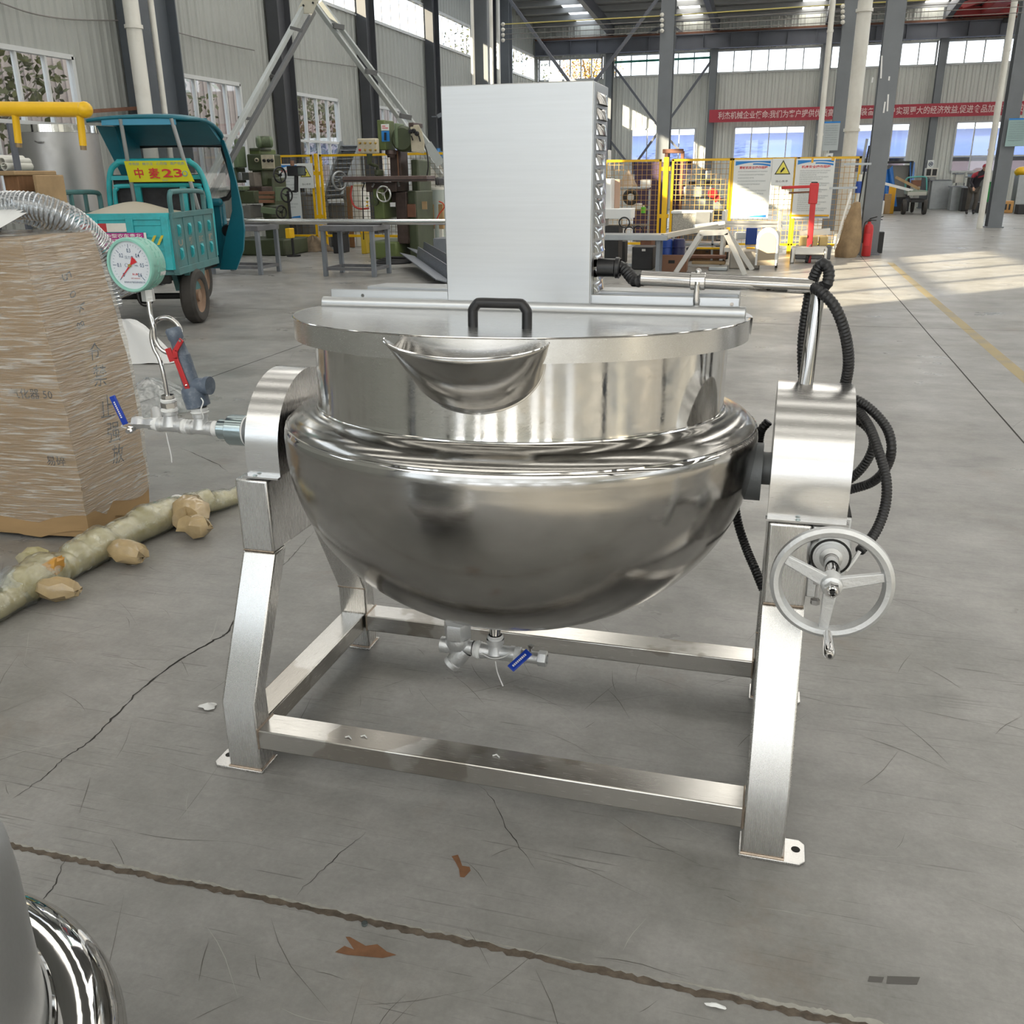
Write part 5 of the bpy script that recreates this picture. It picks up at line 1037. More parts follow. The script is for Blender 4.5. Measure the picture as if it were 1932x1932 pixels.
vm.bx('head_side', m_pgrn, Y-.1, .4, 744, 232, 757, 280, False, .02); pn = T.part(vm, 'gear_panel', vm.mb().prism([(774,237),(790,235),(797,250),(801,270),(800,290),(776,286)], lambda x, y: at(x, y, y=Y-.1), lambda x, y: at(x, y, y=Y+.3)), m_cream, .01); vm.bx('panel_hood', m_oily, Y-.1, .5, 771, 231, 792, 240)
for px, py in ((775,248),(781,247),(787,252)): knob(vm, Y-.11, px, py, .045, None, pn)
for (a, c) in (((776,256),(779,265)), ((790,256),(793,267))): b = vm.mb(); b.bar(at(*a,y=Y-.13), at(*c,y=Y-.13), .02, .02); vm.part('shift_lever', b, m_black, 0, pn)
cb = vm.bx('control_panel', m_cream, Y-.5, .15, 674, 261, 716, 290, False, .02)
for k in range(8): knob(vm, Y-.5, 679.5+(k % 4)*9.8, 270+(k//4)*13, .022, m_red if k == 4 else m_brass, cb, 'button')
b = vm.mb(); b.tube([at(697,290,y=Y-.42), at(697,308,y=Y-.42), at(704,311,y=Y-.35), at(712,314,y=Y-.2), at(713,330,y=Y-.15)], [.06,.05,.035,.03,.05], 10); vm.part('panel_arm', b, m_grn)
vm.bx('vice', m_grn, Y-.25, .3, 706, 320, 722, 332, False, .02)
hwheel(vm, at(724,366,y=Y-.35), (0,1,0), .145, mat('chrome_rim', (.6,.6,.58), .25, .9), kn); b = vm.mb(); p = at(709,381,y=Y-.3); b.lathe([(.03,-.08),(.075,-.08),(.075,0)], p, (0,1,0), 16); vm.part('dial', b, m_grn, 0, kn)
for k in range(3): knob(vm, Y-.22, 693.5, 374+7*k, .02, (m_pgrn, m_yel, m_yel)[k], kn, 'button')
for a, c in (((706,347),(702,353)), ((751,344),(753,351))): b = vm.mb(); b.cyl(at(*a,y=Y-.2), at(*c,y=Y-.25), .02, n=8); vm.part('clamp_handle', b, m_galv)
b = vm.mb(); b.tube(spline([at(*p, y=Y-.1) for p in ((664,350),(662,370),(668,388),(680,394),(696,393))], 6), .02, 8); vm.part('red_hose', b, mat('red_hose', (.55,.06,.05), .5))
b = vm.mb(); b.tube(spline([at(*p, y=Y-.15) for p in ((688,345),(684,360),(685,400),(686,452))], 6), .012, 6); b.tube(spline([at(*p, y=Y+.2) for p in ((800,270),(806,290),(808,315),(804,340))], 6), .015, 6); vm.part('cable', b, m_black)
vm.bx('switch_plate', m_wood2, Y+.08, .03, 796, 380, 806, 395, False, 0)

# steel stands with a long bright bar across them
m_tabt = mat('stand_steel', (.17,.175,.19), .5, var=.2, vs=4, dirt='4b3b2f', dirt_amt=.4, ds=5)
def stand(label, Y, x0, x1):
    a = PR(Y, x0, 426, x1, 437); c = V(((a[0]+a[1])/2, Y, 0)); s = T('steel_stand', label, 'stand', c, 'steel stands under the bright bar'); w = a[1]-a[0]; z = a[3]
    b = s.mb(); b.box(a[0], a[1], Y, Y+.75, z-.09, z); s.part('top', b, m_tabt, .006)
    for x in (a[0]+.05, a[1]-.05):
        for y in (Y+.05, Y+.7): b = s.mb(); b.box(x-.035, x+.035, y-.035, y+.035, 0, z-.09); s.part('leg', b, m_steelgrey, .004)
    for y in (Y+.05, Y+.7): b = s.mb(); b.box(a[0]+.05, a[1]-.05, y-.02, y+.02, .10, .15); s.part('stretcher', b, m_tabt)
    for x in (a[0]+.05, a[1]-.05): b = s.mb(); b.box(x-.02, x+.02, Y+.05, Y+.7, .10, .15); s.part('stretcher', b, m_tabt)
    return z
z = stand('grey steel stand in front of the vertical milling machine', 14.9, 601, 704); stand('grey steel stand half hidden behind the three-wheeler cab', 14.9, 385, 486)
b = MB(); p, q = at(330,418,y=15.25), at(900,422,y=15.25); p.z = q.z = z+.048; b.cyl(p, q, .047, n=20); solo('steel_bar', b, mat('bright_bar', (.75,.74,.70), .16, 1.), 'long bright steel bar lying across the two grey stands', 'bar')
# angle sections with perforated faces, on the floor
m_perf = mat('perforated_sheet', (.24,.26,.30), .45, .6, var=.35, vs=45)
for k, (a, c, lab) in enumerate((((778,478),(850,528),'lower perforated steel angle lying on the floor by the motor housing'), ((790,468),(862,510),'upper perforated steel angle resting behind the first one'))):
    Yc = 14.3+.5*k; p, q = at(*a, z=.25), at(*c, z=.10); d = (q-p).normalized(); n = d.cross(V((0,0,1))).normalized(); b = MB()
    b.bar(p+n*.1-V((0,0,.02)), q+n*.1-V((0,0,.02)), .28, .015, (0,.5,1)); b.bar(p-n*.1, q-n*.1, .02, .24, (0,.3,1)); s = solo('steel_angle', b, m_perf, lab, 'steel section')
b = MB(); p = at(742,494,z=.02)
for k in range(4): b.torus(p+V((.03*k,.02*k,.018*k)), (0.02*k,0,1), .36-.03*k, .022, 40, 6)
solo('cable_coil', b, m_rubber, 'coil of black cable on the floor in front of the vertical milling machine', 'cable')
cg = T('grey_cabinet', 'small grey cabinet on the floor right beside the motor housing edge', 'cabinet', (*at(835,500,z=0).xy,0)); Yc = at(835,495,z=0).y; cg.bx('body', m_steelgrey, Yc, .5, 818, 450, 862, 502, True, .01); cg.bx('door', m_steelgrey, Yc-.015, .02, 821, 475, 860, 500, False, .004)
cbx = T('cardboard_box', 'cardboard box beyond the vertical milling machine beside its column', 'box', (*at(830,470,y=19.75).xy,0)); cbx.bx('body', m_card, 19.75, .5, 815, 385, 850, 432); cbx.bx('stand', m_white, 19.75, .5, 817, 432, 850, 480, True)
b = MB(); b.tube(spline([at(*p, y=19.3) for p in ((820,425),(828,405),(838,392),(836,384),(828,380))], 5), .015, 6); solo('red_hose', b, mat('red_tube', (.6,.08,.04), .5), 'red tube looping over the cardboard box', 'hose')
wl = T('white_locker', 'white cylinder bin behind the vertical milling machine', 'bin', (*at(825,400,y=19.9).xy,0)); b = wl.mb(); p = at(826,356,y=19.9); b.cyl((p.x,19.9,0),(p.x,19.9,p.z), .16, n=20); wl.part('body', b, mat('greyish_bin', (.4,.45,.42), .4)); b = wl.mb(); b.cyl((p.x,19.9,p.z-.02),(p.x,19.9,p.z+.03),.17,n=20); wl.part('lid', b, m_white)

# yellow safety fences
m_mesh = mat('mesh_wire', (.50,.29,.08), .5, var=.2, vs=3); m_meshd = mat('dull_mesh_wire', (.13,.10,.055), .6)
def fence_panel(label, Y, xL, xR, ztop=1.89, z0=.16, stile=.045, cell=.098, grp=None, rungs=()):
    f = T('safety_fence', label, 'fence', ((xL+xR)/2, Y, 0), grp); b = f.mb(); s = stile
    b.box(xL, xL+s, Y-s/2, Y+s/2, z0, ztop); b.box(xR-s, xR, Y-s/2, Y+s/2, z0, ztop); b.box(xL, xR, Y-s/2, Y+s/2, ztop-s, ztop); b.box(xL, xR, Y-s/2, Y+s/2, z0, z0+s); f.part('frame', b, m_yel, .004)
    b = f.mb(); n = int((xR-xL)/cell); m = int((ztop-z0)/cell)
    for i in range(1, n): x = xL+(xR-xL)*i/n; b.box(x-.004, x+.004, Y-.004, Y+.004, z0, ztop-s)
    for j in range(1, m): z = z0+(ztop-z0)*j/m; b.box(xL, xR, Y-.007, Y-.001, z-.004, z+.004)
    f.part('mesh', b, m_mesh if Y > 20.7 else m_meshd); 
    for x in (xL+s/2, xR-s/2): b = f.mb(); b.box(x-.03, x+.03, Y-.03, Y+.03, 0, z0); f.part('foot', b, m_yel)
    return f
def fence_post(label, Y, x, w=.13, z=1.93):
    f = T('steel_fence_post', label, 'post', (x, Y, 0)); b = f.mb(); b.box(x-w/2, x+w/2, Y-w*.45, Y+w*.45, .02, z); f.part('post', b, m_yel, .006); b = f.mb(); b.box(x-.12, x+.12, Y-.12, Y+.12, 0, .02); f.part('base_plate', b, m_yel)
    for zz in (.75, 1.7):
        for s in (-1, 1): b = f.mb(); b.box(x+s*(w/2-.005), x+s*(w/2+.045), Y-.03, Y+.03, zz-.04, zz+.04); f.part('hinge', b, m_yel, .004)
XF = lambda px, py=380, Y=20.9: at(px, py, y=Y).x
fence_panel('yellow mesh fence panel left of the thick yellow post, by the motor housing', 20.9, XF(1140), XF(1245))
fence_post('thick yellow fence post between two mesh panels on the sunlit side', 20.9, XF(1254), .105)
fence_panel('yellow mesh fence panel just right of the thick yellow post', 20.9, XF(1265), XF(1376))
fence_panel('yellow mesh fence panel behind the first white notice board', 20.9, XF(1377), XF(1497))
fence_panel('yellow mesh fence panel behind the second notice board, ending at the column', 20.9, XF(1498), XF(1617))
YL = 20.6
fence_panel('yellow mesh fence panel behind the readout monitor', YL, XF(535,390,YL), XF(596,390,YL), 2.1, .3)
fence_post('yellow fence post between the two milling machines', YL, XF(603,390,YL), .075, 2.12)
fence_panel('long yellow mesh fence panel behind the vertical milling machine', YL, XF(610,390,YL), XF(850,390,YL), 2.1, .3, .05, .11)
# notice boards hung on the fence
m_board = mat('board_white', (.74,.77,.77), .35)
def notice(label, Y, x0, y0, x1, y1, title, rows, foot=True):
    a = PR(Y, x0, y0, x1, y1); n = T('notice_board', label, 'notice', ((a[0]+a[1])/2, Y, a[2])); b = n.mb(); b.box(a[0], a[1], Y, Y+.012, a[2], a[3]); n.part('board', b, m_board); w, h = a[1]-a[0], a[3]-a[2]; yy = Y-.002
    b = n.mb(); N = 14; top = [V((a[0]+.03+(w-.06)*i/N, yy, a[3]-.03)) for i in range(N+1)]; low = [V((a[0]+.03+(w-.06)*i/N, yy, a[3]-.03-h*(.105-.085*sin(pi*(.12+.62*i/N))))) for i in range(N+1)]
    b.add(top+low, [(i, i+1, N+2+i, N+1+i) for i in range(N)])
    l2 = [p-V((0,0,h*.018)) for p in low]; l3 = [p-V((0,0,h*.03+h*.02*i/N)) for i, p in enumerate(low)]; n.part('blue_print', b, m_inkblue); b = n.mb(); b.add(l2+l3, [(i, i+1, N+2+i, N+1+i) for i in range(N//2, N)]); n.part('blue_print', b, m_inkblue); b = n.mb()
    if foot: b.add([V((a[0]+w*.35,yy,a[2]+h*.02)), V((a[1]-.04,yy,a[2]+h*.02)), V((a[1]-.04,yy,a[2]+h*.06)), V((a[0]+w*.6,yy,a[2]+h*.045))], [(0,1,2,3)])
    n.part('blue_print', b, m_inkblue)
    b = n.mb(); b.text(title, frame(((a[0]+a[1])/2+w*.02, yy-.001, a[3]-h*.135), (1,0,0), (0,0,1)), h*.05, w=w*.74, bold=.02); n.part('title', b, m_inkred)
    b = n.mb(); body = '\u64cd\u4f5c\u524d\u5fc5\u987b\u68c0\u67e5\u8bbe\u5907\u5404\u90e8\u4f4d\u662f\u5426\u6b63\u5e38\u4e25\u7981\u8fdd\u7ae0\u64cd\u4f5c'
    for r in range(rows):
        L = (22, 20, 12, 21, 17, 9)[r % 6]; z = a[3]-h*(.20+.70*r/rows); b.text(body[(r*3) % 7:][:L], frame((a[0]+w*.12+w*.78*L/22/2, yy-.001, z), (1,0,0), (0,0,1)), h*.026, w=w*.78*L/22)
    n.part('lettering', b, mat('notice_grey', (.33,.37,.38), .6)); return n
notice('white notice board with blue arch and red heading, half in sunlight', 20.82, 1382, 301, 1453, 412, '\u526a\u677f\u673a\u5b89\u5168\u64cd\u4f5c\u89c4\u7a0b', 13)
n2 = notice('white notice board held with orange tape, behind the red bending stand', 20.82, 1498, 299, 1571, 412, '\u673a\u5e8a\u5b89\u5168\u64cd\u4f5c\u89c4\u7a0b', 20)
m_otape = mat('orange_tape', (.80,.42,.01), .4)
for x0, y0, x1, y1 in ((1497,296,1503,302),(1531,296,1535,307),(1569,296,1575,303),(1489,405,1564,408.5)): n2.bx('orange_tape', m_otape, 20.812, .006, x0, y0, x1, y1, False, 0)
notice('pale blue notice board partly hidden by the horizontal milling machine', YL-.05, 528, 309, 566, 413, '\u8f66\u5e8a\u64cd\u4f5c\u89c4\u7a0b', 12)
def warn(label, Y, x0, y0, x1, y1, txt):
    a = PR(Y, x0, y0, x1, y1); n = T('warning_sign', label, 'sign', ((a[0]+a[1])/2, Y, a[2])); b = n.mb(); b.box(a[0], a[1], Y, Y+.012, a[2], a[3]); n.part('board', b, m_board); w, h = a[1]-a[0], a[3]-a[2]; cx = (a[0]+a[1])/2; cz = a[2]+h*.60; s = w*.37
    tri = lambda k, y: [V((cx-s*k, y, cz-s*.62*k)), V((cx+s*k, y, cz-s*.62*k)), V((cx, y, cz+s*1.15*k))]
    b = n.mb(); b.add(tri(1, Y-.002), [(0,1,2)]); t = n.part('triangle_border', b, mat('sign_black', (.05,.055,.04), .5)); b = n.mb(); b.add(tri(.80, Y-.004), [(0,1,2)]); n.part('yellow_triangle', b, mat('sign_yellow', (.80,.72,.12), .45))
    b = n.mb(); b.bar((cx-s*.22,Y-.006,cz-s*.3),(cx+s*.18,Y-.006,cz+s*.2), s*.22, .003, (0,1,0)); 
    for k in range(4): b.bar((cx-s*.3+.05*s*k,Y-.006,cz-s*.42+.05*s*k),(cx-s*.05+.06*s*k,Y-.006,cz-s*.2+.06*s*k), s*.06, .003, (0,1,0))
    n.part('hand_symbol', b, m_ink); b = n.mb(); b.text(txt, frame((cx, Y-.002, a[2]+h*.16), (1,0,0), (0,0,1)), h*.085, w=w*.58); n.part('lettering', b, m_ink); return n
warn('white warning sign with yellow hand triangle between the two notice boards', 20.80, 1456, 299, 1497, 350, '\u5f53\u5fc3\u5939\u624b')
warn('white warning sign behind the readout monitor', YL-.06, 563, 308, 591, 355, '\u5f53\u5fc3\u4f24\u624b')
# slatted inclined conveyor behind the fence
Y = 21.4; cv = T('inclined_conveyor', 'steel slatted conveyor sloping up behind the fence between the milling machines', 'conveyor', (*at(635,440,y=Y).xy,0))
bl, br, tl, tr_ = at(613,374,y=Y), at(648,372,y=Y), at(646,272,y=Y+1.2), at(682,272,y=Y+1.2)
for p, q in ((bl, tl), (br, tr_)): b = cv.mb(); b.bar(p, q, .06, .2, (0,-1,.6)); cv.part('side_rail', b, m_galv)
b = cv.mb(); off = V((0,.05,-.03)); b.add([bl+off, br+off, tr_+off, tl+off], [(0,1,2,3)]); cv.part('belt', b, mat('belt_grey', (.10,.11,.12), .5, .3, var=.3, vs=30), keep=True)
for k in range(12): t = (k+.5)/12; b = cv.mb(); b.bar(bl.lerp(tl,t), br.lerp(tr_,t), .03, .05, (0,-1,.6)); cv.part('slat', b, m_steelgrey)
for p in (bl, br): b = cv.mb(); b.bar((p.x,Y+.1,0), p+V((0,.1,0)), .06); cv.part('leg', b, m_galv)
for p in (tl, tr_): b = cv.mb(); b.bar((p.x,Y+1.2,0), p+V((0,0,-.05)), .06); cv.part('leg', b, m_galv)
# low things behind the left fence
def simple(name, label, cat, Y, dep, x0, y0, x1, y1, m, floor=True, lid=None, group=None):
    a = PR(Y, x0, y0, x1, y1); t = T(name, label, cat, ((a[0]+a[1])/2, Y, 0 if floor else a[2]), group); t.bx('body', m, Y, dep, x0, y0, x1, y1, floor, .015)
    if lid: t.bx('lid', lid, Y-.01, dep+.02, x0-1, y0-2, x1+1, y0+2, False, .006)
    return t
m_bluec = mat('blue_plastic', (.02,.07,.35), .4); m_crate = mat('grey_crate', (.13,.135,.14), .6, var=.2)
simple('yellow_bucket', 'yellow bucket on the floor behind the grey stand', 'bucket', 19.6, .4, 681, 438, 702, 481, mat('bucket_yellow', (.6,.42,.03), .5), True, m_yel)
simple('black_tub', 'black tub beside the yellow bucket behind the grey stand', 'tub', 19.6, .5, 628, 440, 657, 482, m_rubber, True, m_black)
simple('tool_cabinet', 'dark drawer cabinet behind the mesh fence at the conveyor foot', 'cabinet', 21.6, .5, 615, 385, 660, 450, m_crate, True, m_steelgrey)
simple('drawer_rack', 'dark drawer rack behind the mesh fence beside the notice board', 'rack', 21.6, .5, 568, 365, 596, 450, m_crate, True, m_steelgrey)
simple('pale_locker', 'tall pale locker behind the mesh fence left of the vertical milling machine', 'locker', 21.6, .5, 668, 350, 700, 470, m_white, True, m_cream)
simple('wooden_panel', 'upright wooden panel leaning by the pale locker', 'panel', 21.4, .06, 656, 352, 667, 470, m_wood)
simple('yellow_canister', 'small yellow canister by the foot of the horizontal milling machine', 'canister', 18.2, .2, 538, 431, 556, 450, m_yel, False)
heap('carpet_roll', *at(592,474,z=0).xy, .40, .3, .35, mat('brown_sacking', (.16,.12,.08), .9, var=.4, vs=8), 'heap of brown sacking behind the fence by the horizontal milling machine', 'sacking')
# A-shaped lifting gantry
m_gan = mat('gantry_paint', (.38,.41,.41), .4, var=.1); m_gan2 = mat('gantry_dark', (.12,.125,.13), .5)
gt = T('lifting_gantry', 'tall A-shaped steel lifting gantry with double bars meeting near the top of the picture', 'gantry', (*at(600,490,y=18).xy,0)); ya, yl, yrt = 19.5, 15.6, 21.3
def gbar(a, c, ya_, yc_, w, m, nm='bar', ext=0):
    p, q = at(*a, y=ya_), at(*c, y=yc_)
    if ext:
        k = p.z/(p.z-q.z); q = p+(q-p)*k
    b = gt.mb(); b.bar(p, q, w, w, (0,1,0)); gt.part(nm, b, m, .006)
gbar((573,12),(424,284), ya, yl, .085, m_gan, ext=1); gbar((592,22),(452,272), ya+.4, yl+.6, .085, m_gan2, ext=1)
gbar((594,8),(752,222), ya, yrt, .09, m_gan); gbar((604,2),(767,218), ya+.4, yrt+.3, .09, m_gan); gbar((752,222),(832,330), yrt, yrt+.1, .11, m_gan, ext=1); gbar((767,218),(848,325), yrt+.3, yrt+.4, .11, m_gan, ext=1)
for a, c in (((548,52),(570,58)), ((500,140),(520,146)), ((449,222),(475,224))): gbar(a, c, 18, 18.2, .06, m_gan2, 'rung')
for a, c in (((628,48),(648,52)), ((690,134),(710,138)), ((755,218),(775,222))): gbar(a, c, ya+.3, ya+.5, .10, m_gan2, 'rung')
b = gt.mb(); b.prism([(558,25),(572,-4),(602,-4),(598,8),(590,26),(574,26)], lambda x, y: at(x, y, y=ya-.1), lambda x, y: at(x, y, y=ya-.06)); gt.part('gusset_plate', b, mat('gusset', (.55,.53,.44), .5), .01)
for px, py in ((572,10),(567,18),(590,5)): b = gt.mb(); p = at(px, py, y=ya-.12); b.cyl(p, p+V((0,.03,0)), .02, n=8); gt.part('bolt', b, m_black)
b = gt.mb(); b.bar(at(806,272,y=20.5), at(832,310,y=20.6), .08, .2); gt.part('foot', b, m_gan)
fl_ = T('floodlight', 'small floodlight high on the left wall column', 'lamp', at(822,222,x=LX+.5)); b = fl_.mb(); p = at(825,220,x=LX+.5); b.bar(p, p+V((.25,.1,.12)), .2, .12); fl_.part('housing', b, m_steelgrey); b = fl_.mb(); b.tube([p, V((LX+.3,p.y,p.z))], .02, 6); fl_.part('bracket', b, m_steelgrey)
# blue water jug on its dispenser
wj = T('water_dispenser', 'blue water jug on a dispenser behind the vertical milling machine at the housing edge', 'dispenser', (*at(827,440,y=22.3).xy,0)); p = at(828,310,y=22.3); b = wj.mb(); b.box(p.x-.17,p.x+.17,22.15,22.45,0,p.z); wj.part('cabinet', b, m_white, .01)
b = wj.mb(); b.lathe([(.05,0),(.14,.05),(.15,.12),(.15,.24),(.13,.27),(.05,.30),(.05,.36)], (p.x,22.3,p.z), n=20); wj.part('jug', b, glassy('jug_blue', (.35,.6,.85), .1, .05, haze=.35, hazecol=(.1,.35,.7)))
# ---------------------------------------------------------------- right-hand bay by the fence
m_alu = steel('worn_steel', (.56,.54,.50), .36, (1,1,1), .06, .02); m_blk = mat('grimy_black', (.03,.03,.032), .6, var=.3)
XG = lambda px, py=480, Y=16.3: at(px, py, y=Y).x
# sawhorse with a square tube and a beam
sh = T('steel_trestle', 'steel A-frame trestle carrying a long square tube in front of the fence', 'trestle', (*at(1340,518,z=0).xy,0)); Y = 16.3
for a, c, y in (((1322,441),(1272,519),Y), ((1370,440),(1407,521),Y), ((1326,439),(1290,500),Y+.9), ((1373,438),(1415,502),Y+.9)):
    p, q = at(*a, y=y), at(*c, y=y); k = p.z/(p.z-q.z); q = p+(q-p)*k; b = sh.mb(); b.bar(p, q, .085, .06, (0,1,0)); sh.part('leg', b, m_alu, .004)
b = sh.mb(); b.bar(at(1320,440,y=Y), at(1374,438,y=Y), .06, .09); sh.part('top_bar', b, m_alu, .004); b = sh.mb(); b.bar(at(1326,439,y=Y+.9), at(1375,438,y=Y+.9), .06, .09); b.bar(at(1347,438,y=Y), at(1350,438,y=Y+.9), .06, .06); sh.part('tie_bar', b, m_alu)
b = MB(); b.bar(at(1250,446,y=16.0), at(1364,425,y=16.9), .08, .08); solo('square_tube', b, m_alu, 'bright square steel tube lying slanted over the trestle', 'tube', bevel=.004)
b = MB(); b.bar(at(1310,428,y=16.6), at(1366,421,y=16.9), .12, .07); solo('foam_strip', b, m_paper, 'white wrapped strip on the slanted square tube', 'strip', bevel=.02)
lb = T('steel_bench', 'long low steel bench running right of the motor housing', 'bench', (*at(1190,500,y=16.2).xy,0)); b = lb.mb(); p, q = at(1120,446,y=16.2), at(1262,447,y=16.2); b.bar(p, q, .5, .09); lb.part('top', b, m_galv, .005)
for x in (p.x+.1, q.x-.15):
    for y in (16.02, 16.4): b = lb.mb(); b.box(x-.03,x+.03,y-.03,y+.03,0,p.z); lb.part('leg', b, m_steelgrey)
# things on and around the bench
zb = p.z+.045
def onb(name, label, cat, x0, y0, x1, y1, m, Y=16.2, dep=.3, bev=.01):
    a = PR(Y, x0, y0, x1, y1); b = MB(); b.box(a[0], a[1], Y, Y+dep, a[2], a[3]); return solo(name, b, m, label, cat, bevel=bev)
tw = T('workpiece_stack', 'tall white sheet-metal cover with a white block below it by the motor housing', 'workpiece', (*at(1160,446,y=17.5).xy,0)); tw.bx('cover', m_paper, 17.4, .4, 1138, 337, 1159, 396); tw.bx('block', m_paper, 17.3, .5, 1130, 394, 1198, 413); tw.bx('plinth', m_paper, 17.4, .4, 1130, 413, 1149, 428); tw.bx('support', m_blk, 17.35, .5, 1130, 427, 1175, 470, True)
tw.bx('side_plate', mat('copperish', (.45,.30,.22), .35, .5), 17.6, .05, 1159, 338, 1170, 394)
wb = T('work_table', 'workbench behind the mesh fence loaded with parts', 'workbench', (*at(1200,440,y=22).xy,0)); wb.bx('top', m_galv, 21.8, .8, 1168, 353, 1226, 357); 
for px in (1171, 1222): wb.bx('leg', m_galv, 21.8, .06, px, 357, px+4, 440, True)
for py in (395, 425): wb.bx('shelf', m_crate, 21.85, .7, 1170, py, 1225, py+3)
heap('cloth_bundle', 0, 0, .2, .18, .36, mat('beige_cloth', (.45,.36,.28), .8, var=.2), 'beige cloth bundle on the workbench behind the fence', 'cloth').location = (at(1185,350,y=22.1).x, 22.1, at(1185,354,y=22.1).z)
onb('white_box', 'small white box on the workbench behind the fence', 'box', 1208, 339, 1226, 354, m_paper, 21.9); onb('white_carton', 'white pack on the lower shelf behind the fence', 'box', 1192, 384, 1208, 395, m_paper, 21.8)
gb = T('green_bottle', 'bright green bottle on the lower shelf behind the fence', 'bottle', at(1214,402,y=21.8)); b = gb.mb(); q = at(1214,402,y=21.8); b.cyl(q, q+V((0,0,.13)), .055, n=16); gb.part('body', b, mat('lime', (.15,.55,.05), .35)); b = gb.mb(); b.cyl(q+V((0,0,.13)), q+V((0,0,.17)), .02, n=10); gb.part('cap', b, m_white)
b = MB(); q = at(1190,372,y=21.7); b.torus(q, (0,1,.2), .13, .05, 24, 8); solo('fan_casing', b, m_blk, 'black round fan casing on the shelf behind the fence', 'fan')
dbn = simple('dark_bin', 'dark open bin full of scrap on the floor below the bench', 'bin', 16.9, .5, 1192, 466, 1238, 506, m_blk); dbn.bx('handle', m_alu, 16.88, .03, 1211, 470, 1218, 474, False, 0)
for k, (px, py) in enumerate(((1178,420),(1188,438),(1205,436))):
    b = MB(); b.torus(at(px, py, y=16.5), (.2*k,1,.3), .09, .012, 24, 6); solo('cable_loop', b, m_black, ('black cable loop hanging behind the bench','black cable loop touching the bench top','small black cable loop at the bench end')[k], 'cable')
cr = T('brown_crate', 'brown wooden crate with hand hole holding blue bottles', 'crate', (*at(1268,517,z=0).xy,0)); Yc = at(1268,513,z=0).y; cr.bx('front', m_brown, Yc, .03, 1241, 481, 1296, 518, True, .004); cr.bx('back', m_brown, Yc+.4, .03, 1241, 481, 1296, 518, True, .004); cr.bx('side', m_brown, Yc+.03, .37, 1241, 481, 1244, 518, True, 0); cr.bx('side', m_brown, Yc+.03, .37, 1293, 481, 1296, 518, True, 0); cr.bx('bottom', m_brown, Yc+.03, .37, 1244, 514, 1293, 517, True, 0)
cr.bx('hand_hole', m_dark, Yc-.004, .006, 1261, 491, 1273, 497, False, .002)
for k, (px, m) in enumerate(((1257,m_bluec),(1280,mat('navy', (.02,.025,.10), .4)))):
    q = at(px, 484, y=Yc+.2); t = T('blue_drum', ('bright blue drum standing in the brown crate','navy drum standing in the brown crate beside the blue one')[k], 'drum', (q.x, Yc+.2, .03)); b = t.mb(); b.lathe([(1e-4,.03),(.1,.03),(.105,.06),(.105,.50),(.09,.54),(1e-4,.54)], (q.x,Yc+.2,0), n=20); t.part('body', b, m); b = t.mb(); b.torus((q.x,Yc+.2,.4),(0,0,1),.106,.008,24,6); t.part('hoop', b, m)
hb = T('basket_stand', 'steel open frame with pale wire basket behind the trestle', 'frame', (*at(1320,480,y=18.6).xy,0)); Y = 18.6
hb.bx('basket', mat('wire_basket', (.40,.38,.33), .5, var=.5, vs=40), Y, .5, 1268, 400, 1345, 440); hb.bx('top_rim', m_paper, Y-.02, .54, 1266, 398, 1347, 403); hb.bx('motor_cover', m_crate, Y-.05, .3, 1312, 400, 1342, 428)
for px in (1268, 1342): hb.bx('leg', m_galv, Y, .06, px, 440, px+4, 490, True, 0)
hb.bx('shelf', m_galv, Y, .5, 1268, 458, 1360, 464); hb.bx('yellow_rail', m_yel, Y-.1, .04, 1310, 467, 1420, 471)
gb2 = simple('grey_plinth', 'grey metal box on the floor between the trestle legs', 'box', 16.9, .4, 1336, 504, 1374, 517, m_galv)
simple('steel_bin', 'grey steel bin right of the trestle', 'bin', 17.35, .5, 1376, 474, 1434, 512, mat('bin_steel', (.33,.30,.26), .45, .5, var=.2))
for k, (x0, y0, x1, y1, m) in enumerate(((1300,482,1370,488,m_rust),(1305,493,1368,499,m_wood2),(1140,497,1195,503,m_galv))): onb('scrap_bar', ('rusty bar lying on the floor behind the trestle','pale timber bar lying behind the trestle','steel channel lying on the floor by the motor housing')[k], 'bar', x0, y0, x1, y1, m, 17.4, .2)
# tall steel frame
fr = T('castor_stand', 'tall stainless steel stand on castors in front of the notice boards', 'stand', (*at(1425,500,y=17.6).xy,0)); Y = 17.6
for px in (1366, 1473):
    for y in (Y, Y+.7): 
        p = at(px, 398, y=Y); b = fr.mb(); b.box(p.x-.03, p.x+.03, y-.03, y+.03, .08, p.z); po = fr.part('post', b, m_alu, .004); b = fr.mb(); b.lathe([(.045,-.02),(.05,0),(.045,.02)], (p.x,y,.05), (1,0,0), 16); fr.part('castor', b, m_black, 0, po)
for py in (417, 424): fr.bx('rail', m_alu, Y, .05, 1366, py, 1476, py+5, False, .003)
fr.bx('rail', m_alu, Y+.65, .05, 1366, 420, 1476, 426, False, .003); fr.bx('base_shelf', m_alu, Y, .7, 1366, 468, 1476, 476, False, .003)
ro = T('curved_chute', 'pale curved sheet-metal chute standing under the steel frame', 'chute', (*at(1445,490,y=17.8).xy,0)); a = PR(17.2, 1427, 431, 1468, 492); cx, r = (a[0]+a[1])/2, (a[1]-a[0])/2
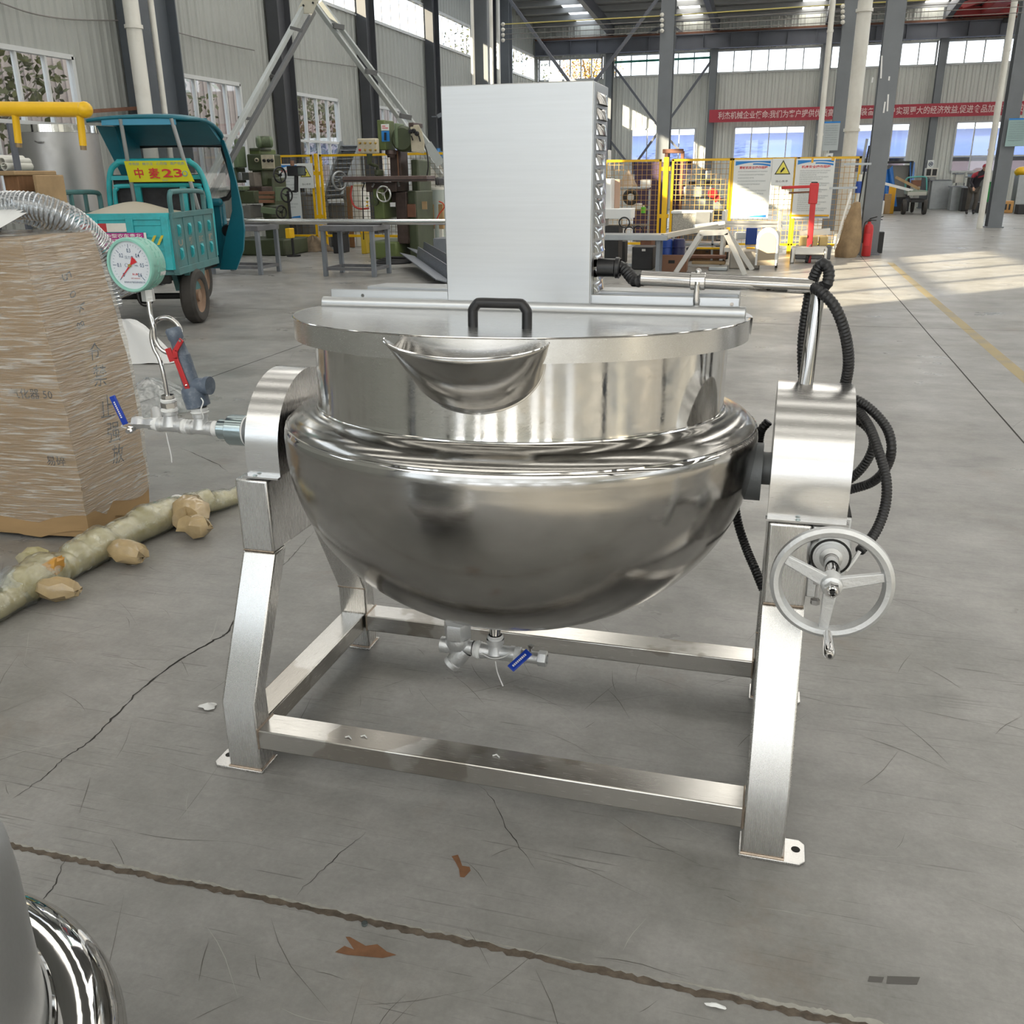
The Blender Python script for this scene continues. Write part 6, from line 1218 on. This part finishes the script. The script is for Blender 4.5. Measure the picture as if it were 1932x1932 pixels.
arc = [(a[0], .08)]+[(cx-r*cos(pi*i/14), a[3]-r+r*sin(pi*i/14)) for i in range(15)]+[(a[1], .08)]; b = ro.mb(); b.prism(arc, lambda x, z: V((x,17.2,z)), lambda x, z: V((x,17.55,z))); ro.part('shell', b, m_paper); b = ro.mb(); arc2 = [(cx+(x-cx)*.8, .08+(z-.08)*.9) for x, z in arc]; b.prism(arc2, lambda x, z: V((x,17.19,z)), lambda x, z: V((x,17.2,z))); ro.part('opening', b, mat('tan_inside', (.38,.31,.22), .6))
onb('blue_board', 'dark blue panel behind the curved chute', 'panel', 1407, 430, 1428, 462, m_bluec, 18.5, .05); onb('white_tray', 'white tray with red printing left of the blue panel', 'tray', 1386, 439, 1406, 452, m_paper, 18.4, .3); onb('orange_rail', 'orange rail lying on the floor under the steel frame', 'rail', 1408, 466, 1424, 470, m_otape, 17.3, .05)
# red bending stand
rs = T('bending_stand', 'red floor-standing hand bender with long arms in front of the second notice board', 'bender', (*at(1530,490,y=18.8).xy,0)); Y = 18.8
b = rs.mb(); b.bar((at(1526,480,y=Y).x,Y,0), at(1534,380,y=Y), .10, .10); rs.part('column', b, m_red, .01); b = rs.mb(); b.bar(at(1533,385,y=Y), at(1537,345,y=Y), .16, .12, (0,1,0)); rs.part('head', b, m_red, .02); b = rs.mb(); b.bar(at(1532,352,y=Y-.02), at(1475,354,y=Y-.2), .05, .05); rs.part('arm', b, m_red, .008); b = rs.mb(); b.bar(at(1530,362,y=Y), at(1488,364,y=Y-.1), .03, .03); rs.part('arm', b, m_rust, .004)
rs.bx('die', m_blk, Y-.05, .2, 1530, 343, 1543, 352); rs.bx('base_beam', m_alu, Y-.2, .3, 1493, 466, 1560, 482, False, .02)
for px in (1491, 1552): rs.bx('foot', m_alu, Y-.25, .5, px, 468, px+9, 487, True, .02)
b = rs.mb(); b.bar((at(1522,487,y=Y-.15).x,Y-.15,.02), at(1531,455,y=Y), .05, .05); rs.part('pedal', b, m_blk)
for k in range(3): onb('yellow_tray', ('left yellow tray behind the red bender','middle yellow tray behind the red bender','right yellow tray behind the red bender')[k], 'tray', 1508+19*k, 447, 1524+19*k, 464, mat('pale_yellow', (.62,.45,.18), .5), 19.6, .4)
b = MB(); b.bar(at(1508,441,y=20.2), at(1566,436,y=20.2), .12, .12); solo('steel_pipe', b, m_alu, 'steel pipe behind the red bender above the yellow trays', 'pipe')
simple('tray_rack', 'low rack under the yellow trays behind the red bender', 'rack', 19.55, .5, 1500, 464, 1568, 486, m_crate)
# burlap sack, poles, extinguishers by the column
b = MB(); pr = [(.0,0),(.20,.0),(.23,.12),(.20,.4),(.15,.7),(.10,.93),(.07,1.03),(.02,1.05)]; sk = (XF(1598,440,20.2)+.02, 20.15); m_burl = mat('burlap', (.30,.21,.12), .85, var=.35, vs=5, bump=.6, bs=30)
b.lathe(pr, (0,0,0), n=24)
for i, v_ in enumerate(b.v): t = atan2(v_.y, v_.x); v_ *= 1; b.v[i] = V((v_.x*(1+.10*sin(3*t+v_.z*5))+.10*v_.z, v_.y*(1+.10*cos(4*t)), v_.z))
solo('burlap_sack', b, m_burl, 'brown burlap sack standing against the right column', 'sack', loc=(sk[0], sk[1], 0))
b = MB(); b.tube([at(1574,470,y=19.85), at(1606,362,y=20.3)], .022, 8); solo('broom_handle', b, m_white, 'white broom handle leaning beside the burlap sack', 'pole')
b = MB(); b.cyl((XF(1612),20.7,0),(XF(1617),20.7,1.55), .035, n=14); o = solo('plastic_pole', b, m_white, 'white plastic pole with blue tape beside the fence end', 'pole'); b = MB(); q = XF(1615); b.cyl((q,20.7,1.2),(q+.004,20.7,1.42), .055, n=14); b.build('blue_tape', m_bluec, o)
for k, (px, py) in enumerate(((1573,355),(1600,310))):
    b = MB(); b.bar(at(px-8,py,y=20.62), at(px+44,py-1,y=20.62), .04, .04); solo('tie_clip', b, m_galv, ('pale clip tying the pipe to the fence at mid height','pale clip at the top corner of the fence')[k], 'clip')
b = MB(); b.bar(at(1598,468,y=21.25), at(1636,262,y=21.35), .05, .05); b2 = MB(); solo('leaning_bar', b, m_galv, 'grey steel bar leaning against the right column', 'bar'); b = MB(); b.bar(at(1604,470,y=21.3), at(1640,275,y=21.4), .03, .04); solo('leaning_bar', b, m_blk, 'thin black bar leaning beside the grey one', 'bar')
def exting(label, x, y, s=1.):
    e = T('fire_extinguisher', label, 'fire extinguisher', (x, y, 0)); b = e.mb(); b.lathe([(1e-4,.01),(.078*s,.01),(.085*s,.03),(.085*s,.50*s),(.07*s,.57*s),(.03*s,.60*s),(.03*s,.63*s)], (x,y,0), n=24); e.part('cylinder', b, m_red); b = e.mb(); b.cyl((x,y,.62*s),(x,y,.67*s), .03, n=12); b.bar((x,y,.68*s),(x+.13,y-.05,.72*s), .025, .02); b.bar((x,y,.66*s),(x+.12,y-.05,.655*s), .025, .015); e.part('valve', b, m_black)
    b = e.mb(); b.tube(spline([(x-.02,y-.02,.65*s),(x-.09,y-.05,.6*s),(x-.10,y-.04,.4*s),(x-.092,y-.03,.25*s)], 6), .012, 8); e.part('hose', b, m_black); b = e.mb(); b.lathe([(.0865*s,.2*s),(.0865*s,.42*s)], (x,y,0), n=16, a0=-2.4, a1=-1.1); e.part('label', b, m_inkred)
exting('red fire extinguisher at the foot of the right column, nearer one', at(1633,484,z=0).x, at(1633,484,z=0).y, 1.06); exting('second red fire extinguisher half behind the nearer one', at(1647,478,z=0).x+.02, at(1647,476,z=0).y+.1, 1.0)
b = MB(); b.box(*sum(([q.x-.1,q.x+.1] for q in [at(1655,478,z=0)]), []), at(1655,478,z=0).y+.05, at(1655,478,z=0).y+.3, 0, .42); solo('dark_stand', b, m_blk, 'dark stand beside the fire extinguishers', 'stand')
# torn paper strips on the column
for k, (x0, y0, x1, y1) in enumerate(((1662,105,1664,148),(1667,192,1670,213),(1674,178,1676,210),(1677,144,1678,152),(1645,146,1647,156))):
    b = MB(); b.bar(at(x0,y1,y=20.73), at(x1,y0,y=20.73), .028, .006, (0,1,0)); solo('paper_strip', b, m_paper, ('longest torn paper strip high on the right column','lower left paper strip on the right column','slanted paper strip on the right column','tiny paper scrap at the right edge of the column','tiny paper scrap at the left edge of the column')[k], 'paper strip')
rf = T('press_machine', 'rust-brown machine frame standing behind the yellow mesh fence', 'frame', (*at(1268,420,y=23.5).xy,0)); Y = 23.5
for px in (1252, 1282): rf.bx('post', m_rust, Y, .12, px, 285, px+7, 400, True, .01)
rf.bx('crosshead', m_rust, Y-.02, .16, 1250, 281, 1290, 289)
lg = T('machine_bed', 'long dark machine bed behind the mesh fence right of the yellow post', 'machine', (*at(1320,430,y=24).xy,0)); Y = 24.2
lg.bx('bed', m_blk, Y, .8, 1266, 395, 1376, 404); lg.bx('carriage', m_galv, Y-.1, .6, 1290, 352, 1345, 372); lg.bx('rail', m_blk, Y-.05, .7, 1280, 342, 1360, 348); lg.bx('base', m_crate, Y, .8, 1268, 404, 1376, 440, True); lg.bx('control_box', m_galv, Y, .2, 1331, 322, 1342, 338); lg.bx('body', m_galv, Y, .7, 1284, 372, 1370, 395)
b = lg.mb(); b.lathe([(1e-4,-.1),(.1,-.1),(.12,0),(.12,.1)], at(1345,365,y=Y-.2), (0,1,0), 18); lg.part('red_guard', b, m_red); b = lg.mb(); b.bar(at(1343,362,y=Y-.2), at(1355,378,y=Y-.2), .16, .1, (0,1,0)); lg.part('red_guard', b, m_red)
simple('plum_screen', 'plum-coloured screen panel behind the mesh fence left of the yellow post', 'screen', 24.5, .05, 1196, 306, 1250, 420, mat('plum', (.06,.035,.07), .7)); simple('plum_screen', 'plum-coloured screen panel behind the mesh fence right of the yellow post', 'screen', 24.5, .05, 1268, 300, 1292, 420, mat('plum2', (.06,.035,.07), .7))
simple('junction_box', 'pale cabinet on the column edge beside the motor housing', 'cabinet', 26, .3, 1146, 283, 1153, 335, m_white, False)

# ---------------------------------------------------------------- far side of the hall
Y = BY-.72
a = PR(Y, 1338, 206, 1926, 232); bnr = T('slogan_banner', 'long red slogan banner with white characters along the far wall', 'banner', ((a[0]+a[1])/2, Y, 3.55)); x0, x1 = at(1338,220,y=Y).x, at(1930,208,y=Y).x; z0, z1 = at(1345,232,y=Y).z, at(1345,208,y=Y).z
b = bnr.mb(); b.sheet(lambda u, v: V((x0+(x1-x0)*u, Y+.015*sin(40*u), z0+.02+(z1-z0)*v)), 60, 2); bnr.part('cloth', b, mat('banner_red', (.42,.045,.07), .6, var=.08), keep=True)
b = bnr.mb(); s = '\u5229\u6770\u673a\u68b0\u4f01\u4e1a\u4f7f\u547d:\u6211\u4eec\u4e3a\u5ba2\u6237\u63d0\u4f9b\u4f18\u8d28\u9ad8\u6548\u7684\u6280\u672f\u88c5\u5907,\u4e3a\u5ba2\u6237\u5b9e\u73b0\u66f4\u5927\u7684\u7ecf\u6d4e\u6548\u76ca,\u4fc3\u8fdb\u98df\u54c1\u52a0\u5de5\u884c\u4e1a\u53d1'
xa = at(1355,219,y=Y).x; b.text(s, frame(((xa+x1)/2, Y-.03, (z0+z1)/2+.03), (1,0,0), (0,0,1)), (z1-z0)*.62, w=x1-xa, bold=.012); bnr.part('lettering', b, mat('banner_white', (.80,.60,.60), .6))
def colsign(label, Y, x0, y0, x1, y1, m=None, lines=True):
    a = PR(Y, x0, y0, x1, y1); t = T('wall_notice', label, 'notice', ((a[0]+a[1])/2, Y, a[2])); b = t.mb(); b.box(a[0],a[1],Y,Y+.02,a[2],a[3]); t.part('board', b, m or mat('faded_board', (.45,.50,.52), .5))
    w, h = a[1]-a[0], a[3]-a[2]
    if lines:
        b = t.mb(); b.box(a[0],a[1],Y-.004,Y,a[3]-h*.06,a[3]); t.part('blue_print', b, m_inkblue); b = t.mb(); body = '\u5b89\u5168\u751f\u4ea7\u7ba1\u7406\u5236\u5ea6\u7ef4\u62a4\u8bbe\u5907\u5b9a\u671f\u68c0\u67e5'
        for r in range(9): b.text(body[(r*2) % 6:][:10+r % 3], frame(((a[0]+a[1])/2, Y-.004, a[3]-h*(.15+.08*r)), (1,0,0), (0,0,1)), h*.045, w=w*.8)
        t.part('lettering', b, mat('text_grey', (.25,.3,.32), .6))
    else:
        b = t.mb(); b.torus(((a[0]+a[1])/2, Y-.004, (a[2]+a[3])/2), (0,1,0), w*.3, w*.06, 24, 6); b.sph(((a[0]+a[1])/2, Y-.002, (a[2]+a[3])/2), w*.2, 10, (1,.1,.6)); t.part('round_symbol', b, mat('navy_sign', (.03,.05,.12), .5))
colsign('grey text notice on the inner column behind the downpipe', 29.2, 1553, 229, 1583, 284); colsign('small white notice with round symbol under the grey text notice', 29.2, 1558, 289, 1571, 308, m_board, False)
colsign('teal text notice on the far right column at the picture edge', 31.1, 1900, 223, 1936, 276, mat('teal_board', (.32,.46,.46), .5)); colsign('small white notice with round symbol on the far wall column', BY-.75, 1750, 302, 1762, 317, m_board, False)
# red travelling crane end
m_cr = mat('crane_red', (.40,.045,.05), .5, var=.12); cn = T('travelling_crane', 'red travelling crane girder resting on the runway beam at the upper right', 'crane', (at(1850,40,y=47.4).x, 47.4, 7.66)); a = PR(47.4, 1797, 33, 1915, 50)
b = cn.mb(); b.box(a[0], a[1], 47.15, 47.6, 7.70, 8.06); cn.part('end_carriage', b, m_cr, .01); b = cn.mb(); xm = at(1862,30,y=47.4).x; b.box(xm-.3, xm+.3, 40, 47.2, 7.72, 8.08); cn.part('girder', b, m_cr); b = cn.mb(); b.bar((a[0]+.3,47.3,8.1),(xm,46.0,8.3),.2,.25); cn.part('strut', b, m_cr)
for x in (a[0]+.3, a[1]-.3): b = cn.mb(); b.cyl((x,47.3,7.76),(x,47.5,7.76), .1, n=16); cn.part('wheel', b, m_blk)
b = cn.mb(); q = at(1900,38,y=47.1); b.cyl(q-V((.15,0,0)), q+V((.15,0,0)), .1, n=14); cn.part('drive_motor', b, m_blk)
# machine under a blue tarpaulin, boxes, cart
m_tarp = mat('blue_tarp', (.015,.13,.42), .4, bump=.9, bs=6, var=.15); Y = 44.0
tm_ = T('tarped_machine', 'grey machine half covered by blue tarpaulin by the far wall behind the right column', 'machine', (*at(1692,395,y=Y).xy,0)); tm_.bx('body', mat('machine_grey', (.22,.22,.21), .5, var=.1), Y+.2, 1.2, 1662, 312, 1716, 372); tm_.bx('frame', m_blk, Y, 1.5, 1655, 304, 1722, 308); tm_.bx('post', m_blk, Y, .1, 1713, 304, 1720, 372, True); tm_.bx('base', m_blk, Y+.2, 1.2, 1662, 372, 1716, 392, True)
b = tm_.mb(); P0 = PR(Y-.15, 1652, 312, 1695, 390); b.sheet(lambda u, v: V((P0[0]+(P0[1]-P0[0])*(u*(1-.35*v*(u > .6))), Y-.15-.35*(1-v)-.08*sin(14*u+3*v), P0[2]+.02+(P0[3]-P0[2])*v*(1-.12*sin(3*u)))), 24, 14); tm_.part('tarpaulin', b, m_tarp, keep=True)
b = tm_.mb(); P1 = PR(Y-.1, 1714, 306, 1729, 348); b.add([V((P1[0],Y-.1,P1[3])), V((P1[0]+.1,Y-.2,P1[2])), V((P1[1],Y+.3,P1[2])), V((P1[0]+.25,Y+.3,P1[3]))], [(0,1,2,3)]); tm_.part('tarpaulin', b, m_tarp, keep=True)
def farbox(name, label, cat, Y, dep, x0, y0, x1, y1, m, lid=None): return simple(name, label, cat, Y, dep, x0, y0, x1, y1, m, y1 > 372, lid)
farbox('red_tank', 'red tank on the floor just right of the right column', 'tank', 41.5, .6, 1651, 356, 1666, 380, m_red); farbox('white_sack', 'white sack lying on the floor right of the right column', 'sack', 41, .4, 1648, 379, 1669, 386, m_paper); farbox('orange_sack', 'orange and white sack standing in front of the blue tarpaulin', 'sack', 41.6, .4, 1676, 349, 1690, 380, m_otape); farbox('tan_carton', 'tan carton at the foot of the orange sack', 'carton', 41.3, .4, 1668, 366, 1682, 381, m_card)
ct = T('flatbed_three_wheeler', 'small green-grey flatbed three-wheeler loaded with planks in the far bay', 'three-wheeler', (*at(1732,394,z=0).xy,0)); Yc = 40.5
ct.bx('bed', mat('bed_green', (.20,.25,.20), .6, var=.2), Yc, 2.0, 1706, 360, 1750, 368); ct.bx('tailboard', mat('bed_white', (.42,.42,.38), .6), Yc-.05, .06, 1712, 362, 1748, 369); ct.bx('load', m_rust, Yc+1.2, .6, 1718, 340, 1738, 352); ct.bx('chassis', m_blk, Yc+.1, 1.8, 1708, 376, 1748, 382)
for px in (1706, 1745): b = ct.mb(); p = at(px, 385, y=Yc+.2); b.lathe([(.15,-.06),(.27,-.07),(.29,0),(.27,.07),(.15,.06)], (p.x,Yc+.2,.29), (1,0,0), 24); ct.part('wheel', b, m_tyre)
b = ct.mb(); p = at(1722,385,y=Yc+2.2); b.lathe([(.15,-.05),(.25,-.05),(.27,0),(.25,.05),(.15,.05)], (p.x,Yc+2.2,.27), (1,0,0), 24); ct.part('wheel', b, m_tyre); b = ct.mb(); b.tube(spline([at(*q,y=Yc+1.9) for q in ((1708,362),(1710,338),(1725,334),(1745,334),(1748,340),(1748,362))], 4), .03, 6); ct.part('headrail', b, mat('aqua', (.10,.40,.38), .5))
for k, (a_, c_) in enumerate((((1668,346),(1722,360)), ((1690,334),(1735,357)))): b = MB(); b.bar(at(*a_,y=Yc+.6), at(*c_,y=Yc+.5), .12, .1); solo('plank', b, (m_paper, m_wood2)[k], ('pale plank sticking out over the flatbed three-wheeler side','brown roll leaning on the flatbed three-wheeler load')[k], 'plank')
ac = T('air_conditioner', 'white two-grille air conditioner unit on the far wall column', 'air conditioner', (*at(1755,330,y=46.5).xy,2.0)); ac.bx('case', m_white, 46.6, .5, 1744, 317, 1769, 334)
for x0 in (1748, 1759): ac.bx('grille', m_blk, 46.58, .03, x0, 319, x0+8.5, 331, False, 0)
ac.bx('bracket', m_galv, 46.7, .55, 1748, 334, 1765, 337)
for k, (nm, lab, c_, x0, y0, x1, y1, m) in enumerate((('grey_bench','grey metal bench under the air conditioner by the far wall','bench',1752,340,1794,392,m_galv),('white_machine','white machine cabinet by the far window','machine',1798,328,1818,345,m_white),('steel_sink','steel tank table behind the bending worker','table',1790,352,1822,388,m_galv),('blue_tray','pale blue tray under the far right window','tray',1826,328,1850,334,mat('pale_blue', (.25,.42,.62), .4)),('grey_machine','grey machine body behind the worker','machine',1822,334,1862,385,m_crate),('dark_machine','dark machine foot left of the worker','machine',1812,354,1826,382,m_blk))):
    yk = (46.5, 46.5, 45.0, 46.1, 46.0, 44.0)[k]; t = T(nm, lab, c_, (*at((x0+x1)/2,392,y=yk).xy,0)); t.bx('body', m, yk, .65, x0, y0, x1, y1, y1 > 345)
    t.bx('top', m_steelgrey, yk-.05, .75, x0-1, y0-1, x1+1, y0+1, False, 0)
    if y1 <= 345 and k == 1:
        for px in (x0+2, x1-3): t.bx('leg', m_steelgrey, yk+.1, .08, px, y1, px+2, 390, True, 0)
for k in range(7):
    px = (1766,1790,1800,1815,1775,1757,1852)[k]; py = (388,389,386,388,391,384,391)[k]; q = at(px, py, z=0); b = MB(); b.box(q.x-.15,q.x+.15,q.y,q.y+.3,0,.10+.05*(k % 3)); solo('floor_scrap', b, (m_paper,m_wood2,m_galv)[k % 3], 'small offcut lying on the floor before the far benches', 'offcut', 'offcuts on the far floor', bevel=.01)
gbn = T('green_bin', 'green wheeled rubbish bin beside the far right column', 'bin', (*at(1873,384,y=43).xy,0)); a = PR(43, 1862, 346, 1886, 384); b = gbn.mb(); b.hexa([(a[0]+.06,43,.05),(a[1]-.06,43,.05),(a[1]-.06,43.5,.05),(a[0]+.06,43.5,.05)], [(a[0],42.95,a[3]),(a[1],42.95,a[3]),(a[1],43.6,a[3]),(a[0],43.6,a[3])]); gbn.part('body', b, mat('bin_green', (.01,.30,.06), .4), .02); b = gbn.mb(); b.box(a[0]-.03,a[1]+.03,42.9,43.65,a[3],a[3]+.06); gbn.part('lid', b, mat('bin_green2', (.01,.26,.05), .4), .02)
for x in (a[0]+.1, a[1]-.1): b = gbn.mb(); b.lathe([(.06,-.03),(.09,0),(.06,.03)], (x,43.5,.09), (1,0,0), 14); gbn.part('wheel', b, m_black)
oc = T('orange_crate', 'orange plastic crate on the floor in front of the far right column', 'crate', (*at(1897,402,z=0).xy,0)); Yc = at(1897,402,z=0).y; oc.bx('body', mat('crate_orange', (.55,.30,.10), .5), Yc, .5, 1882, 379, 1912, 402, True, .02)
for k in range(3): oc.bx('slot', m_blk, Yc-.004, .006, 1889+7*k, 385, 1892.5+7*k, 396, False, 0)
simple('black_trough', 'black trough on the floor at the right picture edge', 'trough', 41, .6, 1914, 386, 1945, 402, m_blk); simple('dark_cart', 'low dark cart on the floor between the worker and the orange crate', 'cart', 42.3, .8, 1838, 382, 1880, 400, m_blk)
lm = simple('lathe_machine', 'grey lathe with yellow cap at the right picture edge', 'machine', 43, .8, 1910, 330, 1945, 386, m_galv); q = at(1928,324,y=43.4); b = lm.mb(); b.sph(q, .28, 14, (1,1,.7)); lm.part('yellow_cap', b, m_yel)
# worker bending over
m_skin = mat('skin', (.45,.27,.19), .55); m_jack = mat('dark_jacket', (.025,.022,.03), .8, var=.2); m_jred = mat('red_yoke', (.35,.03,.05), .7); m_trou = mat('worn_trousers', (.085,.075,.065), .85, var=.25); m_shoe = mat('work_shoe', (.03,.028,.025), .6)
q = at(1832, 396, z=0); Yp = 41.2; sc_ = 1.0
pw = T('person', 'person in a red and black work jacket bending over beside the green bin', 'person', (at(1832,392,y=Yp).x, Yp, 0)); ox = at(1832,392,y=Yp).x
def skin(name, verts, edges, radii, m, root=0, sub=2):
    me = bpy.data.meshes.new(name); me.from_pydata([(ox+x-pw.l.x, Yp+y-pw.l.y, z) for x, y, z in verts], edges, []); me.materials.append(m); o = bpy.data.objects.new(name, me); COL.objects.link(o); o.parent = pw.o
    s = o.modifiers.new('skin', 'SKIN'); s.use_smooth_shade = True
    for i, r in enumerate(radii): d = me.skin_vertices[0].data[i]; d.radius = r if isinstance(r, tuple) else (r, r); d.use_root = i == root
    u = o.modifiers.new('sub', 'SUBSURF'); u.levels = u.render_levels = sub; return o
vb = [(0,0,.95),(.02,-.06,1.12),(.06,-.18,1.32),(.11,-.30,1.47),(.16,-.38,1.56),(.20,-.43,1.66),
      (-.10,0,.90),(-.13,-.06,.50),(-.14,.04,.10),(-.14,-.10,.05),(.12,.02,.90),(.14,-.05,.50),(.10,.08,.12),(.11,-.06,.05),
      (-.12,-.27,1.42),(-.19,-.30,1.16),(-.10,-.46,1.00),(.28,-.26,1.42),(.36,-.34,1.17),(.34,-.52,1.02)]
eb = [(0,1),(1,2),(2,3),(3,4),(4,5),(0,6),(6,7),(7,8),(8,9),(0,10),(10,11),(11,12),(12,13),(3,14),(14,15),(15,16),(3,17),(17,18),(18,19)]
rb = [(.16,.13),(.16,.12),(.18,.13),(.15,.11),.055,.09,.095,.07,.05,.045,.095,.07,.05,.045,.07,.05,.04,.07,.05,.04]
body = skin('body', vb, eb, rb, m_jack)
b = pw.mb(); hc = V((ox+.215,Yp-.46,1.69)); b.sph(hc, .115, 20, (.82,.95,1.12)); b.sph(hc+V((.02,-.112,-.01)), .02, 8, (1,1.2,1.5)); b.sph(hc+V((-.095,0,0)), .025, 8, (.4,.8,1.2)); b.sph(hc+V((.095,0,0)), .025, 8, (.4,.8,1.2)); hd_ = pw.part('head', b, m_skin); b = pw.mb()
for s in (-1, 1): b.sph(hc+V((.04*s,-.098,.02)), .013, 8)
pw.part('eyes', b, m_dark, 0, hd_); b = pw.mb(); b.lathe([(1e-4,.12),(.06,.11),(.10,.07),(.112,.02),(.112,.0)], hc+V((0,.012,.02)), (0,.15,1), 20); b.hexa([hc+V((-.07,-.10,.05)),hc+V((.07,-.10,.05)),hc+V((.05,-.19,.03)),hc+V((-.05,-.19,.03))], [hc+V((-.07,-.10,.06)),hc+V((.07,-.10,.06)),hc+V((.05,-.19,.04)),hc+V((-.05,-.19,.04))]); pw.part('red_cap', b, m_jred, 0, hd_)
skin('trousers', [vb[0],vb[6],vb[7],(-.14,.03,.14),vb[10],vb[11],(.10,.07,.15)], [(0,1),(1,2),(2,3),(0,4),(4,5),(5,6)], [(.165,.14),.115,.085,.075,.115,.085,.075], m_trou)
skin('red_yoke', [(.06,-.17,1.36),(.10,-.28,1.475),(.13,-.34,1.53),(-.13,-.27,1.43),(-.17,-.29,1.30),(.29,-.26,1.43),(.33,-.30,1.30)], [(0,1),(1,2),(1,3),(3,4),(1,5),(5,6)], [(.19,.14),(.165,.125),.07,.085,.07,.085,.07], m_jred)
for hx, hy, hz_, s in ((-.10,-.46,1.0,-1), (.34,-.52,1.02,1)):
    skin('hand', [(hx,hy,hz_),(hx+.01*s,hy-.05,hz_-.04),(hx+.01*s,hy-.09,hz_-.07)]+[(hx-.03+.02*k,hy-.135+.01*abs(k-1.5),hz_-.10) for k in range(4)]+[(hx-.03+.02*k,hy-.165+.012*abs(k-1.5),hz_-.135) for k in range(4)]+[(hx-.05*s,hy-.07,hz_-.06),(hx-.06*s,hy-.10,hz_-.09)], [(0,1),(1,2)]+[(2,3+k) for k in range(4)]+[(3+k,7+k) for k in range(4)]+[(1,11),(11,12)], [.03,(.035,.018),(.035,.016)]+[.0095]*8+[.012,.010], m_skin, 0, 1)
for hx, hy in ((-.14,-.02), (.105,.02)):
    b = pw.mb(); b.sph((ox+hx,Yp+hy-.05,.05), .05, 12, (.95,2.6,.95)); pw.part('shoe', b, m_shoe)
# dark clutter under and behind the bench
for k, (nm, lab, c_, Yk, dp, x0, y0, x1, y1, m) in enumerate((
    ('cable_drum', 'black cable drum on the floor behind the bench', 'drum', 18.2, .3, 1152, 455, 1184, 498, m_blk),
    ('scrap_box', 'rusty scrap box on the floor behind the brown crate', 'box', 18.4, .4, 1208, 448, 1236, 470, m_rust),
    ('motor', 'dark electric motor on the floor left of the fence post', 'motor', 19.6, .3, 1222, 452, 1246, 476, m_crate),
    ('pallet', 'dark pallet on the floor behind the steel trestle', 'pallet', 18.9, .7, 1296, 470, 1372, 484, m_wood),
    ('toolbox', 'black toolbox on the floor under the basket stand', 'toolbox', 19.3, .3, 1350, 452, 1376, 472, m_blk),
    ('parts_box', 'brown parts box on the floor under the castor stand', 'box', 18.6, .3, 1384, 474, 1412, 492, m_brown))):
    t = simple(nm, lab, c_, Yk, dp, x0, y0, x1, y1, m, True, m_steelgrey if k % 2 else None)
    t.bx('handle', m_black, Yk-.02, .03, (x0+x1)/2-3, y0+4, (x0+x1)/2+3, y0+6, False, 0)
# ---------------------------------------------------------------- light
w = bpy.data.worlds.new('sky'); S.world = w; w.use_nodes = True; bg = w.node_tree.nodes['Background']
bg.inputs[0].default_value = (.90,.95,1.0,1); bg.inputs[1].default_value = SKY
s = bpy.data.lights.new('sun', 'SUN'); s.energy = SUN; s.angle = radians(.55); s.color = (1,.83,.58)
so = bpy.data.objects.new('sun', s); COL.objects.link(so); so.rotation_euler = V((1,1,-.5)).to_track_quat('-Z', 'Y').to_euler(); so.location = (-40,-30,30)
v = S.view_settings; v.view_transform = 'Standard'; v.look = 'None'; v.gamma = 1; v.use_curve_mapping = False; v.exposure = EXPO
S.cycles.use_denoising = True; S.cycles.max_bounces = 8; S.cycles.diffuse_bounces = 4; S.cycles.glossy_bounces = 5; S.cycles.transparent_max_bounces = 16
S.cycles.caustics_reflective = False; S.cycles.caustics_refractive = False; S.cycles.sample_clamp_indirect = 6
